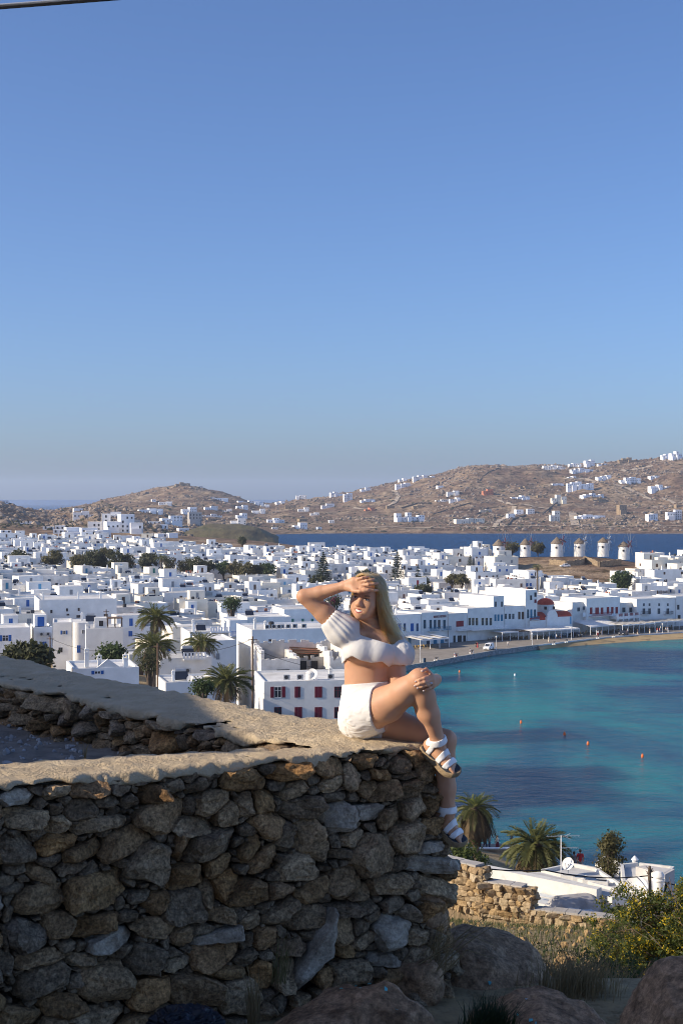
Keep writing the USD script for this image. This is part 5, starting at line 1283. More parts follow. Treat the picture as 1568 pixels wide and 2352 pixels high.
for X, Y, w, h in ((118, 1405, 5, 7.5), (154, 1401, 4.5, 7), (181, 1400, 4.5, 7), (180, 1416, 9, 6), (243, 1417, 9, 13), (156, 1412, 6, 4)): b.winpx(X, Y, w, h, 'g', 'paint_brown')
for x in (1.0, 9.2, 14.5): b.chimney(x, 0.9, b.H - 0.1, 1.2)
b = facade('white_house', 'low white house with three chimneys and a gabled dormer just over the wall', 168, 319, 152, 148, 1537, 8)
b.chimney(b.loc(206, 1530)[0], 3.0, b.H - 0.2, 1.55); b.chimney(b.loc(231, 1530)[0], 1.2, b.H - 0.2, 1.0); b.chimney(b.loc(291, 1530)[0], 1.0, b.H - 0.2, 1.0, 0.5)
m = MB(); x = b.loc(248, 1530)[0]; m.add([[x - 1.3, 0.1, b.H - 0.1], [x + 1.5, 0.1, b.H - 0.1], [x, 0.1, b.H + 0.95], [x - 1.3, 0.5, b.H - 0.1], [x + 1.5, 0.5, b.H - 0.1], [x, 0.5, b.H + 0.95]], [[0, 1, 2, 2], [5, 4, 3, 3], [0, 3, 4, 1], [1, 4, 5, 2], [2, 5, 3, 0]]); b.part('gable', m, 'plaster')
b.winpx(224, 1545, 14, 8, 'o', 'paint_blue')

# --- the waterfront row behind the quay
FL = lambda X: np.interp(X, [880, 974, 1060, 1130, 1206, 1310, 1424, 1550, 1700], [396, 405, 414, 422, 429, 438, 452, 464, 474])
def row(name, label, X0, X1, Ytop, depth=11, off=0.0, **k):
    return facade(name, label, X0, X1, FL(X0) + off, FL(X1) + off, Ytop, depth, 1.3, **k)
G = None
b = row('waterfront_house', 'white waterfront house with dark blue doors, partly behind the blond hair', 880, 967, 1415)
for X, k in ((905, 's'), (917, 's'), (929, 'g'), (946, 's'), (958, 'g')): b.winpx(X, 1441, 7 if k == 's' else 5, 18, k, 'paint_blue')
b.balcony(1.0, b.L - 0.2, b.loc(930, 1455)[1] - 0.7, 1.1, 'paint_white', solid=True); b.chimney(7, 3, b.H, 1.0)
for X in (915, 940): b.winpx(X, 1474, 7, 20, 'd', 'paint_teal')
b = row('waterfront_house', 'white waterfront shop building with dark wall lettering and two teal balconies', 968, 1029, 1408, off=0.3)
for X, c in ((975, 'paint_teal'), (988.5, 'paint_teal'), (998.5, 'paint_teal'), (1008, 'paint_brown'), (1020, 'paint_teal')): b.winpx(X, 1434, 5.6, 20, 'g', c)
for X0, X1, Y in ((982, 1003.5, 1450), (1013, 1035, 1447.5)): b.balcony(b.loc(X0, Y)[0], min(b.loc(X1, Y)[0], b.L + 0.4), b.loc(X0, Y)[1], 0.9, 'paint_teal')
for X, k in ((983, 'g'), (999, 'd'), (1015, 'd')): b.winpx(X, 1473, 8, 25, k, 'paint_teal')
b.winpx(1024, 1470, 6, 9, 'g', 'paint_white')
x, z = b.loc(995, 1419.5); x1 = b.loc(1023.5, 1419)[0]
_tx = meshkit.text_mesh('MARCO BICEGO', 0.62, 0.06, True); _v = np.array(_tx.vertices); _v[:, 0] *= (x1 - x) / (_v[:, 0].max() - _v[:, 0].min())
b.part('lettering', (np.c_[x + _v[:, 0], -0.02 - _v[:, 2], z + _v[:, 1]], _tx.faces[:, ::-1]), 'paint_maroon')
b = row('waterfront_house', 'white waterfront house with red shuttered window over arched shop doors', 1030, 1072, 1410, off=-0.2)
b.winpx(1055.5, 1433, 17, 13, 's', 'paint_red'); b.balcony(b.loc(1046, 1447)[0], b.L, b.loc(1046, 1447)[1] - 0.2, 1.2, 'paint_white', solid=True)
for X, w in ((1043, 5), (1055, 9), (1066, 6)): b.winpx(X, 1470, w, 20, 'd', 'opening_dark')
b = row('waterfront_house', 'tall white waterfront building with long white balcony and beige windows', 1073, 1157, 1398)
for X in (1078, 1086, 1094.5, 1108, 1117, 1126.5): b.winpx(X, 1428, 5.5, 17, 'g', 'paint_ochre')
for X in (1137, 1144, 1152): b.winpx(X, 1419, 4.5, 15, 's', 'paint_teal')
b.balcony(0.1, b.L, b.loc(1075, 1446)[1] - 0.2, 2.0, 'paint_white', solid=True)
m = MB(); x0 = b.loc(1133, 1380)[0]; H2 = b.loc(1133, 1370)[1]; m.box(x0, b.L, 0.02, 15, b.H - 0.3, H2); b.part('wall', m, 'plaster', label='upper storey with bright side wall'); m = MB(); m.box(x0 + .2, b.L - .2, .2, 14.8, H2, H2 + .012); b.part('roof', m, 'roof_white')
for X in (1138, 1152): b.winpx(X, 1388, 4, 12, 'g', 'paint_grey')
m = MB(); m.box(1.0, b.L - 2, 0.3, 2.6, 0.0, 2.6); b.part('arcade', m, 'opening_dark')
b = row('waterfront_house', 'low white waterfront house with shop windows between two tall ones', 1158, 1206, 1393, off=0.4)
for X in (1161, 1170, 1178): b.winpx(X, 1416, 5, 12, 'g', 'paint_grey')
for X, c in ((1192, 'paint_brown'), (1200, 'paint_brown')): b.winpx(X, 1414, 5, 17, 'd', c)
b = row('waterfront_house', 'tallest white waterfront house with bright side wall and loggia beside the red dome', 1206, 1233, 1356, depth=20)
for X in (1212, 1219.5, 1228): b.winpx(X, 1410, 4.6, 20, 'g' if X != 1219.5 else 'd', 'paint_teal')
b.winpx(1219, 1373, 4.5, 11, 'g', 'paint_brown'); b.winpx(1229, 1366, 5, 10, 'd', 'opening_dark'); b.winpx(1229, 1381, 5, 8, 's', 'paint_maroon'); b.balcony(1.6, b.L, b.loc(1220, 1423)[1], 1.2, 'paint_teal')
def red_church():
    P0, P1 = PX(1256, 1420, FL(1256) - 2), PX(1314, 1420, FL(1314) - 3); t = Bld('red_domed_church', 'white church with red dome and red barrel roof on the waterfront', P0, P1, 1.3, 'church'); foot(t, 13, -7)
    H = t.loc(1290, 1417)[1]; m = MB(); m.box(0, t.L, 0, 9, -1.5, H); t.part('wall', m, 'plaster')
    a = np.linspace(0, math.pi, 11)
    def barrel(x0, x1, y0, y1, z, hh, along='x'):
        m = MB()
        if along == 'x': pr = [((y0 + y1) / 2 - (y1 - y0) / 2 * math.cos(k), z + hh * math.sin(k)) for k in a]; v = [[x, p[0], p[1]] for x in (x0, x1) for p in pr]
        else: pr = [((x0 + x1) / 2 - (x1 - x0) / 2 * math.cos(k), z + hh * math.sin(k)) for k in a]; v = [[p[0], y, p[1]] for y in (y0, y1) for p in pr]
        m.add(v, [[k, k + 1, 12 + k, 11 + k] for k in range(10)]); m.f.append(np.array([[0, k, k + 1] for k in range(1, 10)])); m.f.append(np.array([[11, 12 + k, 11 + k] for k in range(1, 10)])); return m
    t.part('barrel_roof', barrel(t.L * 0.45, t.L - 0.02, 0.4, 6, H, 1.5), 'red_dome'); t.part('gable', barrel(0.1, t.L * 0.42, -0.05, 0.5, H - 0.2, 2.5, 'y'), 'plaster')
    t.part('barrel_roof', barrel(-5.5, 0.5, 1, 7, H - 0.8, 2.2), 'red_dome')
    m = MB(); m.box(-6, -0.01, 0.5, 9, -1.5, H - 0.8); t.part('wall', m, 'plaster')
    c = np.array([*(np.array(t.loc(1252, 1400))[:1]), 6.0]); x, z = t.loc(1252, 1389, -6); zt = t.loc(1252, 1373, -6)[1]; r = 0.5 * abs(t.loc(1269, 1389, -6)[0] - t.loc(1235, 1389, -6)[0])
    m = MB(); m.lathe([(r * 0.98, H - 1.5), (r * 0.98, z), (r * 1.03, z), (r * 1.03, z + 0.12), (r * 0.9, z + 0.12)], 20, (x, 6, 0)); t.part('drum', m, 'plaster', smooth=30)
    m = MB(); m.lathe([(r * math.cos(k), z + 0.1 + (zt - z - 0.2) * math.sin(k)) for k in np.linspace(0, math.pi / 2, 9)], 20, (x, 6, 0)); d = t.part('dome', m, 'red_dome', smooth=True)
    m = MB(); m.box(x - 0.3, x + 0.3, 5.7, 6.3, zt - 0.1, zt + 0.5); m.box(x - 0.05, x + 0.05, 5.95, 6.05, zt + 0.5, zt + 1.3); m.box(x - 0.3, x + 0.3, 5.96, 6.04, zt + 0.9, zt + 1.0); t.part('cross', m, 'plaster', parent=d)
    for k in (-0.6, 0.5): m = MB(); m.box(x + k * r - 0.18, x + k * r + 0.18, 6 - r * 1.05, 6 - r * 0.7, z - 1.3, z - 0.4); t.part('window', m, 'opening_dark')
    # bell gable
    m = MB(); x2 = t.L * 0.72; m.box(x2 - 0.8, x2 - 0.4, 8, 8.5, H, H + 2.2); m.box(x2 + 0.4, x2 + 0.8, 8, 8.5, H, H + 2.2); m.add(barrel(x2 - 0.8, x2 + 0.8, 8, 8.5, H + 2.2, 0.9, 'y').get()[0], barrel(x2 - 0.8, x2 + 0.8, 8, 8.5, H + 2.2, 0.9, 'y').get()[1]); t.part('bell_gable', m, 'plaster')
    m = MB(); m.box(t.L - 0.9, t.L - 0.4, -0.05, 0, 3.2, 5.5); t.part('emblem', m, 'paint_skyblue')
red_church()
b = row('waterfront_house', 'white waterfront house with six red shuttered doors and red balcony', 1346, 1424, 1375)
for X in (1357, 1370.5, 1382, 1395.5, 1405.5, 1415.5): b.winpx(X, 1402 if X > 1390 else 1403, 5.4 if X != 1370.5 else 8, 15, 's', 'paint_red')
b.balcony(b.loc(1352, 1414)[0], b.loc(1398, 1414)[0], b.loc(1352, 1416)[1], 1.2, 'paint_red'); b.winpx(1340, 1397, 5, 8, 'g', 'paint_grey'); b.winpx(1341, 1412, 6, 10, 's', 'paint_white')
m = MB(); x0, x1 = b.loc(1400, 1415)[0], b.loc(1449, 1415)[0]; z = b.loc(1400, 1415)[1]
for k in range(5): xx = x0 + (x1 - x0) * k / 4; m.box(xx - 0.35, xx + 0.35, -3.4, -3.0, 0, z + 0.9)
m.box(x0 - 0.3, x1 + 0.3, -3.42, -0.02, z - 0.9, z); b.part('terrace', m, 'plaster', label='arched terrace with red railings')
m = MB()
for k in range(4):
    xx = x0 + (x1 - x0) * (k + 0.5) / 4
    for q in np.linspace(-0.42, 0.42, 9): m.box(xx + q * (x1 - x0) / 4 - 0.03, xx + q * (x1 - x0) / 4 + 0.03, -3.3, -3.2, z, z + 0.85)
b.part('railing', m, 'paint_red')
b = row('waterfront_house', 'grey white waterfront house in shade with a low parapet before the church', 1314, 1345, 1384, off=2)
b.winpx(1328, 1400, 6, 9, 'g', 'paint_grey')
b = row('waterfront_house', 'recessed white waterfront house with two brown framed windows', 1425, 1461, 1385, off=3)
for X in (1432, 1448): b.winpx(X, 1401, 7, 11, 'g', 'paint_brown')
b = row('waterfront_house', 'broad white mansion with two rows of grey windows and small balconies', 1462, 1551, 1376)
for X in (1478, 1491, 1513, 1533): b.winpx(X, 1389, 4, 6.5, 'g', 'paint_grey')
for X in (1478, 1491, 1512.5, 1533): b.winpx(X, 1404, 6, 13, 'g', 'paint_grey')
for X in (1480, 1533): b.balcony(b.loc(X - 9, 1411)[0], b.loc(X + 9, 1411)[0], b.loc(X, 1411)[1], 0.8, 'metal_dark')
m = MB(); m.box(-0.1, b.L + 0.1, -0.12, 0, b.H - 0.35, b.H - 0.1); b.part('cornice', m, 'plaster')
b = row('waterfront_house', 'white waterfront house with narrow dark windows at the frame edge', 1552, 1650, 1370)
for X in (1557, 1573): b.winpx(X, 1395, 5, 11, 'g', 'paint_brown'); b.winpx(X + 2, 1420, 6, 14, 'd', 'opening_dark')

# --- quay, promenade, beach
def ribbon(name, lo, hi, mt, label, kind='structure', smooth=False):
    """Sheet between two polylines of equal length."""
    n = len(lo); v = np.vstack([lo, hi]); return obj(name, (v, [[k, k + 1, n + k + 1, n + k] for k in range(n - 1)]), mt, label=label, kind=kind, smooth=smooth)
def dense(pts, n):
    p = np.asarray(pts, float); L = np.r_[0, np.cumsum(np.linalg.norm(np.diff(p, axis=0), axis=1))]; t = np.linspace(0, L[-1], n); return np.stack([np.interp(t, L, p[:, k]) for k in range(p.shape[1])], 1)
noisy('quay_paving', (0.20, 0.175, 0.145), (0.29, 0.255, 0.21), 0.35, 0.92, 0.3, 4.0, 0.02)
noisy('sand', (0.33, 0.235, 0.115), (0.42, 0.31, 0.165), 0.25, 0.95, 0.4, 6.0, 0.03)
_q = dense(QUAY, 60); _bk = dense([PX(X, 1460, FL(X) + 1.0)[:2] for X in (850, 974, 1060, 1130, 1206, 1250)], 60)
ribbon('quay', np.c_[_q, np.full(60, 1.25)], np.c_[_bk, np.full(60, 1.27)], 'quay_paving', 'paved quay in front of the waterfront houses')
_pe = dense([PXz(X, Y, 1.25)[:2] for X, Y in ((1236, 1482), (1294, 1475), (1380, 1465), (1460, 1458), (1568, 1452), (1800, 1444))], 60); _pb = dense([PX(X, 1460, FL(X) + 1.0)[:2] for X in (1250, 1310, 1424, 1550, 1820)], 60)
ribbon('promenade', np.c_[_pe, np.full(60, 1.254)], np.c_[_pb, np.full(60, 1.272)], 'quay_paving', 'paved promenade between the beach and the restaurants')
_be = dense(BEACH, 60); _mid = 0.5 * _be + 0.5 * _pe
v = np.vstack([np.c_[_be + (_be - _pe) * 0.35, np.full(60, -0.55)], np.c_[_be, np.full(60, 0.03)], np.c_[_mid, np.full(60, 0.55)], np.c_[_pe, np.full(60, 0.95)]])
v[:, 2] += (meshkit.fbm(v / 4.0, 3, 4) - 0.5) * 0.25 * (np.arange(len(v)) // 60 > 0)
obj('beach', (v, [[r * 60 + k, r * 60 + k + 1, (r + 1) * 60 + k + 1, (r + 1) * 60 + k] for r in range(3) for k in range(59)]), 'sand', smooth=True, label='narrow sandy beach along the promenade', kind='structure')
noisy('quay_wall', (0.10, 0.10, 0.10), (0.42, 0.41, 0.39), 2.4, 0.95, 0.8, 5.0, 0.1)
def quay_wall(pts, name, label, z0, z1, mt, th=0.5, cap=None):
    t = thing(name, label, 'wall'); p = np.asarray(pts); d = np.gradient(p, axis=0); n = np.c_[-d[:, 1], d[:, 0]]; n /= np.linalg.norm(n, axis=1)[:, None]
    a, b_ = p - n * 0.02, p + n * th; k = len(p)
    v = np.vstack([np.c_[a, np.full(k, z0)], np.c_[a, np.full(k, z1)], np.c_[b_, np.full(k, z1)], np.c_[b_, np.full(k, z0)]]); f = [[r * k + i, r * k + i + 1, (r + 1) * k + i + 1, (r + 1) * k + i] for r in range(3) for i in range(k - 1)]
    obj('stonework', (v, f), mt, t)
    if cap: v = np.vstack([np.c_[a - n * 0.03, np.full(k, z1 + 0.004)], np.c_[a - n * 0.03, np.full(k, z1 + 0.12)], np.c_[b_, np.full(k, z1 + 0.12)], np.c_[b_, np.full(k, z1 + 0.004)]]); obj('kerb', (v, f), cap, t)
quay_wall(_q, 'quay_wall', 'mottled stone quay wall dropping into the dark water', -2.0, 1.24, 'quay_wall', cap='concrete')
quay_wall(_pe, 'kerb_wall', 'low white kerb wall between the promenade and the beach', 0.2, 1.35, 'roof_white', 0.4)

# --- awnings and canopies of the restaurants
def canopy(label, X0, X1, Yt, Yf, n, mt='canvas', zf=2.6, zr=3.3, depth=5.0, off=0.5, floor=True, slats=0):
    P0, P1 = PX(X0, 1440, FL(X0) - off), PX(X1, 1440, FL(X1) - off); t = Bld('restaurant_canopy', label, P0, P1, 1.3, 'canopy', None); L = t.L
    zr_ = t.loc((X0 + X1) / 2, Yt)[1] if Yt else zr
    m = MB(); y1, y0 = 0.0, -depth
    m.add([[0, y0, zf], [L, y0, zf], [L, y1, zr_], [0, y1, zr_], [0, y0, zf - 0.06], [L, y0, zf - 0.06], [L, y1, zr_ - 0.06], [0, y1, zr_ - 0.06]], [[0, 1, 2, 3], [7, 6, 5, 4], [0, 4, 5, 1], [1, 5, 6, 2], [2, 6, 7, 3], [3, 7, 4, 0]]); t.part('roof', m, mt)
    m = MB(); m.box(0, L, y0 - 0.03, y0 - 0.005, zf - 0.35, zf + 0.02); t.part('valance', m, mt)
    for k in range(n + 1): m = MB(); x = 0.1 + (L - 0.2) * k / n; m.box(x - 0.07, x + 0.07, y0 + 0.05, y0 + 0.2, -0.05, zf - 0.062); t.part('post', m, 'paint_white')
    for k in range(n): m = MB(); x = L * (k + 0.5) / n; m.add([[x - 0.06, y0 + 0.02, zf + 0.02], [x + 0.06, y0 + 0.02, zf + 0.02], [x + 0.06, y1, zr_ + 0.03], [x - 0.06, y1, zr_ + 0.03]] , [[0, 1, 2, 3]]); m.add([[x - 0.06, y0 + 0.02, zf + 0.005], [x - 0.06, y0 + 0.02, zf + 0.02], [x - 0.06, y1, zr_ + 0.03], [x - 0.06, y1, zr_ + 0.005]], [[0, 1, 2, 3]]); t.part('rib', m, 'paint_white')
    for k in range(slats):
        m = MB(); x0 = L * (k + 0.12) / slats; m.add([[x0, y0 + 0.2, zf + 0.30], [x0 + L / slats * 0.7, y0 + 0.2, zf + 0.10], [x0 + L / slats * 0.7, y1 - 0.3, zr_ + 0.15], [x0, y1 - 0.3, zr_ + 0.45]], [[0, 1, 2, 3], [3, 2, 1, 0]]); t.part('slat_panel', m, 'paint_white')
    return t
canopy('white canopy on posts at the open end of the quay beside the puff sleeve', 930, 997, None, None, 3, zf=2.7, zr=3.1, depth=6.5, off=4.0, slats=3)
canopy('white sloping restaurant awning next to the parked white van', 1122, 1160, 1449, None, 2, zf=2.5, depth=6, off=0.3)
canopy('dark brown restaurant awning between two white ones', 1160, 1185, 1446, None, 2, 'wood_brown', zf=2.6, depth=6, off=0.3)
canopy('long white restaurant awning below the red domed church', 1185, 1296, 1440, None, 8, zf=2.6, depth=7, off=2.5)
canopy('white flat awning right of the church above the café tables', 1316, 1385, 1424, None, 5, zf=2.7, depth=7, off=1.0)
canopy('long slatted white pergola roof under the red balcony house', 1386, 1462, 1428, None, 6, zf=2.8, depth=8, off=4.2, slats=6)
canopy('slatted white pergola roof in front of the broad mansion', 1463, 1547, 1424, None, 6, zf=2.8, depth=8, off=1.5, slats=6)

# dining furniture under the canopies
def cafe_set(p, rot, col):
    t = thing('cafe_table', None, 'table', p, rot); m = MB(); m.lathe([(0.36, 0.72), (0.38, 0.74), (0.36, 0.76), (0, 0.76)], 10); obj('table_top', m, col, t); m = MB(); m.tube([(0, 0, 0), (0, 0, 0.72)], 0.04, 5); m.box(-0.25, 0.25, -0.25, 0.25, 0, 0.03); obj('pedestal', m, 'metal_dark', t)
    cs = []
    for s in (-1, 1):
        c = thing('cafe_chair', None, 'chair', (p[0] + 0.68 * s * math.cos(rot), p[1] + 0.68 * s * math.sin(rot), p[2]), rot + (math.pi / 2 if s > 0 else -math.pi / 2))
        m = MB(); m.box(-0.2, 0.2, -0.2, 0.2, 0.43, 0.47); obj('seat', m, col, c); m = MB(); m.box(-0.2, 0.2, -0.22, -0.18, 0.47, 0.9); obj('backrest', m, col, c)
        for a in (-1, 1):
            for q in (-1, 1): m = MB(); m.box(a * 0.17 - 0.02, a * 0.17 + 0.02, q * 0.17 - 0.02, q * 0.17 + 0.02, 0, 0.43); obj('leg', m, col, c)
        cs.append(c)
    return t, cs
_proto = {}
_rng = np.random.default_rng(77)
for X0, X1, off, n, col, what in ((932, 990, 8.0, 7, 'paint_ochre', 'under the canopy at the quay end'), (1124, 1180, 3.5, 7, 'wood_brown', 'under the awnings by the white van'), (1190, 1250, 6.5, 8, 'paint_ochre', 'under the long awning by the church'), (1255, 1310, 6.5, 7, 'paint_skyblue', 'in front of the red domed church'), (1320, 1545, 6.0, 18, 'paint_ochre', 'under the pergolas by the beach promenade')):
    word = {'paint_ochre': 'yellow-brown', 'wood_brown': 'dark wooden', 'paint_skyblue': 'pale blue'}[col]
    for k in range(n):
        X = X0 + (X1 - X0) * (k + 0.5) / n + _rng.normal(0, 1); p = PX(X, 1450, FL(X) - off + _rng.normal(0, 0.9)); p[2] = 1.275
        lt, lc, gr = f'{word} café table {what}', f'{word} café chair {what}', 'café furniture ' + what
        if col not in _proto: _proto[col] = cafe_set(p, 0.4, col); t, cs = _proto[col]
        else:
            t = dup(_proto[col][0], lt, p, 0.4); cs = []
            for s, c in zip((-1, 1), _proto[col][1]): cs.append(dup(c, lc, (p[0] + 0.68 * s * math.cos(0.4), p[1] + 0.68 * s * math.sin(0.4), p[2]), 0.4 + (math.pi / 2 if s > 0 else -math.pi / 2)))
        custom(t, lt, None, gr)
        for c in cs: custom(c, lc, None, gr)
# ------------------------------------------------------------------ trees
def leafy(name, c1, c2, c3, rough=0.6, tl=0.42):
    mat(name, {'g': ('geometry', {}), 'r': ('rgb_ramp', {'ramp': [(0.0, c1), (0.5, c2), (1.0, c3)]}), 'p': ('principled_bsdf', {'roughness': rough, 'specular_ior_level': 0.3}), 't': ('translucent_bsdf', {}), 'm': ('mix_closure', {'fac': tl})},
        [('g.random_per_island', 'r.fac'), ('r.color', 'p.base_color'), ('r.color', 't.color'), ('p.BSDF', 'm.closure1'), ('t.BSDF', 'm.closure2')], surface='m.closure')
leafy('leaf_olive', (0.112, 0.101, 0.039), (0.182, 0.161, 0.063), (0.252, 0.217, 0.091))
leafy('leaf_dark', (0.068, 0.072, 0.03), (0.112, 0.12, 0.048), (0.173, 0.173, 0.072))
leafy('leaf_green', (0.058, 0.085, 0.026), (0.104, 0.143, 0.042), (0.156, 0.195, 0.058))
leafy('leaf_yellow', (0.07, 0.09, 0.02), (0.14, 0.16, 0.03), (0.30, 0.27, 0.04))
leafy('leaf_pine', (0.039, 0.056, 0.031), (0.063, 0.084, 0.042), (0.084, 0.105, 0.056))
leafy('petal_magenta', (0.22, 0.03, 0.10), (0.34, 0.05, 0.16), (0.28, 0.08, 0.15))
leafy('petal_yellow', (0.55, 0.40, 0.02), (0.62, 0.47, 0.03), (0.50, 0.36, 0.02))
leafy('frond_green', (0.135, 0.142, 0.047), (0.223, 0.223, 0.078), (0.338, 0.317, 0.128), 0.5, 0.3)
leafy('frond_fresh', (0.14, 0.165, 0.045), (0.20, 0.22, 0.06), (0.27, 0.27, 0.09), 0.5, 0.3)
leafy('frond_dead', (0.15, 0.105, 0.055), (0.25, 0.18, 0.10), (0.34, 0.26, 0.15), 0.8, 0.15)
noisy('bark', (0.07, 0.05, 0.035), (0.15, 0.115, 0.085), 3.0, 0.95, 0.6, 12.0, 0.03)
noisy('palm_bark', (0.075, 0.055, 0.04), (0.19, 0.145, 0.10), 5.0, 0.95, 0.8, 14.0, 0.05, vec_scale=(1, 1, 2.5))

def leaf_cloud(centers, spread, size, n, rng, up=0.3):
    """n leaf-sized quads scattered round each centre."""
    c = np.repeat(centers, n, 0); sp = np.repeat(np.broadcast_to(spread, (len(centers),)), n)
    d = rng.normal(0, 1, (len(c), 3)); d /= np.linalg.norm(d, axis=1)[:, None]; p = c + d * (sp * rng.uniform(0.2, 1.0, len(c)) ** 0.6)[:, None] * [1, 1, 0.8]
    a = rng.normal(0, 1, (len(c), 3)); a /= np.linalg.norm(a, axis=1)[:, None]; b = np.cross(a, d + [0, 0, up]); b /= np.linalg.norm(b, axis=1)[:, None] + 1e-9
    s = size * rng.uniform(0.6, 1.4, (len(c), 1)); a, b = a * s, b * s * 0.6
    v = np.stack([p - a, p + b, p + a, p - b], 1).reshape(-1, 3); i = np.arange(len(c)) * 4
    return v, np.stack([i, i + 1, i + 2, i + 3], 1)

def tree(name, label, base, h, w, mt='leaf_olive', seed=0, group=None, clumps=26, n=42, leaf=None, trunk=0.28, cat='tree', crown=(0.62, 0.5), extra=None):
    rng = np.random.default_rng(seed); t = thing(name, label, cat, base, 0, group)
    u = rng.normal(0, 1, (clumps, 3)); u /= np.linalg.norm(u, axis=1)[:, None]; r = rng.uniform(0.45, 1.0, clumps) ** 0.5
    c = u * r[:, None] * [w / 2 * 0.82, w / 2 * 0.82, h * crown[1] / 2 * 0.85] + [0, 0, h * crown[0]]
    c[:, :2] += (c[:, 2:3] / h - crown[0]) * rng.normal(0, 0.3, 2) * w * 0.2
    m = MB(); m.tube([(0, 0, -0.5), (0.02 * w, 0, h * trunk * 0.6), (0.01 * w, 0.03 * w, h * trunk), (0, 0, h * crown[0])], [0.045 * h * 0.7, 0.035 * h * 0.7, 0.03 * h * 0.7, 0.012 * h], 7)
    for q in c[rng.permutation(clumps)[:min(9, clumps)]]: m.tube([(0, 0, h * trunk * rng.uniform(0.7, 1.2)), q * [0.5, 0.5, 0.8], q], [0.016 * h, 0.011 * h, 0.004 * h], 5)
    obj('trunk', m, 'bark', t, smooth=True)
    m = MB(); m.add(*leaf_cloud(c, 0.17 * (w + h * 0.5) * rng.uniform(0.6, 1.1, clumps), leaf or 0.06 * w, n, rng)); obj('crown', m, mt, t)
    if extra: m = MB(); m.add(*leaf_cloud(c[rng.permutation(clumps)[:extra[1]]], 0.2 * w, (leaf or 0.06 * w) * 0.8, extra[2], rng)); obj('blossom', m, extra[0], t)
    return t

def conifer(name, label, base, h, w, seed, group=None):
    rng = np.random.default_rng(seed); t = thing(name, label, 'pine tree', base, 0, group)
    m = MB(); m.tube([(0, 0, -0.5), (0, 0, h * 0.5), (0, 0, h)], [h * 0.016, h * 0.011, h * 0.003], 7); obj('trunk', m, 'bark', t, smooth=True)
    m = MB(); k = 0
    nw = 17
    for i in range(nw):
        f = i / (nw - 1); z = h * (0.16 + 0.82 * f); R = w / 2 * (1 - f) ** 0.8 * rng.uniform(0.8, 1.1) + 0.03 * w
        for j in range(7 if f < 0.8 else 5):
            a = j * 2 * math.pi / 7 + i * 0.7 + rng.normal(0, 0.15); d = np.array([math.cos(a), math.sin(a), 0])
            pts = [np.array([0, 0, z]) + d * R * q + [0, 0, R * (0.10 * q - 0.25 * q * (1 - q))] for q in (0, 0.35, 0.7, 1.0)]
            m.tube(pts, [h * 0.004, h * 0.003, h * 0.002, h * 0.001], 3)
            cen = np.array([np.array([0, 0, z]) + d * R * q + [0, 0, R * (0.10 * q - 0.25 * q * (1 - q))] for q in np.linspace(0.3, 1, 6)])
            m.add(*leaf_cloud(cen, 0.045 * w, 0.028 * w, 7, rng, 1.0))
    obj('crown', m, 'leaf_pine', t); return t

def frond(L, droop, rng, width=0.5, n=20, lift=0.0, dead=False):
    """One palm leaf along +x: arching rachis and two rows of leaflets."""
    m = MB(); q = np.linspace(0, 1, 10); ang = lift - droop * q ** 1.3
    x = np.r_[0, np.cumsum(np.cos((ang[1:] + ang[:-1]) / 2))] * L / 9; z = np.r_[0, np.cumsum(np.sin((ang[1:] + ang[:-1]) / 2))] * L / 9
    P = np.c_[x, np.zeros(10), z]; m.tube(P, np.linspace(0.045, 0.008, 10) * L / 3, 3)
    T = np.gradient(P, axis=0); T /= np.linalg.norm(T, axis=1)[:, None]
    for i in range(n):
        f = 0.14 + 0.86 * (i + 0.5) / n; p = np.array([np.interp(f, q, P[:, k]) for k in range(3)]); t = np.array([np.interp(f, q, T[:, k]) for k in range(3)]); N = np.array([-t[2], 0, t[0]])
        l = width * L / 3 * (0.35 + 1.3 * math.sin(math.pi * min(1, 0.12 + 0.8 * f)) ** 0.8) * rng.uniform(0.8, 1.1)
        for s in (-1, 1):
            d = t * 0.62 + np.array([0, s * 0.72, 0]) + N * (0.34 if not dead else -0.5) + rng.normal(0, 0.06, 3); d /= np.linalg.norm(d)
            b = np.cross(d, N); b /= np.linalg.norm(b) + 1e-9; wd = 0.034 * L / 3
            tip = p + d * l + [0, 0, -0.18 * l * (1.5 if dead else 1)]
            m.add([p - b * wd, p + d * l * 0.5 + b * wd * 1.2 + N * 0.02, tip, p + d * l * 0.5 - b * wd * 1.2], [[0, 1, 2, 3]])
    return m

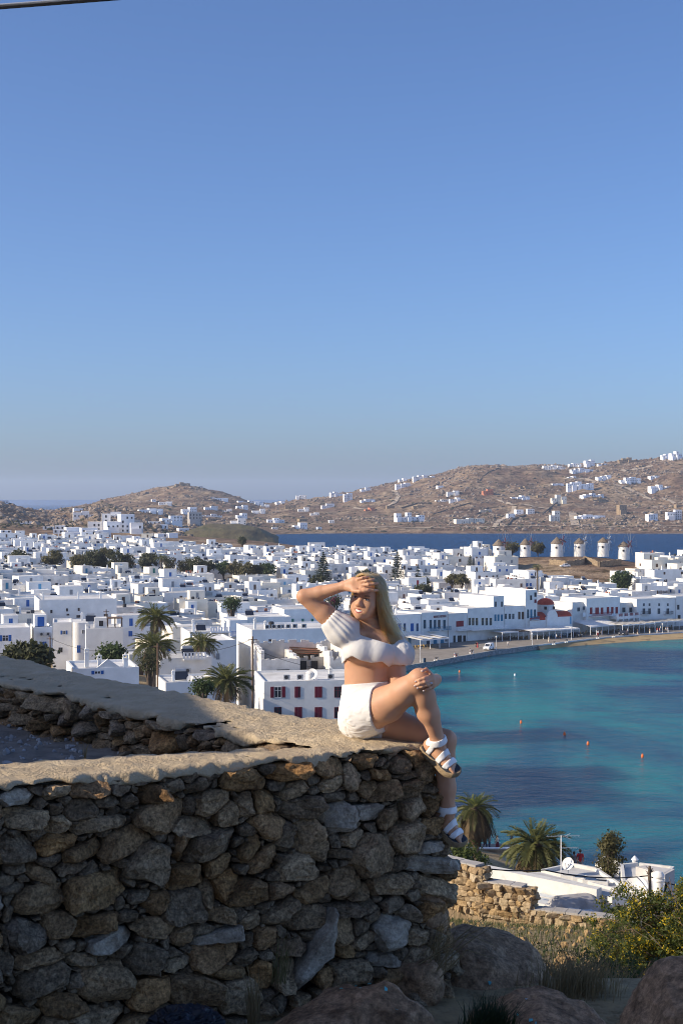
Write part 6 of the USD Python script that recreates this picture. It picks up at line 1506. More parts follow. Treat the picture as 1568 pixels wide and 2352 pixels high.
def palm(name, label, base, h, R, n=46, dead=14, seed=0, group=None, fresh=0, tr=0.28, skirt=0.0, cat='palm tree', leaflets=20, upright=0.0):
    rng = np.random.default_rng(seed); t = thing(name, label, cat, base, 0, group)
    lean = rng.normal(0, 0.012, 2) * h
    pts = [(lean[0] * q * q, lean[1] * q * q, -0.6 + (h + 0.6) * q) for q in np.linspace(0, 1, 9)]
    m = MB(); m.tube(pts, [tr * (1.25 - 0.35 * q) * (1 + 0.05 * (k % 2)) for k, q in enumerate(np.linspace(0, 1, 9))], 10); m.tube([np.array(pts[-1]) - [0, 0, 0.7], np.array(pts[-1]) + [0, 0, 0.1]], [tr * 1.15, tr * 1.7], 10)
    obj('trunk', m, 'palm_bark', t, smooth=40)
    top = np.array(pts[-1])
    for i in range(n + dead):
        isd = i >= n; f = (i + 0.5) / n
        if isd: lift, droop, L, mt = rng.uniform(-1.0, -0.15) - 0.35 * (skirt > 0), rng.uniform(0.6, 1.25), R * rng.uniform(0.8, 1.1) * max(1.0, skirt), 'frond_dead'
        else: lift, droop, L, mt = 1.35 - (1.45 - upright) * f ** 0.75 + rng.normal(0, 0.07), rng.uniform(0.75, 1.35) * (0.55 + 0.6 * f), R * (0.72 + 0.33 * min(1, f * 2)) * rng.uniform(0.9, 1.08), 'frond_fresh' if i < fresh else 'frond_green'
        m = frond(L, droop, rng, 0.5, leaflets, lift, isd)
        a = i * 2.39996 + rng.normal(0, 0.12); v, f_ = m.get(); c, s = math.cos(a), math.sin(a)
        v = np.c_[v[:, 0] * c - v[:, 1] * s, v[:, 0] * s + v[:, 1] * c, v[:, 2]] + top + [c * tr * 0.5, s * tr * 0.5, rng.uniform(-0.1, 0.15)]
        obj('frond', (v, f_), mt, t)
    return t

# palms on the slope below the wall
def at_ground(X, d, z=None):
    p = PX(X, 1400, d); p[2] = gz(p[0], p[1]) if z is None else z; return p
def palm_px(label, X, Yc, d, R, seed, **k):
    c = PX(X, Yc, d); b = np.array([c[0], c[1], gz(c[0], c[1])]); take(shapely.Point(c[0], c[1]).buffer(2)); return palm('palm_tree', label, b, max(1.0, c[2] - b[2]), R, seed=seed, **k)
palm_px('tallest date palm, crown standing highest against the white town', 356, 1420, 206, 3.0, 1, n=44, dead=10)
palm_px('date palm with its full crown directly under the tallest one', 352, 1483, 200, 3.2, 2, n=48, dead=12)
palm_px('date palm crown before the palm shadowed white wall', 459, 1478, 216, 2.9, 3, n=42, dead=12)
palm_px('bushy date palm in front of the lane, lowest of the town palms', 521, 1566, 158, 2.9, 4, n=50, dead=16)
palm_px('slim palm among the roofs near the small red dome', 1234, 1302, 520, 2.0, 5, n=26, dead=12, leaflets=10, tr=0.3)
palm_px('palm crown rising beside the dark tree clump in mid town', 370, 1282, 560, 3.2, 6, n=30, dead=10, leaflets=10)

def tree_px(label, X0, X1, Y0, Y1, mt, seed, d=None, group=None, name='tree', **k):
    """A tree whose crown spans the given part of the picture; its foot stands on the land behind the roofs."""
    X = (X0 + X1) / 2; p = hit(X, Y1 + (24 if X < 1150 or X > 1260 else 8), 250, 1500) if d is None else at_ground(X, d)
    d = p[1]; top = PX(X, Y0, d)[2]; w = 1.22 * (X1 - X0) / FPX * d; h = top - p[2] + 0.10 * w; low = PX(X, Y1, d)[2] - p[2]
    take(shapely.LineString([(p[0], p[1]), (p[0] * (1 - 9 / d), p[1] - 9)]).buffer(w * 0.40)); low = max(low, h * 0.1)
    return tree(name, label, p, h, w, mt, seed, group, crown=((h + low) / 2 / h, (h - low) / h), **k)
tree_px('dark round tree among the white roofs at the picture edge', 15, 60, 1271, 1304, 'leaf_dark', 11)
tree_px('olive brown tree between two white houses, second clump along', 100, 140, 1270, 1299, 'leaf_olive', 12)
for i, (a, b_, c, e) in enumerate(((165, 202, 1277, 1307), (195, 235, 1265, 1310), (222, 258, 1260, 1310), (250, 284, 1268, 1314), (274, 306, 1270, 1314))):
    tree_px(('low olive end tree', 'second tree', 'highest tree', 'fourth tree', 'darkest end tree')[i] + ' of the big dark clump in mid town', a, b_, c, e, 'leaf_olive' if i % 2 == 0 else 'leaf_dark', 20 + i, clumps=34)
tree_px('dark tree behind the mid town palm crown', 322, 362, 1274, 1304, 'leaf_dark', 31)
tree_px('brownish tree beside the mid town palm crown', 376, 398, 1280, 1310, 'leaf_olive', 32)
for i, (a, b_, c, e) in enumerate(((412, 442, 1284, 1316), (436, 468, 1281, 1319), (460, 490, 1290, 1316))):
    tree_px(('pale olive tree opening', 'tall brown tree inside', 'low dark tree closing') [i] + ' the row of three trees in mid town', a, b_, c, e, ('leaf_olive', 'leaf_dark', 'leaf_dark')[i], 40 + i)
for i, (a, b_, c, e) in enumerate(((497, 530, 1292, 1318), (524, 560, 1294, 1322), (552, 586, 1296, 1330), (578, 606, 1299, 1330), (600, 632, 1296, 1328))):
    tree_px(('first yellow-green', 'second olive', 'third brownish', 'fourth dark', 'last bright green')[i] + ' tree of the hedge-like row in mid town', a, b_, c, e, ('leaf_green', 'leaf_olive', 'leaf_olive', 'leaf_dark', 'leaf_green')[i], 50 + i)
tree_px('small bushy olive tree on a roof terrace, nearer than the tree row', 517, 546, 1378, 1398, 'leaf_green', 61, d=352)
tree_px('dark tree standing just below the tallest conifer', 712, 748, 1329, 1346, 'leaf_dark', 62)
tree_px('dark green bush tree behind the shading hand', 818, 858, 1318, 1334, 'leaf_dark', 63)
for i, (a, b_, c, e) in enumerate(((1024, 1052, 1322, 1340), (1046, 1076, 1324, 1342), (952, 990, 1348, 1364), (957, 985, 1328, 1345))):
    tree_px(('olive tree', 'brown-green tree', 'low round green tree', 'dark little tree')[i] + (' of the pair right under the far slim conifer', ' of the pair nearer the tall waterfront house', ' in front of the slender conifer', ' at the foot of the slender conifer')[i], a, b_, c, e, 'leaf_olive' if i < 2 else 'leaf_dark', 64 + i)
tree_px('bright green tree rising from the white roofs above the broad mansion', 1404, 1449, 1320, 1350, 'leaf_green', 70, clumps=32)
tree_px('grey-green thicket between the first and second windmill', 1160, 1192, 1249, 1270, 'leaf_olive', 71, d=668)
tree_px('grey-green thicket between the second and third windmill', 1218, 1250, 1249, 1270, 'leaf_olive', 72, d=668)
tree_px('small tree by the far shore edge of the town roofs', 547, 566, 1236, 1250, 'leaf_dark', 73)
tree_px('magenta bougainvillea and green bush along the shaded lane', 566, 592, 1452, 1492, 'leaf_dark', 74, d=262, extra=('petal_magenta', 14, 26), name='bougainvillea', cat='shrub')
tree_px('magenta bougainvillea by the small red dome behind the shoulder', 756, 780, 1374, 1390, 'leaf_dark', 75, d=330, extra=('petal_magenta', 22, 34), name='bougainvillea', cat='shrub')
tree_px('green bushes beside the plain house with the blue window', 226, 284, 1494, 1514, 'leaf_green', 76, d=205, clumps=34, name='bush', cat='shrub')
tree_px('dark bushes around the pole and palm trunk', 326, 360, 1500, 1545, 'leaf_dark', 77, d=192, name='bush', cat='shrub')
tree_px('dark bushes peeping over the wall below the leftmost house', 14, 110, 1500, 1532, 'leaf_dark', 78, d=150, clumps=46, name='bush', cat='shrub')
tree_px('yellow-green bush between the wall and the lowest palm', 444, 486, 1566, 1600, 'leaf_green', 79, d=150, name='bush', cat='shrub')
for lab, X, Y0, Y1, w, sd in (('tallest dark conifer with tiered branches left of the raised forearm', 742, 1268, 1338, 44, 1), ('tall tiered conifer behind the blond head', 912, 1267, 1332, 38, 2), ('slender half bare conifer beside the tall tiered one', 959, 1296, 1346, 24, 3), ('far slim conifer above the pair of olive trees', 1079, 1275, 1312, 24, 4)):
    p = hit(X, Y1 + 14, 300, 1500); top = PX(X, Y0, p[1])[2]; take(shapely.Point(p[0], p[1]).buffer(3)); conifer('conifer', lab, p, top - p[2], w / FPX * p[1], sd)

# ------------------------------------------------------------------ windmills on their rise
MILLS = []
def windmill(label, X, Ycap, Ybody, Ybase, W, red, seed, az):
    d = 640.0; p = PX(X, Ybase, d); w = W / FPX * d; hb = PX(X, Ybody, d)[2] - p[2]; hc = PX(X, Ycap, d)[2] - p[2]
    t = thing('windmill', label, 'windmill', p); take(shapely.Point(p[0], p[1]).buffer(6))
    m = MB(); m.lathe([(0, -1.5), (w * 0.515, -1.5), (w * 0.5, 0), (w * 0.455, hb), (0, hb)], 28); obj('tower', m, 'plaster', t, smooth=40)
    rng = np.random.default_rng(seed); rr = np.linspace(0, 1, 7); prof = [(w * 0.50, hb - 0.25), (w * 0.515, hb + 0.02)] + [(w * 0.50 * (1 - q) ** 0.85, hb + (hc - hb) * q) for q in rr[1:]]
    m = MB(); m.lathe(prof, 28); v, f = m.get(); v = v + (meshkit.fbm(v * 2.5 + seed, 3, seed) - 0.5)[:, None] * 0.35 * [1, 1, 0.6]; obj('thatched_cap', (v, f), 'thatch', t, smooth=True)
    n = np.array([math.cos(az), math.sin(az), 0.08]); n /= np.linalg.norm(n); c = np.array([0, 0, hb + 0.35 * (hc - hb)]) + n * w * 0.62; a = np.cross(n, [0, 0, 1]); a /= np.linalg.norm(a); b_ = np.cross(a, n)
    m = MB(); m.tube([c - n * w * 0.4, c + n * 0.9], 0.16, 6); obj('axle', m, 'wood_brown', t)
    L = w * 0.98
    for k in range(12):
        g = k * math.pi / 6 + 0.13 * seed; e = a * math.cos(g) + b_ * math.sin(g)
        m = MB(); m.tube([c, c + e * L], [0.085, 0.055], 4); obj('sail_spar', m, 'paint_grey', t)
        if k % 3 == 0:
            m = MB(); s_ = np.cross(e, n); q = c + e * L * 0.17; m.add([c + s_ * 0.26 - n * 0.03, c - s_ * 0.26 - n * 0.03, c - s_ * 0.26 + e * L * 0.40 - n * 0.03, c + s_ * 0.26 + e * L * 0.40 - n * 0.03, c + s_ * 0.26 + n * 0.05, c - s_ * 0.26 + n * 0.05, c - s_ * 0.26 + e * L * 0.40 + n * 0.05, c + s_ * 0.26 + e * L * 0.40 + n * 0.05], [[0, 1, 2, 3], [7, 6, 5, 4], [0, 4, 5, 1], [2, 6, 7, 3], [1, 5, 6, 2], [3, 7, 4, 0]]); obj('hub_board', m, 'paint_red' if red else 'paint_white', t)
    for k in range(12):
        g0, g1 = k * math.pi / 6 + 0.13 * seed, (k + 1) * math.pi / 6 + 0.13 * seed
        m = MB(); m.tube([c + (a * math.cos(g0) + b_ * math.sin(g0)) * L * 0.97, c + (a * math.cos(g1) + b_ * math.sin(g1)) * L * 0.97], 0.028, 3); obj('rim_rope', m, 'paint_grey', t)
    m = MB(); m.box(-w * 0.2, -w * 0.2 + 0.7, -w * 0.495, -w * 0.42, hb * 0.5, hb * 0.5 + 0.8); obj('window', m, 'opening_dark', t)
for i, (X, a, b_, c, W, red) in enumerate(((1145, 1238, 1252, 1273, 29, 1), (1206, 1236, 1250, 1271, 25, 1), (1278.5, 1233, 1247.5, 1271, 29, 1), (1330, 1235, 1247, 1270.5, 26, 0), (1384.5, 1234, 1245, 1271, 26, 0), (1432, 1243, 1254.5, 1278, 27.5, 1))):
    windmill(('westernmost windmill with red hub behind the roofs', 'windmill with red hub between two grey-green thickets', 'biggest windmill with red hub, third along the ridge', 'windmill with white hub boards, fourth along the ridge', 'windmill without red boards, fifth along the ridge', 'last windmill with large red hub on the rocky point')[i], X, a, b_, c, W, red, i + 1, -0.75 + 0.1 * math.sin(i * 2.1))
def rubble_wall(label, pts, h, th=0.8, mt='ochre_rubble'):
    t = thing('retaining_wall', label, 'wall'); m = MB(); rng = np.random.default_rng(len(label))
    p = dense([(*q[:2], gz(q[0], q[1])) for q in pts], 24)
    for k in range(23):
        a, b_ = p[k], p[k + 1]; u = (b_ - a)[:2]; u /= np.linalg.norm(u); n = np.array([u[1], -u[0]]) * th / 2; z0, z1 = min(a[2], b_[2]) - 0.8, max(a[2], b_[2]) + h * rng.uniform(0.9, 1.05)
        m.prism([a[:2] + n, b_[:2] + n, b_[:2] - n, a[:2] - n], z0, z1)
    obj('stonework', m, mt, t)
rubble_wall('long ochre stone terrace wall below the middle windmills', [hit(X, Y, 400, 900) for X, Y in ((1262, 1296), (1300, 1300), (1338, 1296), (1342, 1289))], 2.2)
rubble_wall('ochre stone terrace wall below the last windmill', [hit(X, Y, 400, 900) for X, Y in ((1342, 1290), (1375, 1302), (1425, 1297))], 2.4)
rubble_wall('low stone wall at the foot of the first three windmills', [hit(X, Y, 400, 900) for X, Y in ((1235, 1276), (1270, 1275), (1318, 1276))], 0.9)

# ------------------------------------------------------------------ the white town
LAND = [('the big blank hall', 180, 1398), ('the plain house with one blue window', 240, 1475), ('the tallest palm', 356, 1415), ('the roofless ruin', 690, 1520), ('the big dark tree clump', 235, 1285), ('the row of three trees', 450, 1300),
        ('the hedge-like tree row', 560, 1308), ('the tallest conifer', 742, 1305), ('the conifer behind the blond head', 912, 1305), ('the slim palm', 1234, 1312), ('the red domed church', 1252, 1388), ('the lettered shop building', 998, 1430), ('the broad mansion', 1505, 1400),
        ('the bright green tree', 1425, 1335), ('the first windmill', 1145, 1262), ('the last windmill', 1432, 1268), ('the round dark tree', 38, 1288), ('the raised elbow', 692, 1368), ('the terrace olive tree', 530, 1388), ('the far slim conifer', 1079, 1292), ('the dark headland', 520, 1232), ('the white hotel terraces', 250, 1215)]
ORD = ['nearest', 'second nearest', 'third nearest', 'fourth nearest', 'fifth nearest', 'sixth nearest', 'seventh nearest', 'eighth nearest', 'ninth nearest', 'tenth nearest', 'eleventh nearest', 'twelfth nearest', 'thirteenth from', 'fourteenth from', 'fifteenth from', 'sixteenth from', 'seventeenth from', 'eighteenth from', 'nineteenth from', 'twentieth from'] + [f'{t} {o} from' for t in ('twenty', 'thirty', 'forty', 'fifty', 'sixty') for o in ('first', 'second', 'third', 'fourth', 'fifth', 'sixth', 'seventh', 'eighth', 'ninth', 'tenth')]
WCOL = ['paint_blue', 'paint_brown', 'paint_grey', 'paint_teal', 'paint_green', 'paint_red', 'paint_skyblue']
def dmin(X): return np.interp(X, [-60, 70, 80, 275, 285, 430, 440, 530, 572, 672, 676, 745, 760, 800, 875, 900, 960], [296, 296, 356, 356, 272, 272, 282, 304, 316, 316, 338, 338, 300, 300, 330, 412, 418])
def plan_houses():
    rng = np.random.default_rng(12); out = []; th = math.radians(21); c, s = math.cos(th), math.sin(th); P = 10.4
    tree_ = shapely.STRtree(_taken)
    for i in range(-60, 110):
        for j in range(20, 110):
            a, b_ = i * P + rng.normal(0, 0.9) + (j % 2) * 4, j * P + rng.normal(0, 0.9); x, y = a * c - b_ * s, a * s + b_ * c
            w, dp = rng.choice([7.2, 8.8, 11.0, 14.0, 18.0], p=[0.22, 0.26, 0.25, 0.17, 0.10]) * rng.uniform(0.9, 1.1), rng.uniform(6.5, 10.5); r1, r2, r3 = rng.random(3); ang = th + rng.normal(0, 0.09) + (0.18 if r1 < 0.12 else 0)
            if not (250 < y < 960): continue
            X = 784 + FPX * x / y
            if not (-90 < X < 1660) or y < dmin(X) + dp: continue
            if X > 900 and y < FL(X) + 15: continue
            if X > 1000 and y > np.interp(X, [1000, 1080, 1110, 1160, 1240, 1420, 1500, 1700], [800, 760, 640, 610, 560, 560, 620, 640]): continue
            if X < 1000 and y > np.interp(X, [-100, 0, 200, 330, 420, 620, 800, 1000], [770, 800, 850, 850, 790, 775, 790, 800]): continue
            z = gz(x, y)
            if z < 1.0 or r2 < 0.035: continue
            foot_ = shapely.affinity.rotate(shapely.box(x - w / 2, y - dp / 2, x + w / 2, y + dp / 2), ang, use_radians=True)
            if len(tree_.query(foot_, predicate='intersects')): continue
            out.append((y, x, w, dp, ang, z, X))
    return sorted(out)
import shapely.affinity
HOUSES = plan_houses()
MASS = {}
def town_house(k, q, label):
    y, x, w, dp, ang, z, X = q; rng = np.random.default_rng(4000 + k); c, s = math.cos(ang), math.sin(ang)
    P0 = np.array([x - w / 2 * c + dp / 2 * s, y - w / 2 * s - dp / 2 * c]); P1 = P0 + w * np.array([c, s])
    b = Bld('town_house', label, P0, P1, z - 0.6, 'house', mass=MASS if label is None else None)
    two = rng.random() < 0.45; h = (rng.uniform(5.9, 7.0) if two else rng.uniform(3.4, 4.4)) + 0.6
    wall = rng.choice(['plaster', 'plaster', 'plaster', 'plaster', 'plaster', 'plaster', 'plaster', 'plaster_old', 'plaster_cream', 'plaster_old', 'plaster_cream'] if label is not None else ['plaster'] * 9 + ['plaster_cream', 'plaster_old'])
    roof = rng.choice(['roof_white', 'roof_white', 'roof_grey'])
    b.shell(0, w, 0, dp, -1.0, h, wall, roof, rng.uniform(0.2, 0.6))
    col = rng.choice(WCOL, p=[0.18, 0.26, 0.27, 0.11, 0.08, 0.06, 0.04]); kind = rng.choice(['g', 's', 'o'], p=[0.5, 0.35, 0.15])
    if label is None: kind = 's'; col = {'paint_skyblue': 'paint_blue', 'paint_green': 'paint_brown', 'paint_red': 'paint_brown', 'paint_teal': 'paint_blue'}.get(col, col)
    for st in range(2 if two else 1):
        zz = 0.6 + 1.75 + st * 2.9; n = rng.integers(1, 4)
        for i in range(n):
            xx = w * (i + 0.5) / n + rng.normal(0, 0.25)
            if st == 0 and i == 0: b.window(xx, 0.6 + 1.05, 0.95, 2.1, 'd', col)
            else: b.window(xx, zz, rng.uniform(0.75, 1.1), rng.uniform(1.0, 1.4), kind, col)
        for i in range(rng.integers(0, 3)): b.window(dp * rng.uniform(0.15, 0.85), zz, 0.8, 1.1, 's' if kind == 'o' else kind, col, side=-1, xw=0.0)
    feat = []
    if rng.random() < 0.30:
        rw, rd = w * rng.uniform(0.3, 0.62), dp * rng.uniform(0.35, 0.7); rx = rng.choice([0.0, w - rw]); ry = dp - rd; hh = h + rng.uniform(2.1, 2.7)
        m = MB(); m.box(rx + 0.012, rx + rw - 0.012, ry - 0.012, ry + rd - 0.012, h - 0.7, hh); b.part('roof_room', m, wall); m = MB(); m.box(rx + 0.18, rx + rw - 0.18, ry + 0.18, ry + rd - 0.18, hh, hh + 0.012); b.part('roof', m, roof)
        b.window(rx + rw / 2, h + 0.8, 0.8, 1.7, 'd', col, y=ry - 0.012); feat.append('roof room')
    if rng.random() < 0.42: b.chimney(rng.uniform(0.8, w - 0.8), rng.uniform(0.8, dp - 0.8), h - 0.4, rng.uniform(0.7, 1.4)); feat.append('chimney')
    if rng.random() < 0.38: b.solar(rng.uniform(1.2, w - 1.2), rng.uniform(1, dp - 2), h - 0.4); feat.append('solar panel')
    if rng.random() < 0.26: b.tank(rng.uniform(0.9, w - 0.9), rng.uniform(0.9, dp - 0.9), h - 0.4, mt=rng.choice(['tank_black', 'dish_white'])); feat.append('water tank')
    for _ in range(rng.integers(0, 4)): b.aircon(rng.uniform(0.6, w - 0.6), rng.uniform(0.6, dp - 0.6), h - 0.4)
    if rng.random() < 0.25: m = MB(); x0, y0 = rng.uniform(0.3, w * 0.5), rng.uniform(0.2, dp * 0.4); m.box(x0, x0 + w * 0.35, y0, y0 + dp * 0.3, h - 0.3, h + rng.uniform(0.5, 1.0)); b.part('roof_step', m, wall)
    if rng.random() < 0.35:
        cm = rng.choice(['wood_brown', 'roof_grey', 'metal_dark', 'terracotta'])
        for _ in range(3): m = MB(); x0, y0 = rng.uniform(0.4, w - 1.2), rng.uniform(0.4, dp - 1.0); m.box(x0, x0 + rng.uniform(0.3, 0.9), y0, y0 + rng.uniform(0.3, 0.8), h - 0.45, h + rng.uniform(0.1, 0.7)); b.part('roof_box', m, cm)
    if rng.random() < 0.3:
        m = MB(); x0 = rng.uniform(0.1, w * 0.5); m.box(x0, x0 + w * 0.4, -1.5, -0.02, 2.95, 3.05)
        for q_ in (x0 + 0.08, x0 + w * 0.4 - 0.08): m.box(q_ - 0.05, q_ + 0.05, -1.45, -1.35, 0, 2.95)
        b.part('porch', m, rng.choice(['wood_brown', 'roof_grey', 'canvas']))
    if label is not None: return b, two, {'paint_blue': 'blue', 'paint_brown': 'brown', 'paint_grey': 'grey', 'paint_teal': 'teal', 'paint_green': 'green', 'paint_red': 'red', 'paint_skyblue': 'sky blue'}[col], feat
_near_h, _far_h = HOUSES[:268], HOUSES[268:]
_by = {}
for k, q in enumerate(_near_h):
    X, Y = unproj(np.array([q[1], q[0], q[5] + 4]))
    l = min(LAND, key=lambda L: (X - L[1]) ** 2 + (1.5 * (Y - L[2])) ** 2); _by.setdefault(l[0], []).append(((X - l[1]) ** 2 + (Y - l[2]) ** 2, k))
_where = {}
for l, v in _by.items():
    for r, (_, k) in enumerate(sorted(v)): _where[k] = (ORD[min(r, len(ORD) - 1)], l)
for k, q in enumerate(_near_h):
    b, two, col, feat = town_house(k, q, 'x')
    b.t.SetCustomDataByKey('label', f"{'tall' if two else 'low'} white house, {col} openings" + (f", {feat[0]}" if feat else '') + f", {_where[k][0]} {_where[k][1]}")
for k, q in enumerate(_far_h): town_house(10000 + k, q, None)
print('houses', len(HOUSES))
_t = thing('far_houses', 'dense mass of small white flat roofed houses across the farther town', 'houses', kind='stuff')
for (nm, mt), m in MASS.items(): obj(nm + 's' if not nm.endswith('s') else nm, m, mt, _t)
# ------------------------------------------------------------------ villas and roads on the far hills
def villa(name, label, X, Yb, w, h, mt, seed, d0=950, kind=''):
    rng = np.random.default_rng(seed); p = hit(X, Yb, d0, 4200); d = p[1]; W, H = w / FPX * d, h / FPX * d
    t = thing(name, label, 'villa', (p[0] - W / 2, p[1], p[2] - 1.5), math.radians(rng.uniform(8, 24)))
    n = max(1, int(round(W / 9))); x = 0.0; ww = rng.uniform(0.7, 1.3, n); ww = ww / ww.sum() * W
    win = MB()
    for k in range(n):
        st = max(1, int(round(H / 3.2))); hh = 1.5 + H * (1.0 if k == n // 2 else rng.uniform(0.45, 0.95)); dp = rng.uniform(6, 10); y0 = rng.uniform(0, 3)
        m = MB(); m.box(x + 0.02, x + ww[k] * rng.uniform(0.9, 1.0), y0, y0 + dp, -6, hh)
        if hh > 6 and rng.random() < 0.6: m.box(x + 0.3, x + ww[k] * 0.8, y0 - 3.0, y0 - 0.02, -6, 1.5 + (hh - 1.5) * 0.5)
        obj('wall', m, mt, t)
        for s_ in range(max(1, int((hh - 1.5) / 3.0))):
            nw = max(1, int(ww[k] / 3.2))
            for i in range(nw):
                if rng.random() < 0.85: xx = x + ww[k] * 0.93 * (i + 0.5) / nw; zz = 1.5 + s_ * 3.0 + 0.9; win.box(xx - 0.6, xx + 0.6, y0 - 0.05, y0 + 0.02, zz, zz + rng.uniform(1.2, 1.9))
        x += ww[k]
    if not win.empty(): obj('windows', win, 'opening_dark', t)
    return t
_Z2 = lambda x, y: (810.8 + 0.4829 * x, 1022.9 + 0.4829 * y)
_Z1 = lambda x, y: (0.5171 * x, 1060.3 + 0.5171 * y)
VR = """240,172,40,16,w 345,160,110,18,w 250,202,90,22,w 65,217,50,16,w 75,274,70,18,w 480,240,60,24,w 505,264,90,16,w 430,268,70,10,w 805,264,95,24,w 985,280,75,44,c 645,242,50,34,p 280,366,150,46,w 565,372,150,26,c 757,348,40,22,w 797,330,40,24,w 847,327,35,24,w 965,362,50,50,c 1140,350,150,20,w 1435,364,55,38,w
1535,357,80,50,w 1290,330,40,46,o 1150,252,120,24,w 1090,207,140,34,w 1220,164,120,22,w 1330,188,110,38,w 1475,221,120,32,w 960,117,110,24,w 1060,103,60,18,w 1100,135,120,26,w 1130,104,50,36,w 1320,84,110,26,o 1500,68,60,26,w 1547,68,60,40,w 1410,62,25,14,w 980,194,60,12,w 830,210,70,14,o 635,318,60,14,g 85,314,50,16,p 310,304,50,18,o 1190,96,50,8,w 795,93,50,8,w
1045,160,40,12,w 900,250,40,14,o 1180,275,80,20,o 1380,105,40,10,o 1440,160,50,14,w 1560,300,40,16,o 420,205,30,12,w 180,300,40,12,o"""
VL = """740,108,28,16,w 815,112,66,20,o 890,118,25,9,w 684,178,18,10,w 960,176,120,14,w 735,193,60,14,w 350,224,40,16,w 675,232,110,24,w 845,238,65,36,w 770,285,100,44,w 945,266,80,14,o 870,285,60,60,g 1120,190,120,16,w 1340,165,50,16,w 1300,165,30,10,w 1500,157,60,22,w 1548,175,40,36,w 1350,222,50,18,w 1460,207,60,20,w
1150,232,60,22,w 940,216,60,18,w 940,245,100,12,w 1080,210,50,16,w 1080,254,50,24,w 1060,282,70,30,w 1230,273,80,22,w 1340,302,60,30,w 1475,274,25,14,w 1222,302,25,10,w 1422,303,20,12,w 1350,266,40,12,o 200,213,40,8,w 20,187,40,16,w 1180,205,40,14,w 1250,190,40,14,w 1290,210,50,16,o 1400,240,40,14,w 1010,225,40,14,w"""
HT = """385,250,120,30,w 440,312,100,80,w 540,318,130,84,w 500,250,80,26,w 240,305,100,20,w 365,342,150,46,w 100,278,80,10,w 750,340,90,22,w 600,300,50,40,g 690,282,60,16,w 30,322,50,16,w 330,322,70,30,w 470,345,70,40,w 420,365,80,44,w 610,322,60,50,w 560,368,60,26,w 260,322,50,20,w 720,300,60,20,w 820,318,50,22,w"""
_mt = {'w': 'plaster', 'c': 'plaster_cream', 'o': 'ochre_rubble', 'p': 'terracotta', 'g': 'concrete'}
_tone = {'w': 'white', 'c': 'cream', 'o': 'ochre stone', 'p': 'reddish', 'g': 'grey'}
noisy('plaster_far', (0.74, 0.73, 0.71), (0.80, 0.79, 0.77), 0.3, 0.9); _mt['w'] = 'plaster_far'
VLAND = [('the rocky summit left of centre', 405, 1115), ('the bare crest of the big hill', 1100, 1068), ('the end of the far skyline', 1560, 1050), ('the shore path', 1200, 1215), ('the winding hill road', 905, 1130), ('the pale saddle between the hills', 660, 1150), ('the dark headland', 540, 1215), ('the far strait', 900, 1200), ('the ochre ruin on the skyline', 1448, 1062), ('the slope above the windmills', 1290, 1180), ('the left ridge', 60, 1165)]
_all = []
for txt, Z, sc, d0, gr in ((VR, _Z2, 0.4829, 1500, 'hill villa'), (VL, _Z1, 0.5171, 1350, 'hill villa'), (HT, _Z1, 0.5171, 900, 'hotel block')):
    for q in txt.split():
        x, y, w, h, c = q.split(','); X, Y = Z(float(x), float(y)); _all.append((X, Y, float(w) * sc, float(h) * sc, c, d0, gr))
_cnt = {}
_o2 = {}
for k, (X, Y, w, h, c, d0, gr) in enumerate(_all): l = min(VLAND, key=lambda L: (X - L[1]) ** 2 + 4 * (Y - L[2]) ** 2); _cnt.setdefault(l[0], []).append(((X - l[1]) ** 2 + (Y - l[2]) ** 2, k))
for l, v in _cnt.items():
    for r, (_, k) in enumerate(sorted(v)): _o2[k] = (ORD[r], l)
for k, (X, Y, w, h, c, d0, gr) in enumerate(_all):
    size = 'long' if w > 50 else ('tall' if h > w * 0.7 else 'small')
    villa('hotel_block' if gr[1] == 'o' else 'hill_villa', f'{size} {_tone[c]} {gr}, {_o2[k][0]} {_o2[k][1]}', X, Y, w, h, _mt[c], 7000 + k, d0)
noisy('track', (0.34, 0.27, 0.19), (0.44, 0.36, 0.27), 0.1, 0.95)
for pts, w, lab in (([(190, 215), (215, 245), (195, 275), (130, 287), (0, 300)], 7, 'pale road winding down the hill shoulder'), ([(680, 257), (730, 277), (800, 283), (930, 302)], 6, 'dusty track across the middle of the hill'), ([(1056, 382), (1042, 322)], 11, 'steep straight paved road by the shore villas'),
                    ([(1280, 128), (1345, 115), (1420, 97)], 9, 'light road slanting over the far ridge'), ([(0, 398), (300, 397), (560, 392), (800, 388), (1100, 384), (1560, 386)], 5, 'path following the far shore'), ([(1000, 162), (1100, 162), (1240, 187), (1300, 205), (1380, 242), (1560, 278)], 8, 'long track below the ridge villas'), ([(672, 392), (700, 357), (740, 332), (765, 292)], 7, 'walled track climbing from the shore')):
    P = dense([hit(*_Z2(*q), 1500, 4200) for q in pts], 60); g = np.gradient(P[:, :2], axis=0); n = np.c_[-g[:, 1], g[:, 0]]; n /= np.linalg.norm(n, axis=1)[:, None]
    a, b = P[:, :2] - n * w / 2, P[:, :2] + n * w / 2; v = np.vstack([np.c_[a, ground_h(a[:, 0], a[:, 1]) + 0.9], np.c_[b, ground_h(b[:, 0], b[:, 1]) + 0.9]])
    obj('hill_road', (v, [[k, k + 1, 61 + k, 60 + k] for k in range(59)]), 'track', label=lab, kind='structure')
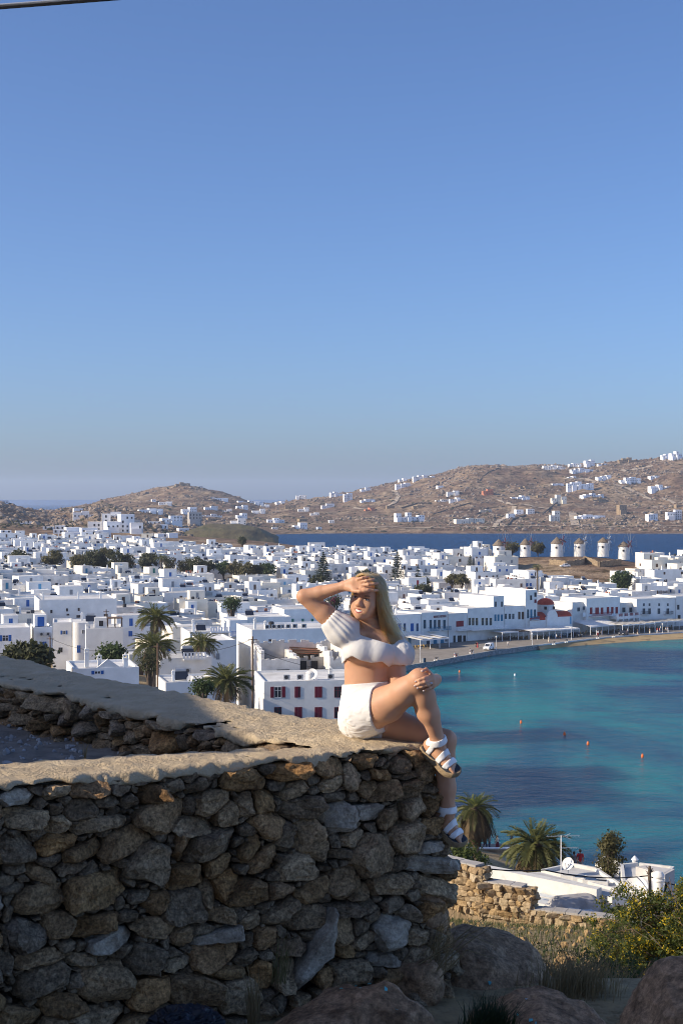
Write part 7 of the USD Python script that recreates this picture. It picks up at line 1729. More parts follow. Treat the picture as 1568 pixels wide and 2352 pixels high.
# field walls climbing the far slopes
for k, pts in enumerate(([(380, 330), (470, 300), (560, 275)], [(600, 170), (640, 130), (690, 110)], [(900, 330), (935, 300), (1000, 250)], [(560, 345), (640, 300), (720, 290)], [(735, 385), (760, 352), (820, 335)], [(350, 210), (420, 180), (480, 150)], [(1260, 380), (1300, 345)], [(1290, 380), (1330, 342)], [(230, 300), (300, 280), (370, 275)], [(1040, 240), (1120, 290)])):
    P = dense([hit(*_Z2(*q), 1500, 4200) for q in pts], 30); m = MB(); m.tube(P + [0, 0, 0.5], 1.1, 5); t = thing('field_wall', f"dark dry stone field wall {('above the terraced shore villa', 'near the bare crest', 'by the cream villa', 'over the cream shore house', 'beside the three small villas', 'along the winding road', 'at the straight paved road', 'parallel to the short slope wall', 'under the ridge road', 'below the long white villas')[k]}", 'wall'); obj('stonework', m, 'wall_core', t)

# ------------------------------------------------------------------ right below: stone walls, white roofs, dishes
SL = [PX(985, 2000, 52.6)[:2], PX(1108, 2000, 50.8)[:2], PX(1221, 2000, 49.9)[:2], PX(1440, 2000, 48.6)[:2]]
def ochre_wall(label, P0, P1, top, low, seed, th=0.45):
    t = thing('ochre_stone_wall', label, 'wall'); P0, P1 = np.asarray(P0), np.asarray(P1); u = (P1 - P0) / np.linalg.norm(P1 - P0); n = np.array([u[1], -u[0]]); L = np.linalg.norm(P1 - P0)
    m = MB(); m.prism([P0 - n * 0.04, P1 - n * 0.04 - u * 0.04, P1 - n * th - u * 0.04, P0 - n * th], low - 0.6, top - 0.03); obj('rubble_core', m, 'ochre_rubble', t)
    rng = np.random.default_rng(seed)
    def face(fc, Ls, H, sd):
        st = []; y = 0.0
        while y < H:
            r = rng.uniform(0.16, 0.27); x = -0.1
            while x < Ls: w = rng.uniform(0.2, 0.5); st.append((x + w / 2, y + r / 2 + rng.normal(0, 0.025), w * 0.98, r * 0.98, rng.normal(0, 0.12))); x += w
            y += r
        for i, q, area in lay(fc, st, (0.0, Ls), (0.0, H), 0.03, sd, fmax=0.08):
            ms = make_stone(fc, q, 0.12, np.random.default_rng(sd * 1000 + i), 0.8)
            if ms is not None: obj('stone', ms, 'ochre_stone', t, smooth=28)
    face(Face([P0, P1], top, 0.0), L, top - low, seed)
    face(Face([P1, P1 - n * th], top, 0.0), th, top - low, seed + 1)
    m = MB(); v = []
    for k in range(int(L / 0.45)):
        x0, x1 = k * 0.45 + 0.01, (k + 1) * 0.45 - 0.01; q = [P0 + u * x0 + n * 0.03, P0 + u * x1 + n * 0.03, P0 + u * x1 - n * (th + 0.02), P0 + u * x0 - n * (th + 0.02)]; z = rng.uniform(0.0, 0.03)
        m2 = MB(); m2.prism(q, top - 0.025, top + 0.03 + z); obj('coping_stone', m2, 'concrete', t)
ochre_wall('highest stepped piece of the ochre stone wall, beside the dark knobbly rock', SL[0], SL[1], 29.75, 28.0, 41)
ochre_wall('middle ochre stone wall with squared shaded end, in front of the white roofs', SL[1] + (SL[1] - SL[0]) * -0.12, SL[2], 29.25, 28.0, 51)
ochre_wall('low ochre stone wall running toward the yellow flowering bush', SL[2] + (SL[2] - SL[1]) * -0.08, SL[3], 28.52, 27.7, 61)
noisy('lime_wash', (0.46, 0.44, 0.40), (0.62, 0.605, 0.56), 1.1, 0.92, 0.4, 5.0, 0.02, c3=(0.56, 0.545, 0.51), detail=7)
_W = lambda x, y: (1010.4 + 0.3556 * x, 1796.3 + 0.3556 * y)
def roofpoly(name, label, pts, z, down, roof, wall='lime_wash', par=0.0, cat='house', th=0.18):
    q = [PXz(*_W(*p), z)[:2] for p in pts]; P = Polygon(q)
    if P.exterior.is_ccw is False: q = q[::-1]; P = Polygon(q)
    c = np.mean(q, 0); t = thing(name, label, cat, (*c, z - down)); loc = [p - c for p in q]
    m = MB(); m.prism(loc, -2.0, down); obj('wall', m, wall, t)
    inn = [np.array(p) for p in np.array(Polygon(loc).buffer(-th, join_style=2).exterior.coords)[:-1]]
    m = MB(); m.prism(inn, down, down + 0.012); obj('roof', m, roof, t)
    if par:
        n = len(loc)
        for k in range(n):
            a, b = loc[k], loc[(k + 1) % n]; u = (b - a) / np.linalg.norm(b - a); nn = np.array([-u[1], u[0]]); m = MB(); m.prism([a + u * 0.0, b - u * th, b - u * th + nn * th, a + nn * th], down, down + par); obj('parapet', m, wall, t)
    return t
z0 = 20.9
ZF = z0
T = thing('white_terrace_house', 'white roof terrace with long bright parapets and a grey rounded vault end', 'house')
def strip(a, b, z, h, th, name, mt, base=None, toward=1):
    A, B = PXz(*_W(*a), z)[:2], PXz(*_W(*b), z)[:2]; u = (B - A) / np.linalg.norm(B - A); n = np.array([-u[1], u[0]]) * toward; m = MB(); q = [A, B, B + n * th, A + n * th]
    if toward < 0: q = q[::-1]
    m.prism(q, (z if base is None else base), z + h); return obj(name, m, mt, T)
_fl = [PXz(*_W(*p), ZF)[:2] for p in ((270, 690), (285, 642), (860, 762), (1080, 880), (1000, 905), (560, 800))]
m = MB(); m.prism(_fl, ZF - 4.0, ZF); obj('floor', m, 'terrace_floor' if 'terrace_floor' in MAT else noisy('terrace_floor', (0.42, 0.46, 0.48), (0.62, 0.64, 0.64), 0.7, 0.8), T)
strip((278, 640), (1010, 790), ZF, 0.80, 0.55, 'parapet', 'lime_wash', ZF - 4, 1)
strip((560, 830), (1075, 925), ZF - 0.35, 0.50, 0.25, 'parapet', 'lime_wash', ZF - 4, 1)
_A = PXz(*_W(860, 822), ZF - 0.2); _B = PXz(*_W(1085, 800), ZF - 0.2); _u = (_B - _A) / np.linalg.norm(_B - _A)
_sp = trimesh.creation.capsule(height=float(np.linalg.norm(_B - _A)) * 0.8, radius=0.62, count=[20, 20]); _v = np.array(_sp.vertices); _n = np.cross([0, 0, 1], _u)
obj('vault', (_A + _v[:, 2:3] * _u + _v[:, 0:1] * _n * 1.5 + _v[:, 1:2] * np.array([0, 0, 1.25]), _sp.faces), noisy('weathered_lime', (0.22, 0.21, 0.20), (0.46, 0.44, 0.42), 1.3, 0.95), T, smooth=True)
m = MB(); _p0, _p1 = PXz(*_W(610, 735), ZF + 0.25), PXz(*_W(900, 790), ZF + 0.25); m.tube([_p0, _p1], 0.035, 6); obj('pipe', m, 'lime_wash', T)
roofpoly('white_roof_house', 'grey flat roof strip running behind the bright terrace parapet', [(515, 592), (640, 582), (1230, 735), (1110, 745)], 21.3, 4.0, 'roof_grey')
roofpoly('white_roof_house', 'white roof with narrow skylights around the antenna mast', [(650, 588), (850, 545), (1010, 575), (1185, 690), (1120, 712)], 20.0, 4.5, 'roof_white', par=0.22)
for k, (x, y) in enumerate(((862, 632), (940, 645), (1005, 662))):
    p = PXz(*_W(x, y), 20.02); t = thing('skylight', f"{('first', 'second', 'third')[k]} narrow skylight slot from the satellite dish on the white roof", 'skylight', p, -0.35); m = MB(); m.box(-0.75, 0.75, -0.28, 0.28, 0, 0.26); obj('frame', m, 'lime_wash', t); m = MB(); m.box(-0.62, 0.62, -0.17, 0.17, 0.255, 0.275); obj('pane', m, 'glass_dark', t)
roofpoly('white_roof_house', 'white house with raised parapets right by the sea behind the conical tree', [(1000, 560), (1050, 512), (1165, 545), (1180, 690), (1120, 660)], 19.0, 4.0, 'roof_white', par=0.35)
roofpoly('white_roof_house', 'white house with grey corrugated roof behind the big dish', [(1180, 690), (1165, 556), (1270, 545), (1512, 572), (1456, 640), (1440, 745)], 20.2, 4.5, 'roof_white', par=0.25)
roofpoly('lean_to_roof', 'slanting grey sheet roof above the white house by the sea', [(1262, 548), (1330, 538), (1514, 566), (1452, 600)], 20.75, 0.5, 'roof_grey', 'roof_grey', cat='roof')
roofpoly('white_roof_house', 'beige flat roof in front of the big dish and white chimney', [(1150, 745), (1390, 775), (1568, 800), (1700, 900), (1250, 880)], 20.6, 4.0, 'roof_grey', par=0.15)
p = PXz(*_W(1410, 798), 20.6); t = thing('chimney_pipe', 'white chimney pipe with ribbed cap before the big dish', 'chimney', p); m = MB(); m.lathe([(0, 0), (0.28, 0), (0.28, 1.35), (0.34, 1.35), (0.34, 1.45), (0.28, 1.47), (0.28, 1.55), (0.34, 1.57), (0.34, 1.67), (0.2, 1.85), (0, 1.9)], 14); obj('stack', m, 'plaster', t, smooth=30)
p = PXz(*_W(826, 606), 20.0); dish('satellite_dish', 'pale satellite dish on a mast on the white skylight roof', p, 0.40, -2.3, 0.5, 0.55)
p = PXz(*_W(1262, 765), 20.6); dish('satellite_dish', 'big white satellite dish beside the pruned trunk', p, 0.70, -2.05, 0.55, 0.35)
p = PXz(*_W(781, 612), 20.0); t = thing('antenna_mast', 'thin white antenna mast with two spiky aerials on the white roof', 'antenna', p); m = MB(); m.tube([(0, 0, 0), (0, 0, 2.5)], 0.035, 6); obj('mast', m, 'paint_white', t)
for z, L, sd in ((2.45, 1.5, 0), (1.75, 0.9, 1)):
    m = MB(); m.tube([(-0.6 * L + 0.5 * sd, 0, z), (0.75 * L + 0.3 * sd, 0, z + 0.03)], 0.014, 4)
    for k in range(9): x = -0.55 * L + 1.25 * L * k / 8 + 0.4 * sd; m.tube([(x, -0.22, z), (x, 0.22, z)], 0.008, 3)
    if sd == 0: m.tube([(0.2, 0, z), (0.55, 0, z + 0.16)], 0.02, 4); m.tube([(0.2, 0, z), (0.55, 0, z - 0.16)], 0.02, 4)
    obj('aerial', m, 'metal_grey', t)
p = PX(*_W(1257, 560), 92); t = thing('roof_lantern', 'white roof lantern post behind the conical tree', 'lamp', (p[0], p[1], p[2])); m = MB(); m.tube([(0, 0, -1.5), (0, 0, 0.15)], 0.05, 6); obj('post', m, 'paint_white', t); m = MB(); m.lathe([(0.08, 0.15), (0.2, 0.55), (0.26, 0.57), (0.08, 0.78), (0, 0.85)], 8); obj('lamp_head', m, 'paint_white', t)
tree('tree', 'bushy conical tree growing between the white roofs, brownish green', PXz(*_W(1090, 700), 18.5), 3.75, 1.75, 'leaf_olive', 91, clumps=44, n=60, leaf=0.09, crown=(0.58, 0.82), trunk=0.12)
tree('bush', 'yellow-green bush behind the highest ochre wall, under the hanging sandal', PX(1062, 1990, 74) - [0, 0, 2.2], 3.6, 2.9, 'leaf_yellow', 92, clumps=40, n=60, leaf=0.1, crown=(0.62, 0.65), cat='shrub')
tree('bush', 'leafy vine bush spilling beside the grey vault', PX(1412, 2110, 62) - [0, 0, 1.2], 2.2, 1.1, 'leaf_yellow', 93, clumps=20, n=30, leaf=0.09, crown=(0.6, 0.7), cat='shrub')
t = thing('pruned_trunk', 'dead pruned tree trunk with stubby tops beside the big dish', 'tree', PXz(*_W(1352, 745), 20.6)); m = MB(); rng = np.random.default_rng(3)
m.tube([(0, 0, -0.3), (0.03, 0, 0.6), (-0.02, 0, 1.3), (0.0, 0, 1.75)], [0.10, 0.09, 0.10, 0.07], 7)
for k in range(9): a = rng.uniform(0, 6.28); z = rng.uniform(1.2, 1.75); m.tube([(0, 0, z), (0.22 * math.cos(a), 0.22 * math.sin(a), z + rng.uniform(0.05, 0.25))], [0.045, 0.012], 5)
obj('trunk', m, 'bark', t, smooth=True)
palm('palm_tree', 'tall shaggy palm with a fresh upright tuft and hanging brown skirt', PX(1096, 1400, 128) * [1, 1, 0] + [0, 0, 3.5], PX(1096, 1856, 128)[2] - 3.5, 2.15, n=40, dead=70, seed=15, fresh=14, skirt=1.5, tr=0.3, leaflets=18, upright=-0.25)
palm('palm_tree', 'broad date palm by the antenna, green crown over drooping pale fronds', PX(1233, 1400, 104) * [1, 1, 0] + [0, 0, 9.0], PX(1233, 1940, 104)[2] - 9.0, 2.55, n=54, dead=40, seed=16, skirt=1.1, tr=0.3, leaflets=22, upright=-0.3)
_sw = [PX(X, 1960, 161.5)[:2] for X in (1060, 1090, 1125, 1160, 1185)]
t = thing('shore_wall', 'pale stone shore wall along the near promenade behind the palms', 'wall'); m = MB(); q = dense(_sw, 10)
for k in range(9): m.prism([q[k], q[k + 1], q[k + 1] + [0, 0.5], q[k] + [0, 0.5]], 0, 3.05)
obj('stonework', m, 'ochre_rubble', t); m = MB()
for k in range(9): m.prism([q[k] - [0, 0.03], q[k + 1] - [0, 0.03], q[k + 1] + [0, 0.53], q[k] + [0, 0.53]], 3.053, 3.17)
obj('coping', m, 'plaster', t)
_pr = dense([PX(X, 1960, 162.2)[:2] for X in (1040, 1080, 1120, 1160, 1195)], 20); _pr2 = _pr + [0, 4.5]
ribbon('shore_path', np.c_[_pr, np.full(20, 2.4)], np.c_[_pr2, np.full(20, 2.4)], 'quay_paving', 'paved shore path behind the palms')

# ------------------------------------------------------------------ people
def person(label, p, face, top, legs, pose='stand', hair='hair_brown', h=1.7, skirt=False, group=None, name='person'):
    """A small walking, standing or seated figure about h tall, facing the direction face (radians)."""
    k = h / 1.7; t = thing(name, label, 'person', p, face - math.pi / 2, group, scale=k); sit = pose == 'sit'
    dz = -0.42 if sit else 0.0; st = 0.16 if pose == 'walk' else 0.03
    hip = np.array([0, 0, 0.90 + dz]); J_ = {}
    def hullchain(ch):
        M_ = None
        for (a, ra), (b, rb) in zip(ch[:-1], ch[1:]):
            s1, s2 = manifold3d.Manifold.sphere(ra, 10).translate(tuple(map(float, a))), manifold3d.Manifold.sphere(rb, 10).translate(tuple(map(float, b))); hh = manifold3d.Manifold.batch_hull([s1, s2]); M_ = hh if M_ is None else M_ + hh
        return M_
    leg = []
    for s in (-1, 1):
        if sit: kn, an, to = (s * 0.1, 0.42, 0.48), (s * 0.1, 0.45, 0.09), (s * 0.1, 0.62, 0.05)
        else: kn, an, to = (s * 0.09, s * st * 0.6 + 0.03, 0.49), (s * 0.085, s * st * 1.2, 0.09), (s * 0.085, s * st * 1.2 + 0.17, 0.04)
        leg.append(hullchain([((s * 0.085, 0, hip[2]), 0.095), (kn, 0.065), (an, 0.042), (to, 0.035)]))
    tor = hullchain([((0, 0, hip[2] + 0.03), 0.135), ((0, 0, hip[2] + 0.25), 0.125), ((0, 0, hip[2] + 0.42), 0.14), ((0, 0, hip[2] + 0.55), 0.06), ((0, 0.01, hip[2] + 0.62), 0.05)])
    tor = tor + hullchain([((-0.15, 0, hip[2] + 0.48), 0.06), ((0.15, 0, hip[2] + 0.48), 0.06)])
    head = manifold3d.Manifold.sphere(0.1, 14).scale((0.85, 1.0, 1.2)).translate((0, 0.02, hip[2] + 0.72)) + manifold3d.Manifold.sphere(0.018, 8).translate((0, 0.122, hip[2] + 0.70))
    arms = [hullchain([((s * 0.18, 0, hip[2] + 0.48), 0.05), ((s * 0.23, (-s) * st * 0.5 - 0.02, hip[2] + 0.22), 0.042), ((s * 0.22, (-s) * st + 0.10 + (0.12 if sit else 0), hip[2] + 0.02), 0.034), ((s * 0.21, (-s) * st + 0.15 + (0.12 if sit else 0), hip[2] - 0.06), 0.032)]) for s in (-1, 1)]
    body = tor + head + leg[0] + leg[1] + arms[0] + arms[1]
    obj('body', body, 'skin', t, smooth=40)
    tp = hullchain([((0, 0, hip[2] + 0.05), 0.15), ((0, 0, hip[2] + 0.25), 0.14), ((0, 0, hip[2] + 0.42), 0.155), ((0, 0, hip[2] + 0.50), 0.09)]) + hullchain([((-0.17, 0, hip[2] + 0.47), 0.075), ((0.17, 0, hip[2] + 0.47), 0.075)])
    for s in (-1, 1): tp = tp + hullchain([((s * 0.18, 0, hip[2] + 0.48), 0.066), ((s * 0.22, (-s) * st * 0.4, hip[2] + 0.27), 0.058)])
    obj('top', tp, top, t, smooth=40)
    if skirt: lw = hullchain([((0, 0, hip[2] + 0.1), 0.15), ((0, 0, hip[2] - 0.1), 0.19), ((0, 0, 0.35), 0.24)])
    else:
        lw = None
        for s in (-1, 1):
            if sit: c = hullchain([((s * 0.085, 0, hip[2]), 0.115), ((s * 0.1, 0.42, 0.48), 0.085), ((s * 0.1, 0.45, 0.22), 0.065)])
            else: c = hullchain([((s * 0.085, 0, hip[2]), 0.115), ((s * 0.09, s * st * 0.6 + 0.03, 0.49), 0.085), ((s * 0.085, s * st * 1.15, 0.14), 0.062)])
            lw = c if lw is None else lw + c
    obj('skirt' if skirt else 'trousers', lw, legs, t, smooth=40)
    hr = manifold3d.Manifold.sphere(0.112, 14).scale((0.9, 1.0, 1.15)).translate((0, -0.012, hip[2] + 0.745)) - manifold3d.Manifold.cube((0.3, 0.2, 0.2), True).translate((0, 0.15, hip[2] + 0.66))
    obj('hair', hr, hair, t, smooth=40)
    return t
plain('hair_brown', (0.05, 0.03, 0.018), 0.7); plain('cloth_black', (0.02, 0.02, 0.023), 0.9); plain('cloth_navy', (0.03, 0.045, 0.10), 0.9); plain('cloth_white', (0.72, 0.71, 0.69), 0.9); plain('cloth_red', (0.42, 0.03, 0.035), 0.9); plain('cloth_maroon', (0.13, 0.02, 0.03), 0.9); plain('cloth_cream', (0.62, 0.55, 0.43), 0.9); plain('cloth_grey', (0.22, 0.23, 0.25), 0.9); plain('cloth_pink', (0.55, 0.22, 0.25), 0.9)
def at_path(X, d, z): p = PX(X, 1950, d); p[2] = z; return p
for X, d, tp, lg, sk, ps, fc, lab in ((1101, 164, 'cloth_black', 'cloth_black', 0, 'stand', 0.5, 'person all in black half hidden by the shaggy palm trunk'), (1113.5, 164.5, 'cloth_black', 'cloth_navy', 0, 'walk', 0.2, 'person in black top walking on the shore path behind the shaggy palm'), (1124, 164, 'cloth_white', 'cloth_navy', 0, 'stand', 3.0, 'person in white shirt and navy trousers on the shore path'),
                                      (1142, 163.5, 'cloth_cream', 'cloth_maroon', 1, 'stand', 2.2, 'person in a long maroon skirt and pale top on the shore path'), (1174, 166, 'cloth_navy', 'cloth_black', 0, 'walk', 0.1, 'person in dark clothes with only head showing between the palms')):
    person(lab, at_path(X, d, 2.41), fc, tp, lg, ps, skirt=bool(sk))
person('person in a red jacket seated by the white roofs, back turned', PX(1332, 2006, 104), 1.4, 'cloth_red', 'cloth_grey', 'stand')
person('person with grey shirt beside the red jacketed one', PX(1318, 2010, 106), 1.2, 'cloth_grey', 'cloth_navy', 'stand')
QZ = 1.285
def on_quay(X, Y, z=1.262): p = PXz(X, Y, z); return p
for X, Y, tp, lg, sk, ps, fc, lab in ((1093, 1488, 'cloth_black', 'cloth_black', 0, 'walk', 2.5, 'person in black walking past the shop doors'), (1096.5, 1489, 'cloth_red', 'cloth_red', 1, 'walk', 2.5, 'person in a red dress near the shop stairs'), (1166, 1486, 'cloth_white', 'cloth_grey', 0, 'walk', 0.2, 'person in white top by the first awning'), (1260, 1476, 'cloth_cream', 'cloth_cream', 1, 'walk', -1.2, 'person in a long cream dress before the long awning'),
                                      (1277.5, 1469, 'cloth_white', 'cloth_navy', 0, 'stand', 0.4, 'person in white shirt near the church corner'), (1287, 1470, 'cloth_navy', 'cloth_black', 0, 'stand', 2.4, 'person in navy by the pale blue chairs'), (1330, 1463, 'cloth_navy', 'cloth_grey', 0, 'walk', 0.3, 'person in navy between the dark parked car and the white awning'), (1373, 1461, 'cloth_white', 'cloth_red', 0, 'stand', -1.5, 'person in white top and red shorts under the flat awning'),
                                      (1381, 1461, 'cloth_grey', 'cloth_grey', 0, 'stand', -1.3, 'person in grey next to the one in red shorts'), (1464, 1459, 'cloth_black', 'cloth_cream', 0, 'walk', 3.0, 'person in black top at the promenade edge by the pergola'), (1492, 1456, 'cloth_cream', 'cloth_cream', 1, 'walk', 2.8, 'person in a pale dress walking before the pergola end'), (1509, 1454, 'cloth_red', 'cloth_white', 0, 'walk', 0.2, 'person in red top strolling before the mansion'),
                                      (1514, 1454.5, 'cloth_pink', 'cloth_navy', 0, 'walk', 0.2, 'person in pink top next to the red top stroller'), (1529, 1453, 'cloth_white', 'cloth_black', 0, 'walk', 2.9, 'person in white top and black trousers close to the frame edge'), (1533.5, 1453, 'cloth_white', 'cloth_white', 0, 'walk', 2.9, 'person all in white close to the frame edge')):
    person(lab, on_quay(X, Y), fc, tp, lg, ps, skirt=bool(sk))

# ------------------------------------------------------------------ things on the quay
def bench(label, p, rot):
    t = thing('bench', label, 'bench', p, rot)
    for k in range(3): m = MB(); m.box(-0.85, 0.85, -0.2 + k * 0.14, -0.08 + k * 0.14, 0.43, 0.47); obj('seat_slat', m, 'wood_brown', t)
    for k in range(2): m = MB(); m.box(-0.85, 0.85, 0.21 + 0.03 * k, 0.25 + 0.03 * k, 0.60 + 0.2 * k, 0.74 + 0.2 * k); obj('back_slat', m, 'wood_brown', t)
    for s in (-0.65, 0.65): m = MB(); m.box(s - 0.07, s + 0.07, -0.18, 0.2, 0, 0.43); m.box(s - 0.05, s + 0.05, 0.2, 0.26, 0.3, 0.95); obj('leg', m, 'paint_white', t)
_qd = math.atan2(*(np.array(QUAY[4]) - np.array(QUAY[2]))[::-1])
for X, Y, lab in ((1000, 1518, 'empty slatted bench on the open quay'), (1046, 1509, 'bench under the seated figure nearest the quay edge'), (1082, 1501, 'bench with a reclining figure, nearer the van')): bench(lab, on_quay(X, Y), _qd + math.pi)
person('person in white top and red skirt seated on the quay bench', on_quay(1043.5, 1508.6), _qd - 1.6, 'cloth_white', 'cloth_red', 'sit'); person('person in pale clothes seated on the bench nearer the van', on_quay(1079.5, 1500.6), _qd - 1.6, 'cloth_white', 'cloth_navy', 'sit')
for k, (X, Y) in enumerate(((1271, 1481), (1300, 1476), (1372, 1467), (1408, 1464))): bench(f"low bench on the beach edge, {('nearest the steps', 'by the church corner', 'before the flat awning', 'before the dark car')[k]}", on_quay(X, Y), _qd + math.pi)
def lamp_post(label, X, Yf, Yt):
    p = on_quay(X, Yf); h = PX(X, Yt, p[1])[2] - p[2]; t = thing('street_lamp', label, 'street lamp', p); m = MB(); m.tube([(0, 0, 0), (0, 0, 0.5), (0, 0, 0.52), (0, 0, h - 0.5)], [0.1, 0.1, 0.06, 0.05], 8); obj('post', m, 'paint_white', t); m = MB(); m.lathe([(0.06, h - 0.5), (0.2, h - 0.42), (0.25, h - 0.1), (0.12, h), (0, h + 0.05)], 10); obj('lamp_head', m, 'dish_white', t, smooth=40)
for X, a, b, lab in ((965, 1522, 1487, 'white street lamp by the bin at the quay canopy'), (1139.5, 1493.5, 1461, 'white street lamp just beyond the white van'), (1222, 1482.5, 1454, 'white street lamp at the beach steps'), (1311.7, 1470, 1440, 'white street lamp at the church corner'), (1521, 1454.5, 1432, 'white street lamp before the mansion')): lamp_post(lab, X, a, b)
p = on_quay(972.5, 1522.5); t = thing('litter_bin', 'dark green double litter bin on the quay edge', 'bin', p, _qd)
for s in (-0.35, 0.35): m = MB(); m.box(s - 0.28, s + 0.28, -0.28, 0.28, 0.05, 1.15, top=1.04); obj('container', m, 'paint_grey' if s < 0 else 'cloth_black', t)
m = MB(); m.box(-0.68, 0.68, -0.32, 0.32, 0, 0.05); obj('base', m, 'concrete', t)

def car_mesh(kind):
    """Side outline of a car or van, bulged sideways: body, windows."""
    if kind == 'van': prof = [(-2.1, 0.35), (-2.12, 0.8), (-2.0, 1.0), (-1.35, 1.12), (-0.75, 1.72), (-0.4, 1.83), (1.9, 1.85), (2.06, 1.7), (2.12, 0.9), (2.1, 0.35)]
    else: prof = [(-2.05, 0.3), (-2.1, 0.62), (-1.95, 0.82), (-1.0, 0.95), (-0.35, 1.42), (0.9, 1.47), (1.55, 1.12), (2.0, 0.98), (2.08, 0.6), (2.03, 0.3)]
    P = Polygon(prof).buffer(0.06).buffer(-0.06); m = MB(); c = np.array(P.exterior.coords)[:-1]; n = len(c); ring = []
    for y, s in ((-0.86, 0.94), (-0.84, 0.98), (-0.74, 1.0), (0.74, 1.0), (0.84, 0.98), (0.86, 0.94)):
        q = c.copy(); q[:, 1] = 0.35 + (q[:, 1] - 0.35) * (1 if abs(y) < 0.8 else 0.985); w = np.where(q[:, 1] > 1.0, 0.90, 1.0); ring.append(np.c_[q[:, 0] * (0.5 + 0.5 * s), np.full(n, y) * w, q[:, 1]])
    v = np.vstack(ring); m.add(v, [[i * n + k, i * n + (k + 1) % n, (i + 1) * n + (k + 1) % n, (i + 1) * n + k] for i in range(5) for k in range(n)])
    for off, flip in ((0, 1), (5 * n, 0)):
        cen = v[off:off + n].mean(0); k0 = m.n; m.v.append(cen[None]); m.n += 1
        e = np.array([[k0, off + k, off + (k + 1) % n] for k in range(n)]); m.f.append(e[:, ::-1] if flip else e)
    return m
def car(label, p, rot, kind, paint, name='car'):
    t = thing(name, label, kind, p, rot)
    obj('body', car_mesh(kind), paint, t, smooth=30)
    hi, lo = (1.68, 1.14) if kind == 'van' else (1.36, 0.99)
    xf = (-1.27, -0.78) if kind == 'van' else (-0.9, -0.42)
    m = MB(); m.add([[xf[0] - 0.07, -0.66, lo], [xf[0] - 0.07, 0.66, lo], [xf[1] - 0.02, 0.6, hi], [xf[1] - 0.02, -0.6, hi]], [[0, 1, 2, 3]]); obj('windscreen', m, 'glass_dark', t)
    for s in (-1, 1):
        m = MB(); xs = (-1.0, 0.1) if kind == 'van' else (-0.7, 1.2); y = s * 0.80; m.add([[xs[0], y + s * 0.04, lo + 0.02], [xs[1], y + s * 0.04, lo + 0.02], [xs[1] - 0.05, y - s * 0.0, hi - 0.03], [xs[0] + 0.45, y - s * 0.0, hi - 0.03]], [[0, 1, 2, 3]] if s < 0 else [[3, 2, 1, 0]]); obj('side_window', m, 'glass_dark', t)
        for x in (-1.3, 1.3):
            m = MB(); m.tube([(x, s * 0.66, 0.32), (x, s * 0.88, 0.32)], 0.32, 16); w = obj('wheel', m, 'rubber', t); m = MB(); m.tube([(x, s * 0.87, 0.32), (x, s * 0.895, 0.32)], 0.19, 12); obj('rim', m, 'metal_grey', w)
        m = MB(); m.box(-2.13, -1.98, s * 0.62 - 0.16, s * 0.62 + 0.16, 0.66, 0.82); obj('headlight', m, 'dish_white', t)
    m = MB(); m.box(-2.15, -2.0, -0.3, 0.3, 0.36, 0.55); obj('bumper', m, 'metal_dark', t)
plain('car_white', (0.75, 0.75, 0.74), 0.25, 0, 0.6); plain('car_black', (0.015, 0.017, 0.022), 0.2, 0, 0.6)
car('small white van parked on the quay', on_quay(1122, 1493), _qd + 0.15, 'van', 'car_white', 'van')
car('dark car parked at the church corner', on_quay(1322, 1463), _qd + 1.2, 'car', 'car_black'); car('dark car on the promenade before the flat awning', on_quay(1432, 1459), _qd, 'car', 'car_black')
p = hit(1297, 1303, 400, 900); car('white car parked below the windmill terrace wall', p + [0, 0, 0.05], 0.2, 'car', 'car_white')

# buoys
plain('buoy_orange', (0.75, 0.16, 0.03), 0.4); plain('buoy_white', (0.8, 0.8, 0.78), 0.4)
for k, (X, Y, r, mt) in enumerate(((1196, 1662, 0.24, 'buoy_orange'), (1296, 1689, 0.25, 'buoy_orange'), (1350, 1711, 0.25, 'buoy_orange'), (1475, 1740, 0.25, 'buoy_orange'), (1055, 1545, 0.26, 'buoy_orange'), (1182, 1553, 0.25, 'buoy_white'))):
    p = PXz(X, Y, 0.0); t = thing('buoy', ('orange buoy nearest the crossed knee', 'orange buoy second along the slanting line', 'orange buoy third along the slanting line', 'orange buoy last along the slanting line', 'small orange buoy near the quay wall', 'white buoy off the quay')[k], 'buoy', p)
    m = MB(); m.lathe([(0, -0.3), (r * 0.6, -0.25), (r, 0.1), (r * 0.9, 0.35), (r * 0.4, 0.55), (0.08, 0.6), (0, 0.62)], 14); obj('float', m, mt, t, smooth=True); m = MB(); m.tube([(0, 0, 0.6), (0, 0, 0.85)], 0.05, 5); obj('eye', m, 'metal_dark', t)

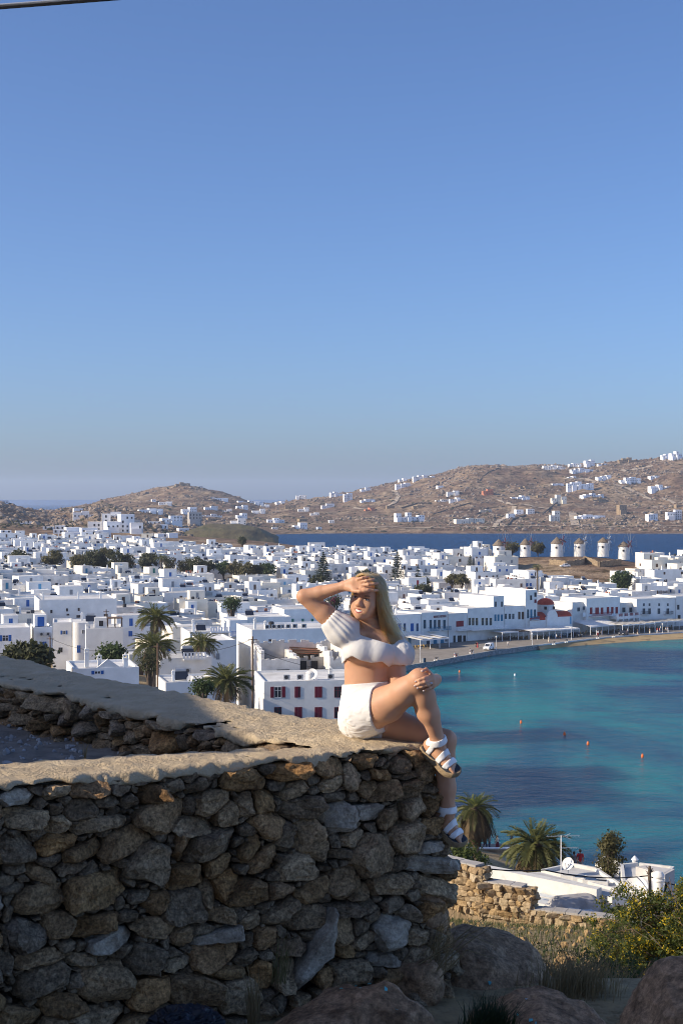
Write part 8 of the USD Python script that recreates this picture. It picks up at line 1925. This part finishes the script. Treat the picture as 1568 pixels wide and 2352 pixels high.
# poles and cables
def cable(label, pts, r, sag=0.0, name='cable', mt='rubber'):
    P = []
    for a, b in zip(pts[:-1], pts[1:]):
        for q in np.linspace(0, 1, 14)[:-1]: P.append(np.asarray(a) * (1 - q) + np.asarray(b) * q - [0, 0, sag * 4 * q * (1 - q)])
    P.append(np.asarray(pts[-1])); m = MB(); m.tube(P, r, 5); obj(name, m, mt, label=label, cat='cable')
def pole(label, X, Yt, d, lampy=None):
    p = PX(X, Yt, d); g = gz(p[0], p[1]); t = thing('utility_pole', label, 'pole', (p[0], p[1], g)); h = p[2] - g; m = MB(); m.tube([(0, 0, -0.5), (0, 0, h)], [0.17, 0.11], 8); obj('post', m, 'wood_brown', t)
    m = MB(); m.box(-0.6, 0.6, -0.05, 0.05, h - 0.5, h - 0.38); obj('cross_arm', m, 'wood_brown', t)
    if lampy: z = PX(X, lampy, d)[2] - g; m = MB(); m.tube([(0, 0, z), (-1.5, -0.2, z + 0.5)], 0.04, 5); m.box(-2.0, -1.4, -0.32, -0.08, z + 0.45, z + 0.57); obj('lamp_arm', m, 'metal_grey', t)
    return np.array([p[0], p[1], p[2] - 0.3])
a = pole('dark wooden utility pole in front of the tallest palms', 362, 1478, 186); b = pole('wooden utility pole with a small street light at the lane corner', 580, 1462, 183, 1545); c = pole('wooden pole beside the leftmost white houses', 115, 1462, 252); e = pole('wooden pole behind the long roof of the low house', 244, 1400, 300)
cable('black cable sagging between the two nearest utility poles', [a, b], 0.03, 1.2); cable('black cable from the palm pole to the pole by the leftmost houses', [c, a], 0.03, 1.5); cable('black cable from the lane corner pole to the ruin side', [b, PX(606, 1500, 200), PX(830, 1540, 205)], 0.03, 0.8)
cable('black cable crossing the white roofs to the pruned trunk', [PX(1000, 1972, 70), PX(1250, 1999, 74), PX(1488, 2012, 80), PX(1640, 2040, 76)], 0.035, 0.25)
cable('twisted black cable across the sky corner', [PX(-500, 62, 6.4), PX(0, 16, 6.2), PX(232, -2, 6.1), PX(700, -40, 6.0)], 0.010, 0.0); cable('thin second strand of the cable in the sky corner', [PX(-500, 56, 6.4), PX(0, 10, 6.2), PX(160, -2, 6.12), PX(700, -45, 6.0)], 0.005, 0.0, 'cable', 'metal_grey')
# ------------------------------------------------------------------ plants, litter and stones at the foot of the wall
def blades(n, region, h0, h1, w, bend, rng, wind=(0.2, 0.05), z=None):
    """Grass blades: tapered bent strips, two segments each."""
    p = region(n); a = rng.uniform(0, 6.283, n); h = rng.uniform(h0, h1, n); d = np.stack([np.cos(a), np.sin(a)], 1) * (bend * h * rng.uniform(0.3, 1.2, n))[:, None] + np.array(wind) * h[:, None]
    s = np.stack([-np.sin(a), np.cos(a)], 1) * (w * rng.uniform(0.6, 1.3, n))[:, None] / 2
    z0 = z(p[:, 0], p[:, 1]) if z else ground_h(p[:, 0], p[:, 1])
    b0, b1 = np.c_[p - s, z0 - 0.02], np.c_[p + s, z0 - 0.02]; m0, m1 = np.c_[p + d * 0.35 - s * 0.8, z0 + h * 0.6], np.c_[p + d * 0.35 + s * 0.8, z0 + h * 0.6]; t = np.c_[p + d, z0 + h * 0.97]
    v = np.stack([b0, b1, m1, m0, t], 1).reshape(-1, 3); i = np.arange(n) * 5
    return v, np.vstack([np.stack([i, i + 1, i + 2], 1), np.stack([i, i + 2, i + 3], 1), np.stack([i + 3, i + 2, i + 4], 1)])
leafy('straw', (0.26, 0.19, 0.095), (0.38, 0.29, 0.16), (0.48, 0.40, 0.25), 0.8, 0.3)
leafy('grass_dark', (0.020, 0.035, 0.012), (0.04, 0.06, 0.02), (0.065, 0.085, 0.03), 0.7, 0.3)
leafy('grass_dry', (0.14, 0.125, 0.05), (0.26, 0.20, 0.095), (0.36, 0.28, 0.15), 0.8, 0.3)
rng = np.random.default_rng(31)
def px_region(X0, X1, d0, d1, r):
    def f(n):
        d = r.uniform(d0, d1, n); X = r.uniform(X0, X1, n); return np.c_[(X - 784) / FPX * d, d]
    return f
m = MB(); m.add(*blades(9000, px_region(1000, 1700, 15, 48, rng), 0.03, 0.13, 0.014, 0.7, rng)); m.add(*blades(500, px_region(1000, 1700, 24, 48, rng), 0.25, 0.65, 0.010, 0.35, rng))
obj('dry_grass', m, 'grass_dry', label='short dry straw grass over the sunlit slope', cat='grass', kind='stuff')
m = MB(); m.add(*blades(2600, px_region(1010, 1500, 22, 47, rng), 0.04, 0.14, 0.02, 0.6, rng)); obj('green_grass', m, 'leaf_green', label='sparse green grass patches below the ochre wall', cat='grass', kind='stuff')
# loose stones on the slope
m = MB(); ico = trimesh.creation.icosphere(1, 1.0)
for k in range(420):
    p = px_region(1000, 1600, 14, 48, rng)(1)[0]; r = abs(rng.normal(0, 0.045)) + 0.02; v = ico.vertices * r * rng.uniform(0.6, 1.3, 3) * (1 + rng.normal(0, 0.12, (len(ico.vertices), 1))); m.add(v + [*p, gz(*p) + r * 0.2], ico.faces)
obj('stones', m, 'ochre_stone', label='small loose stones scattered over the dry slope', cat='stones', kind='stuff')
# pale tall grass behind the boulders
def clump(label, X, Y, d, rad, n, h0, h1, mt, bend, seed, w=0.006, wind=(0.15, 0.0), name='grass_clump', cat='grass'):
    r = np.random.default_rng(seed); c = PX(X, Y, d)
    def reg(k): q = r.normal(0, 0.5, (k, 2)); return c[:2] + q * np.array(rad)
    m = MB(); m.add(*blades(n, reg, h0, h1, w, bend, r, wind, z=lambda x, y: np.full(len(x), c[2]))); obj(name, m, mt, label=label, cat=cat, kind='stuff')
clump('tall pale straw grass leaning out between the boulders', 1290, 2320, 8.6, (0.34, 0.35), 1300, 0.08, 0.27, 'straw', 0.55, 1, 0.006, (0.2, 0))
clump('pale straw stalks standing behind the low boulder at the lower edge', 1315, 2300, 7.15, (0.20, 0.13), 620, 0.10, 0.27, 'straw', 0.5, 11, 0.004, (0.15, 0))
clump('thin straw grass in front of the flowering bush', 1400, 2330, 9.2, (0.36, 0.4), 800, 0.08, 0.26, 'straw', 0.6, 2)
clump('dark green grass tuft at the lower picture edge', 1120, 2385, 5.9, (0.085, 0.08), 900, 0.07, 0.17, 'grass_dark', 0.7, 3, 0.004)
clump('dry weeds at the foot of the wall end', 985, 2215, 6.95, (0.10, 0.06), 70, 0.10, 0.34, 'straw', 0.9, 4, 0.004, (0.35, -0.05))
clump('straw tuft hanging at the wall foot beside the black bag', 585, 2350, 6.15, (0.03, 0.03), 50, 0.12, 0.30, 'straw', 0.35, 5, 0.004, (-0.05, -0.05))
clump('dry stalks at the wall foot near the pale slab', 640, 2250, 6.2, (0.05, 0.03), 40, 0.10, 0.25, 'grass_dry', 0.4, 6, 0.003)
clump('lone dry orange stalk standing on the gravel terrace', 195, 1742, 6.9, (0.01, 0.01), 9, 0.05, 0.10, 'straw', 0.5, 7, 0.005)
# flowering bush: many thin stems, fine leaves, yellow heads
def bush(name, label, c, R, h, n_stem, seed, flower, mt, dense_=1.0, parts=True):
    r = np.random.default_rng(seed); t = thing(name, label, 'shrub', c); st = MB(); lv = MB(); fl = MB(); tips = []
    for k in range(n_stem):
        a = r.uniform(0, 6.283); q = r.uniform(0.15, 1.0) ** 0.6; e = np.array([math.cos(a) * R * q, math.sin(a) * R * q, h * r.uniform(0.45, 1.0) * (1 - 0.3 * q)]); mid = e * [0.45, 0.45, 0.6] + r.normal(0, 0.05, 3) * R
        st.tube([(0.1 * R * math.cos(a), 0.1 * R * math.sin(a), -0.1), mid, e], [0.016 * R, 0.011 * R, 0.004 * R], 4)
        for j in range(9):
            b = mid + (e - mid) * r.uniform(0.0, 1.05); w = b + r.normal(0, 0.20, 3) * R * [1, 1, 0.6]; st.tube([b, (b + w) / 2 + r.normal(0, 0.02, 3), w], [0.005 * R, 0.004 * R, 0.002 * R], 3); tips.append(w)
    tips = np.array(tips); lv.add(*leaf_cloud(tips, 0.115 * R, 0.018 * R, int(24 * dense_), r, 0.8)); obj('stems', st, 'bark', t); obj('leaves', lv, mt, t)
    if flower:
        top = tips[(tips[:, 2] > h * 0.25)]; top = top[r.permutation(len(top))[:int(len(top) * flower)]]; fl.add(*leaf_cloud(top + [0, 0, 0.03 * R], 0.085 * R, 0.015 * R, 18, r, 0.8)); obj('flowers', fl, 'petal_yellow', t)
bush('flowering_bush', 'big yellow flowering bush behind the round brown boulder', PX(1595, 2300, 15.6), 0.92, 1.52, 76, 5, 0.9, 'leaf_yellow', 2.6)
bush('flowering_bush', 'leafier green bush with few yellow heads before the big dish', PX(1470, 2270, 16.6), 0.62, 0.92, 44, 6, 0.5, 'leaf_yellow', 2.4)
bush('sparse_bush', 'sparse dark twiggy bush on the slope in front of the low ochre wall', PX(1325, 2300, 11.0), 0.42, 0.62, 14, 7, 0.0, 'leaf_green', 0.6)
bush('sparse_bush', 'shaded dark green bush filling behind the straw grass', PX(1425, 2345, 10.0), 0.55, 0.6, 30, 8, 0.0, 'leaf_green', 1.3)
# paint flakes
plain('flake_turquoise', (0.10, 0.36, 0.38), 0.5); plain('flake_pale', (0.42, 0.55, 0.62), 0.5)
flk = [(775, 2215), (790, 2222), (812, 2227), (800, 2228), (835, 2232), (775, 2255), (786, 2268), (818, 2262), (826, 2266), (841, 2259), (830, 2250), (887, 2272), (915, 2314), (843, 2253), (1212, 2290), (770, 2180), (1130, 2260), (650, 2305), (1035, 2345), (1152, 2342), (1185, 2332), (1215, 2345), (1225, 2352), (785, 2236), (808, 2246)]
r = np.random.default_rng(8)
_bl = [q for q in stage.GetPrimAtPath('/World').GetChildren() if q.GetName().startswith('boulder')]
_bt = []
for q in _bl:
    g = UsdGeom.Mesh(q); _bt.append(trimesh.Trimesh(np.array(g.GetPointsAttr().Get()), np.array(g.GetFaceVertexIndicesAttr().Get()).reshape(-1, 3), process=False))
_bt = trimesh.util.concatenate(_bt)
def on_boulder(X, Y):
    u = np.stack(unproj(_bt.vertices), -1); d = np.hypot(u[:, 0] - X, u[:, 1] - Y); n = _bt.vertex_normals; c = np.where(d < 10)[0]
    if len(c) == 0: return None
    k = c[np.argmin(_bt.vertices[c, 1])]; return _bt.vertices[k], n[k]
nf = 0
for X, Y in flk:
    h = on_boulder(X, Y)
    if h is None: continue
    p, n = h; a = np.cross(n, [0.2, 0.1, 1]); a /= np.linalg.norm(a); b = np.cross(n, a); s = r.uniform(0.006, 0.014); k = r.integers(4, 7); g = np.sort(r.uniform(0, 6.283, k)); rad = s * r.uniform(0.5, 1.2, k)
    P = np.array([p + n * 0.006 + a * q * math.cos(w) + b * q * math.sin(w) + n * r.uniform(0, 0.008) for q, w in zip(rad, g)]); m = MB(); m.add(np.vstack([P, P - n * 0.0015]), [[i, (i + 1) % k, k + (i + 1) % k, k + i] for i in range(k)]); m.f.append(np.array([[0, i, i + 1] for i in range(1, k - 1)])); m.f.append(np.array([[k, k + i + 1, k + i] for i in range(1, k - 1)]))
    obj('paint_flake', m, 'flake_turquoise' if r.random() < 0.72 else 'flake_pale', label='chip of turquoise or pale blue paint lying on the shaded granite', cat='paint flake', group='paint flakes on the boulders'); nf += 1
# black plastic bag at the lower edge
plain('bag_plastic', (0.006, 0.007, 0.012), 0.4, spec=0.3)
s = trimesh.creation.icosphere(5, 1.0); v = np.array(s.vertices); rg = 1 - np.abs(meshkit.fbm(v * 2.4 + 7, 4, 5) - 0.5) * 1.5; v = v * rg[:, None] * [0.17, 0.15, 0.11]; v[:, 2] = np.maximum(v[:, 2], -0.09)
obj('rubbish_bag', (v + PX(425, 2372, 5.62), s.faces), 'bag_plastic', smooth=50, label='crumpled black plastic bag at the foot of the wall', cat='bag')
# dry creeper stems across the boulder
m = MB(); r = np.random.default_rng(12)
for k in range(7):
    a = PX(960 + 10 * k, 2230 + r.uniform(-30, 40), 6.85); b = PX(1010 + r.uniform(0, 130), 2120 + r.uniform(-20, 90), 6.9); m.tube([a, (a + b) / 2 + [0, 0, r.uniform(0.0, 0.10)], b], [0.0035, 0.003, 0.0015], 4)
obj('dry_stems', m, 'straw', label='dry curved weed stems arching over the big boulder', cat='weeds', kind='stuff')
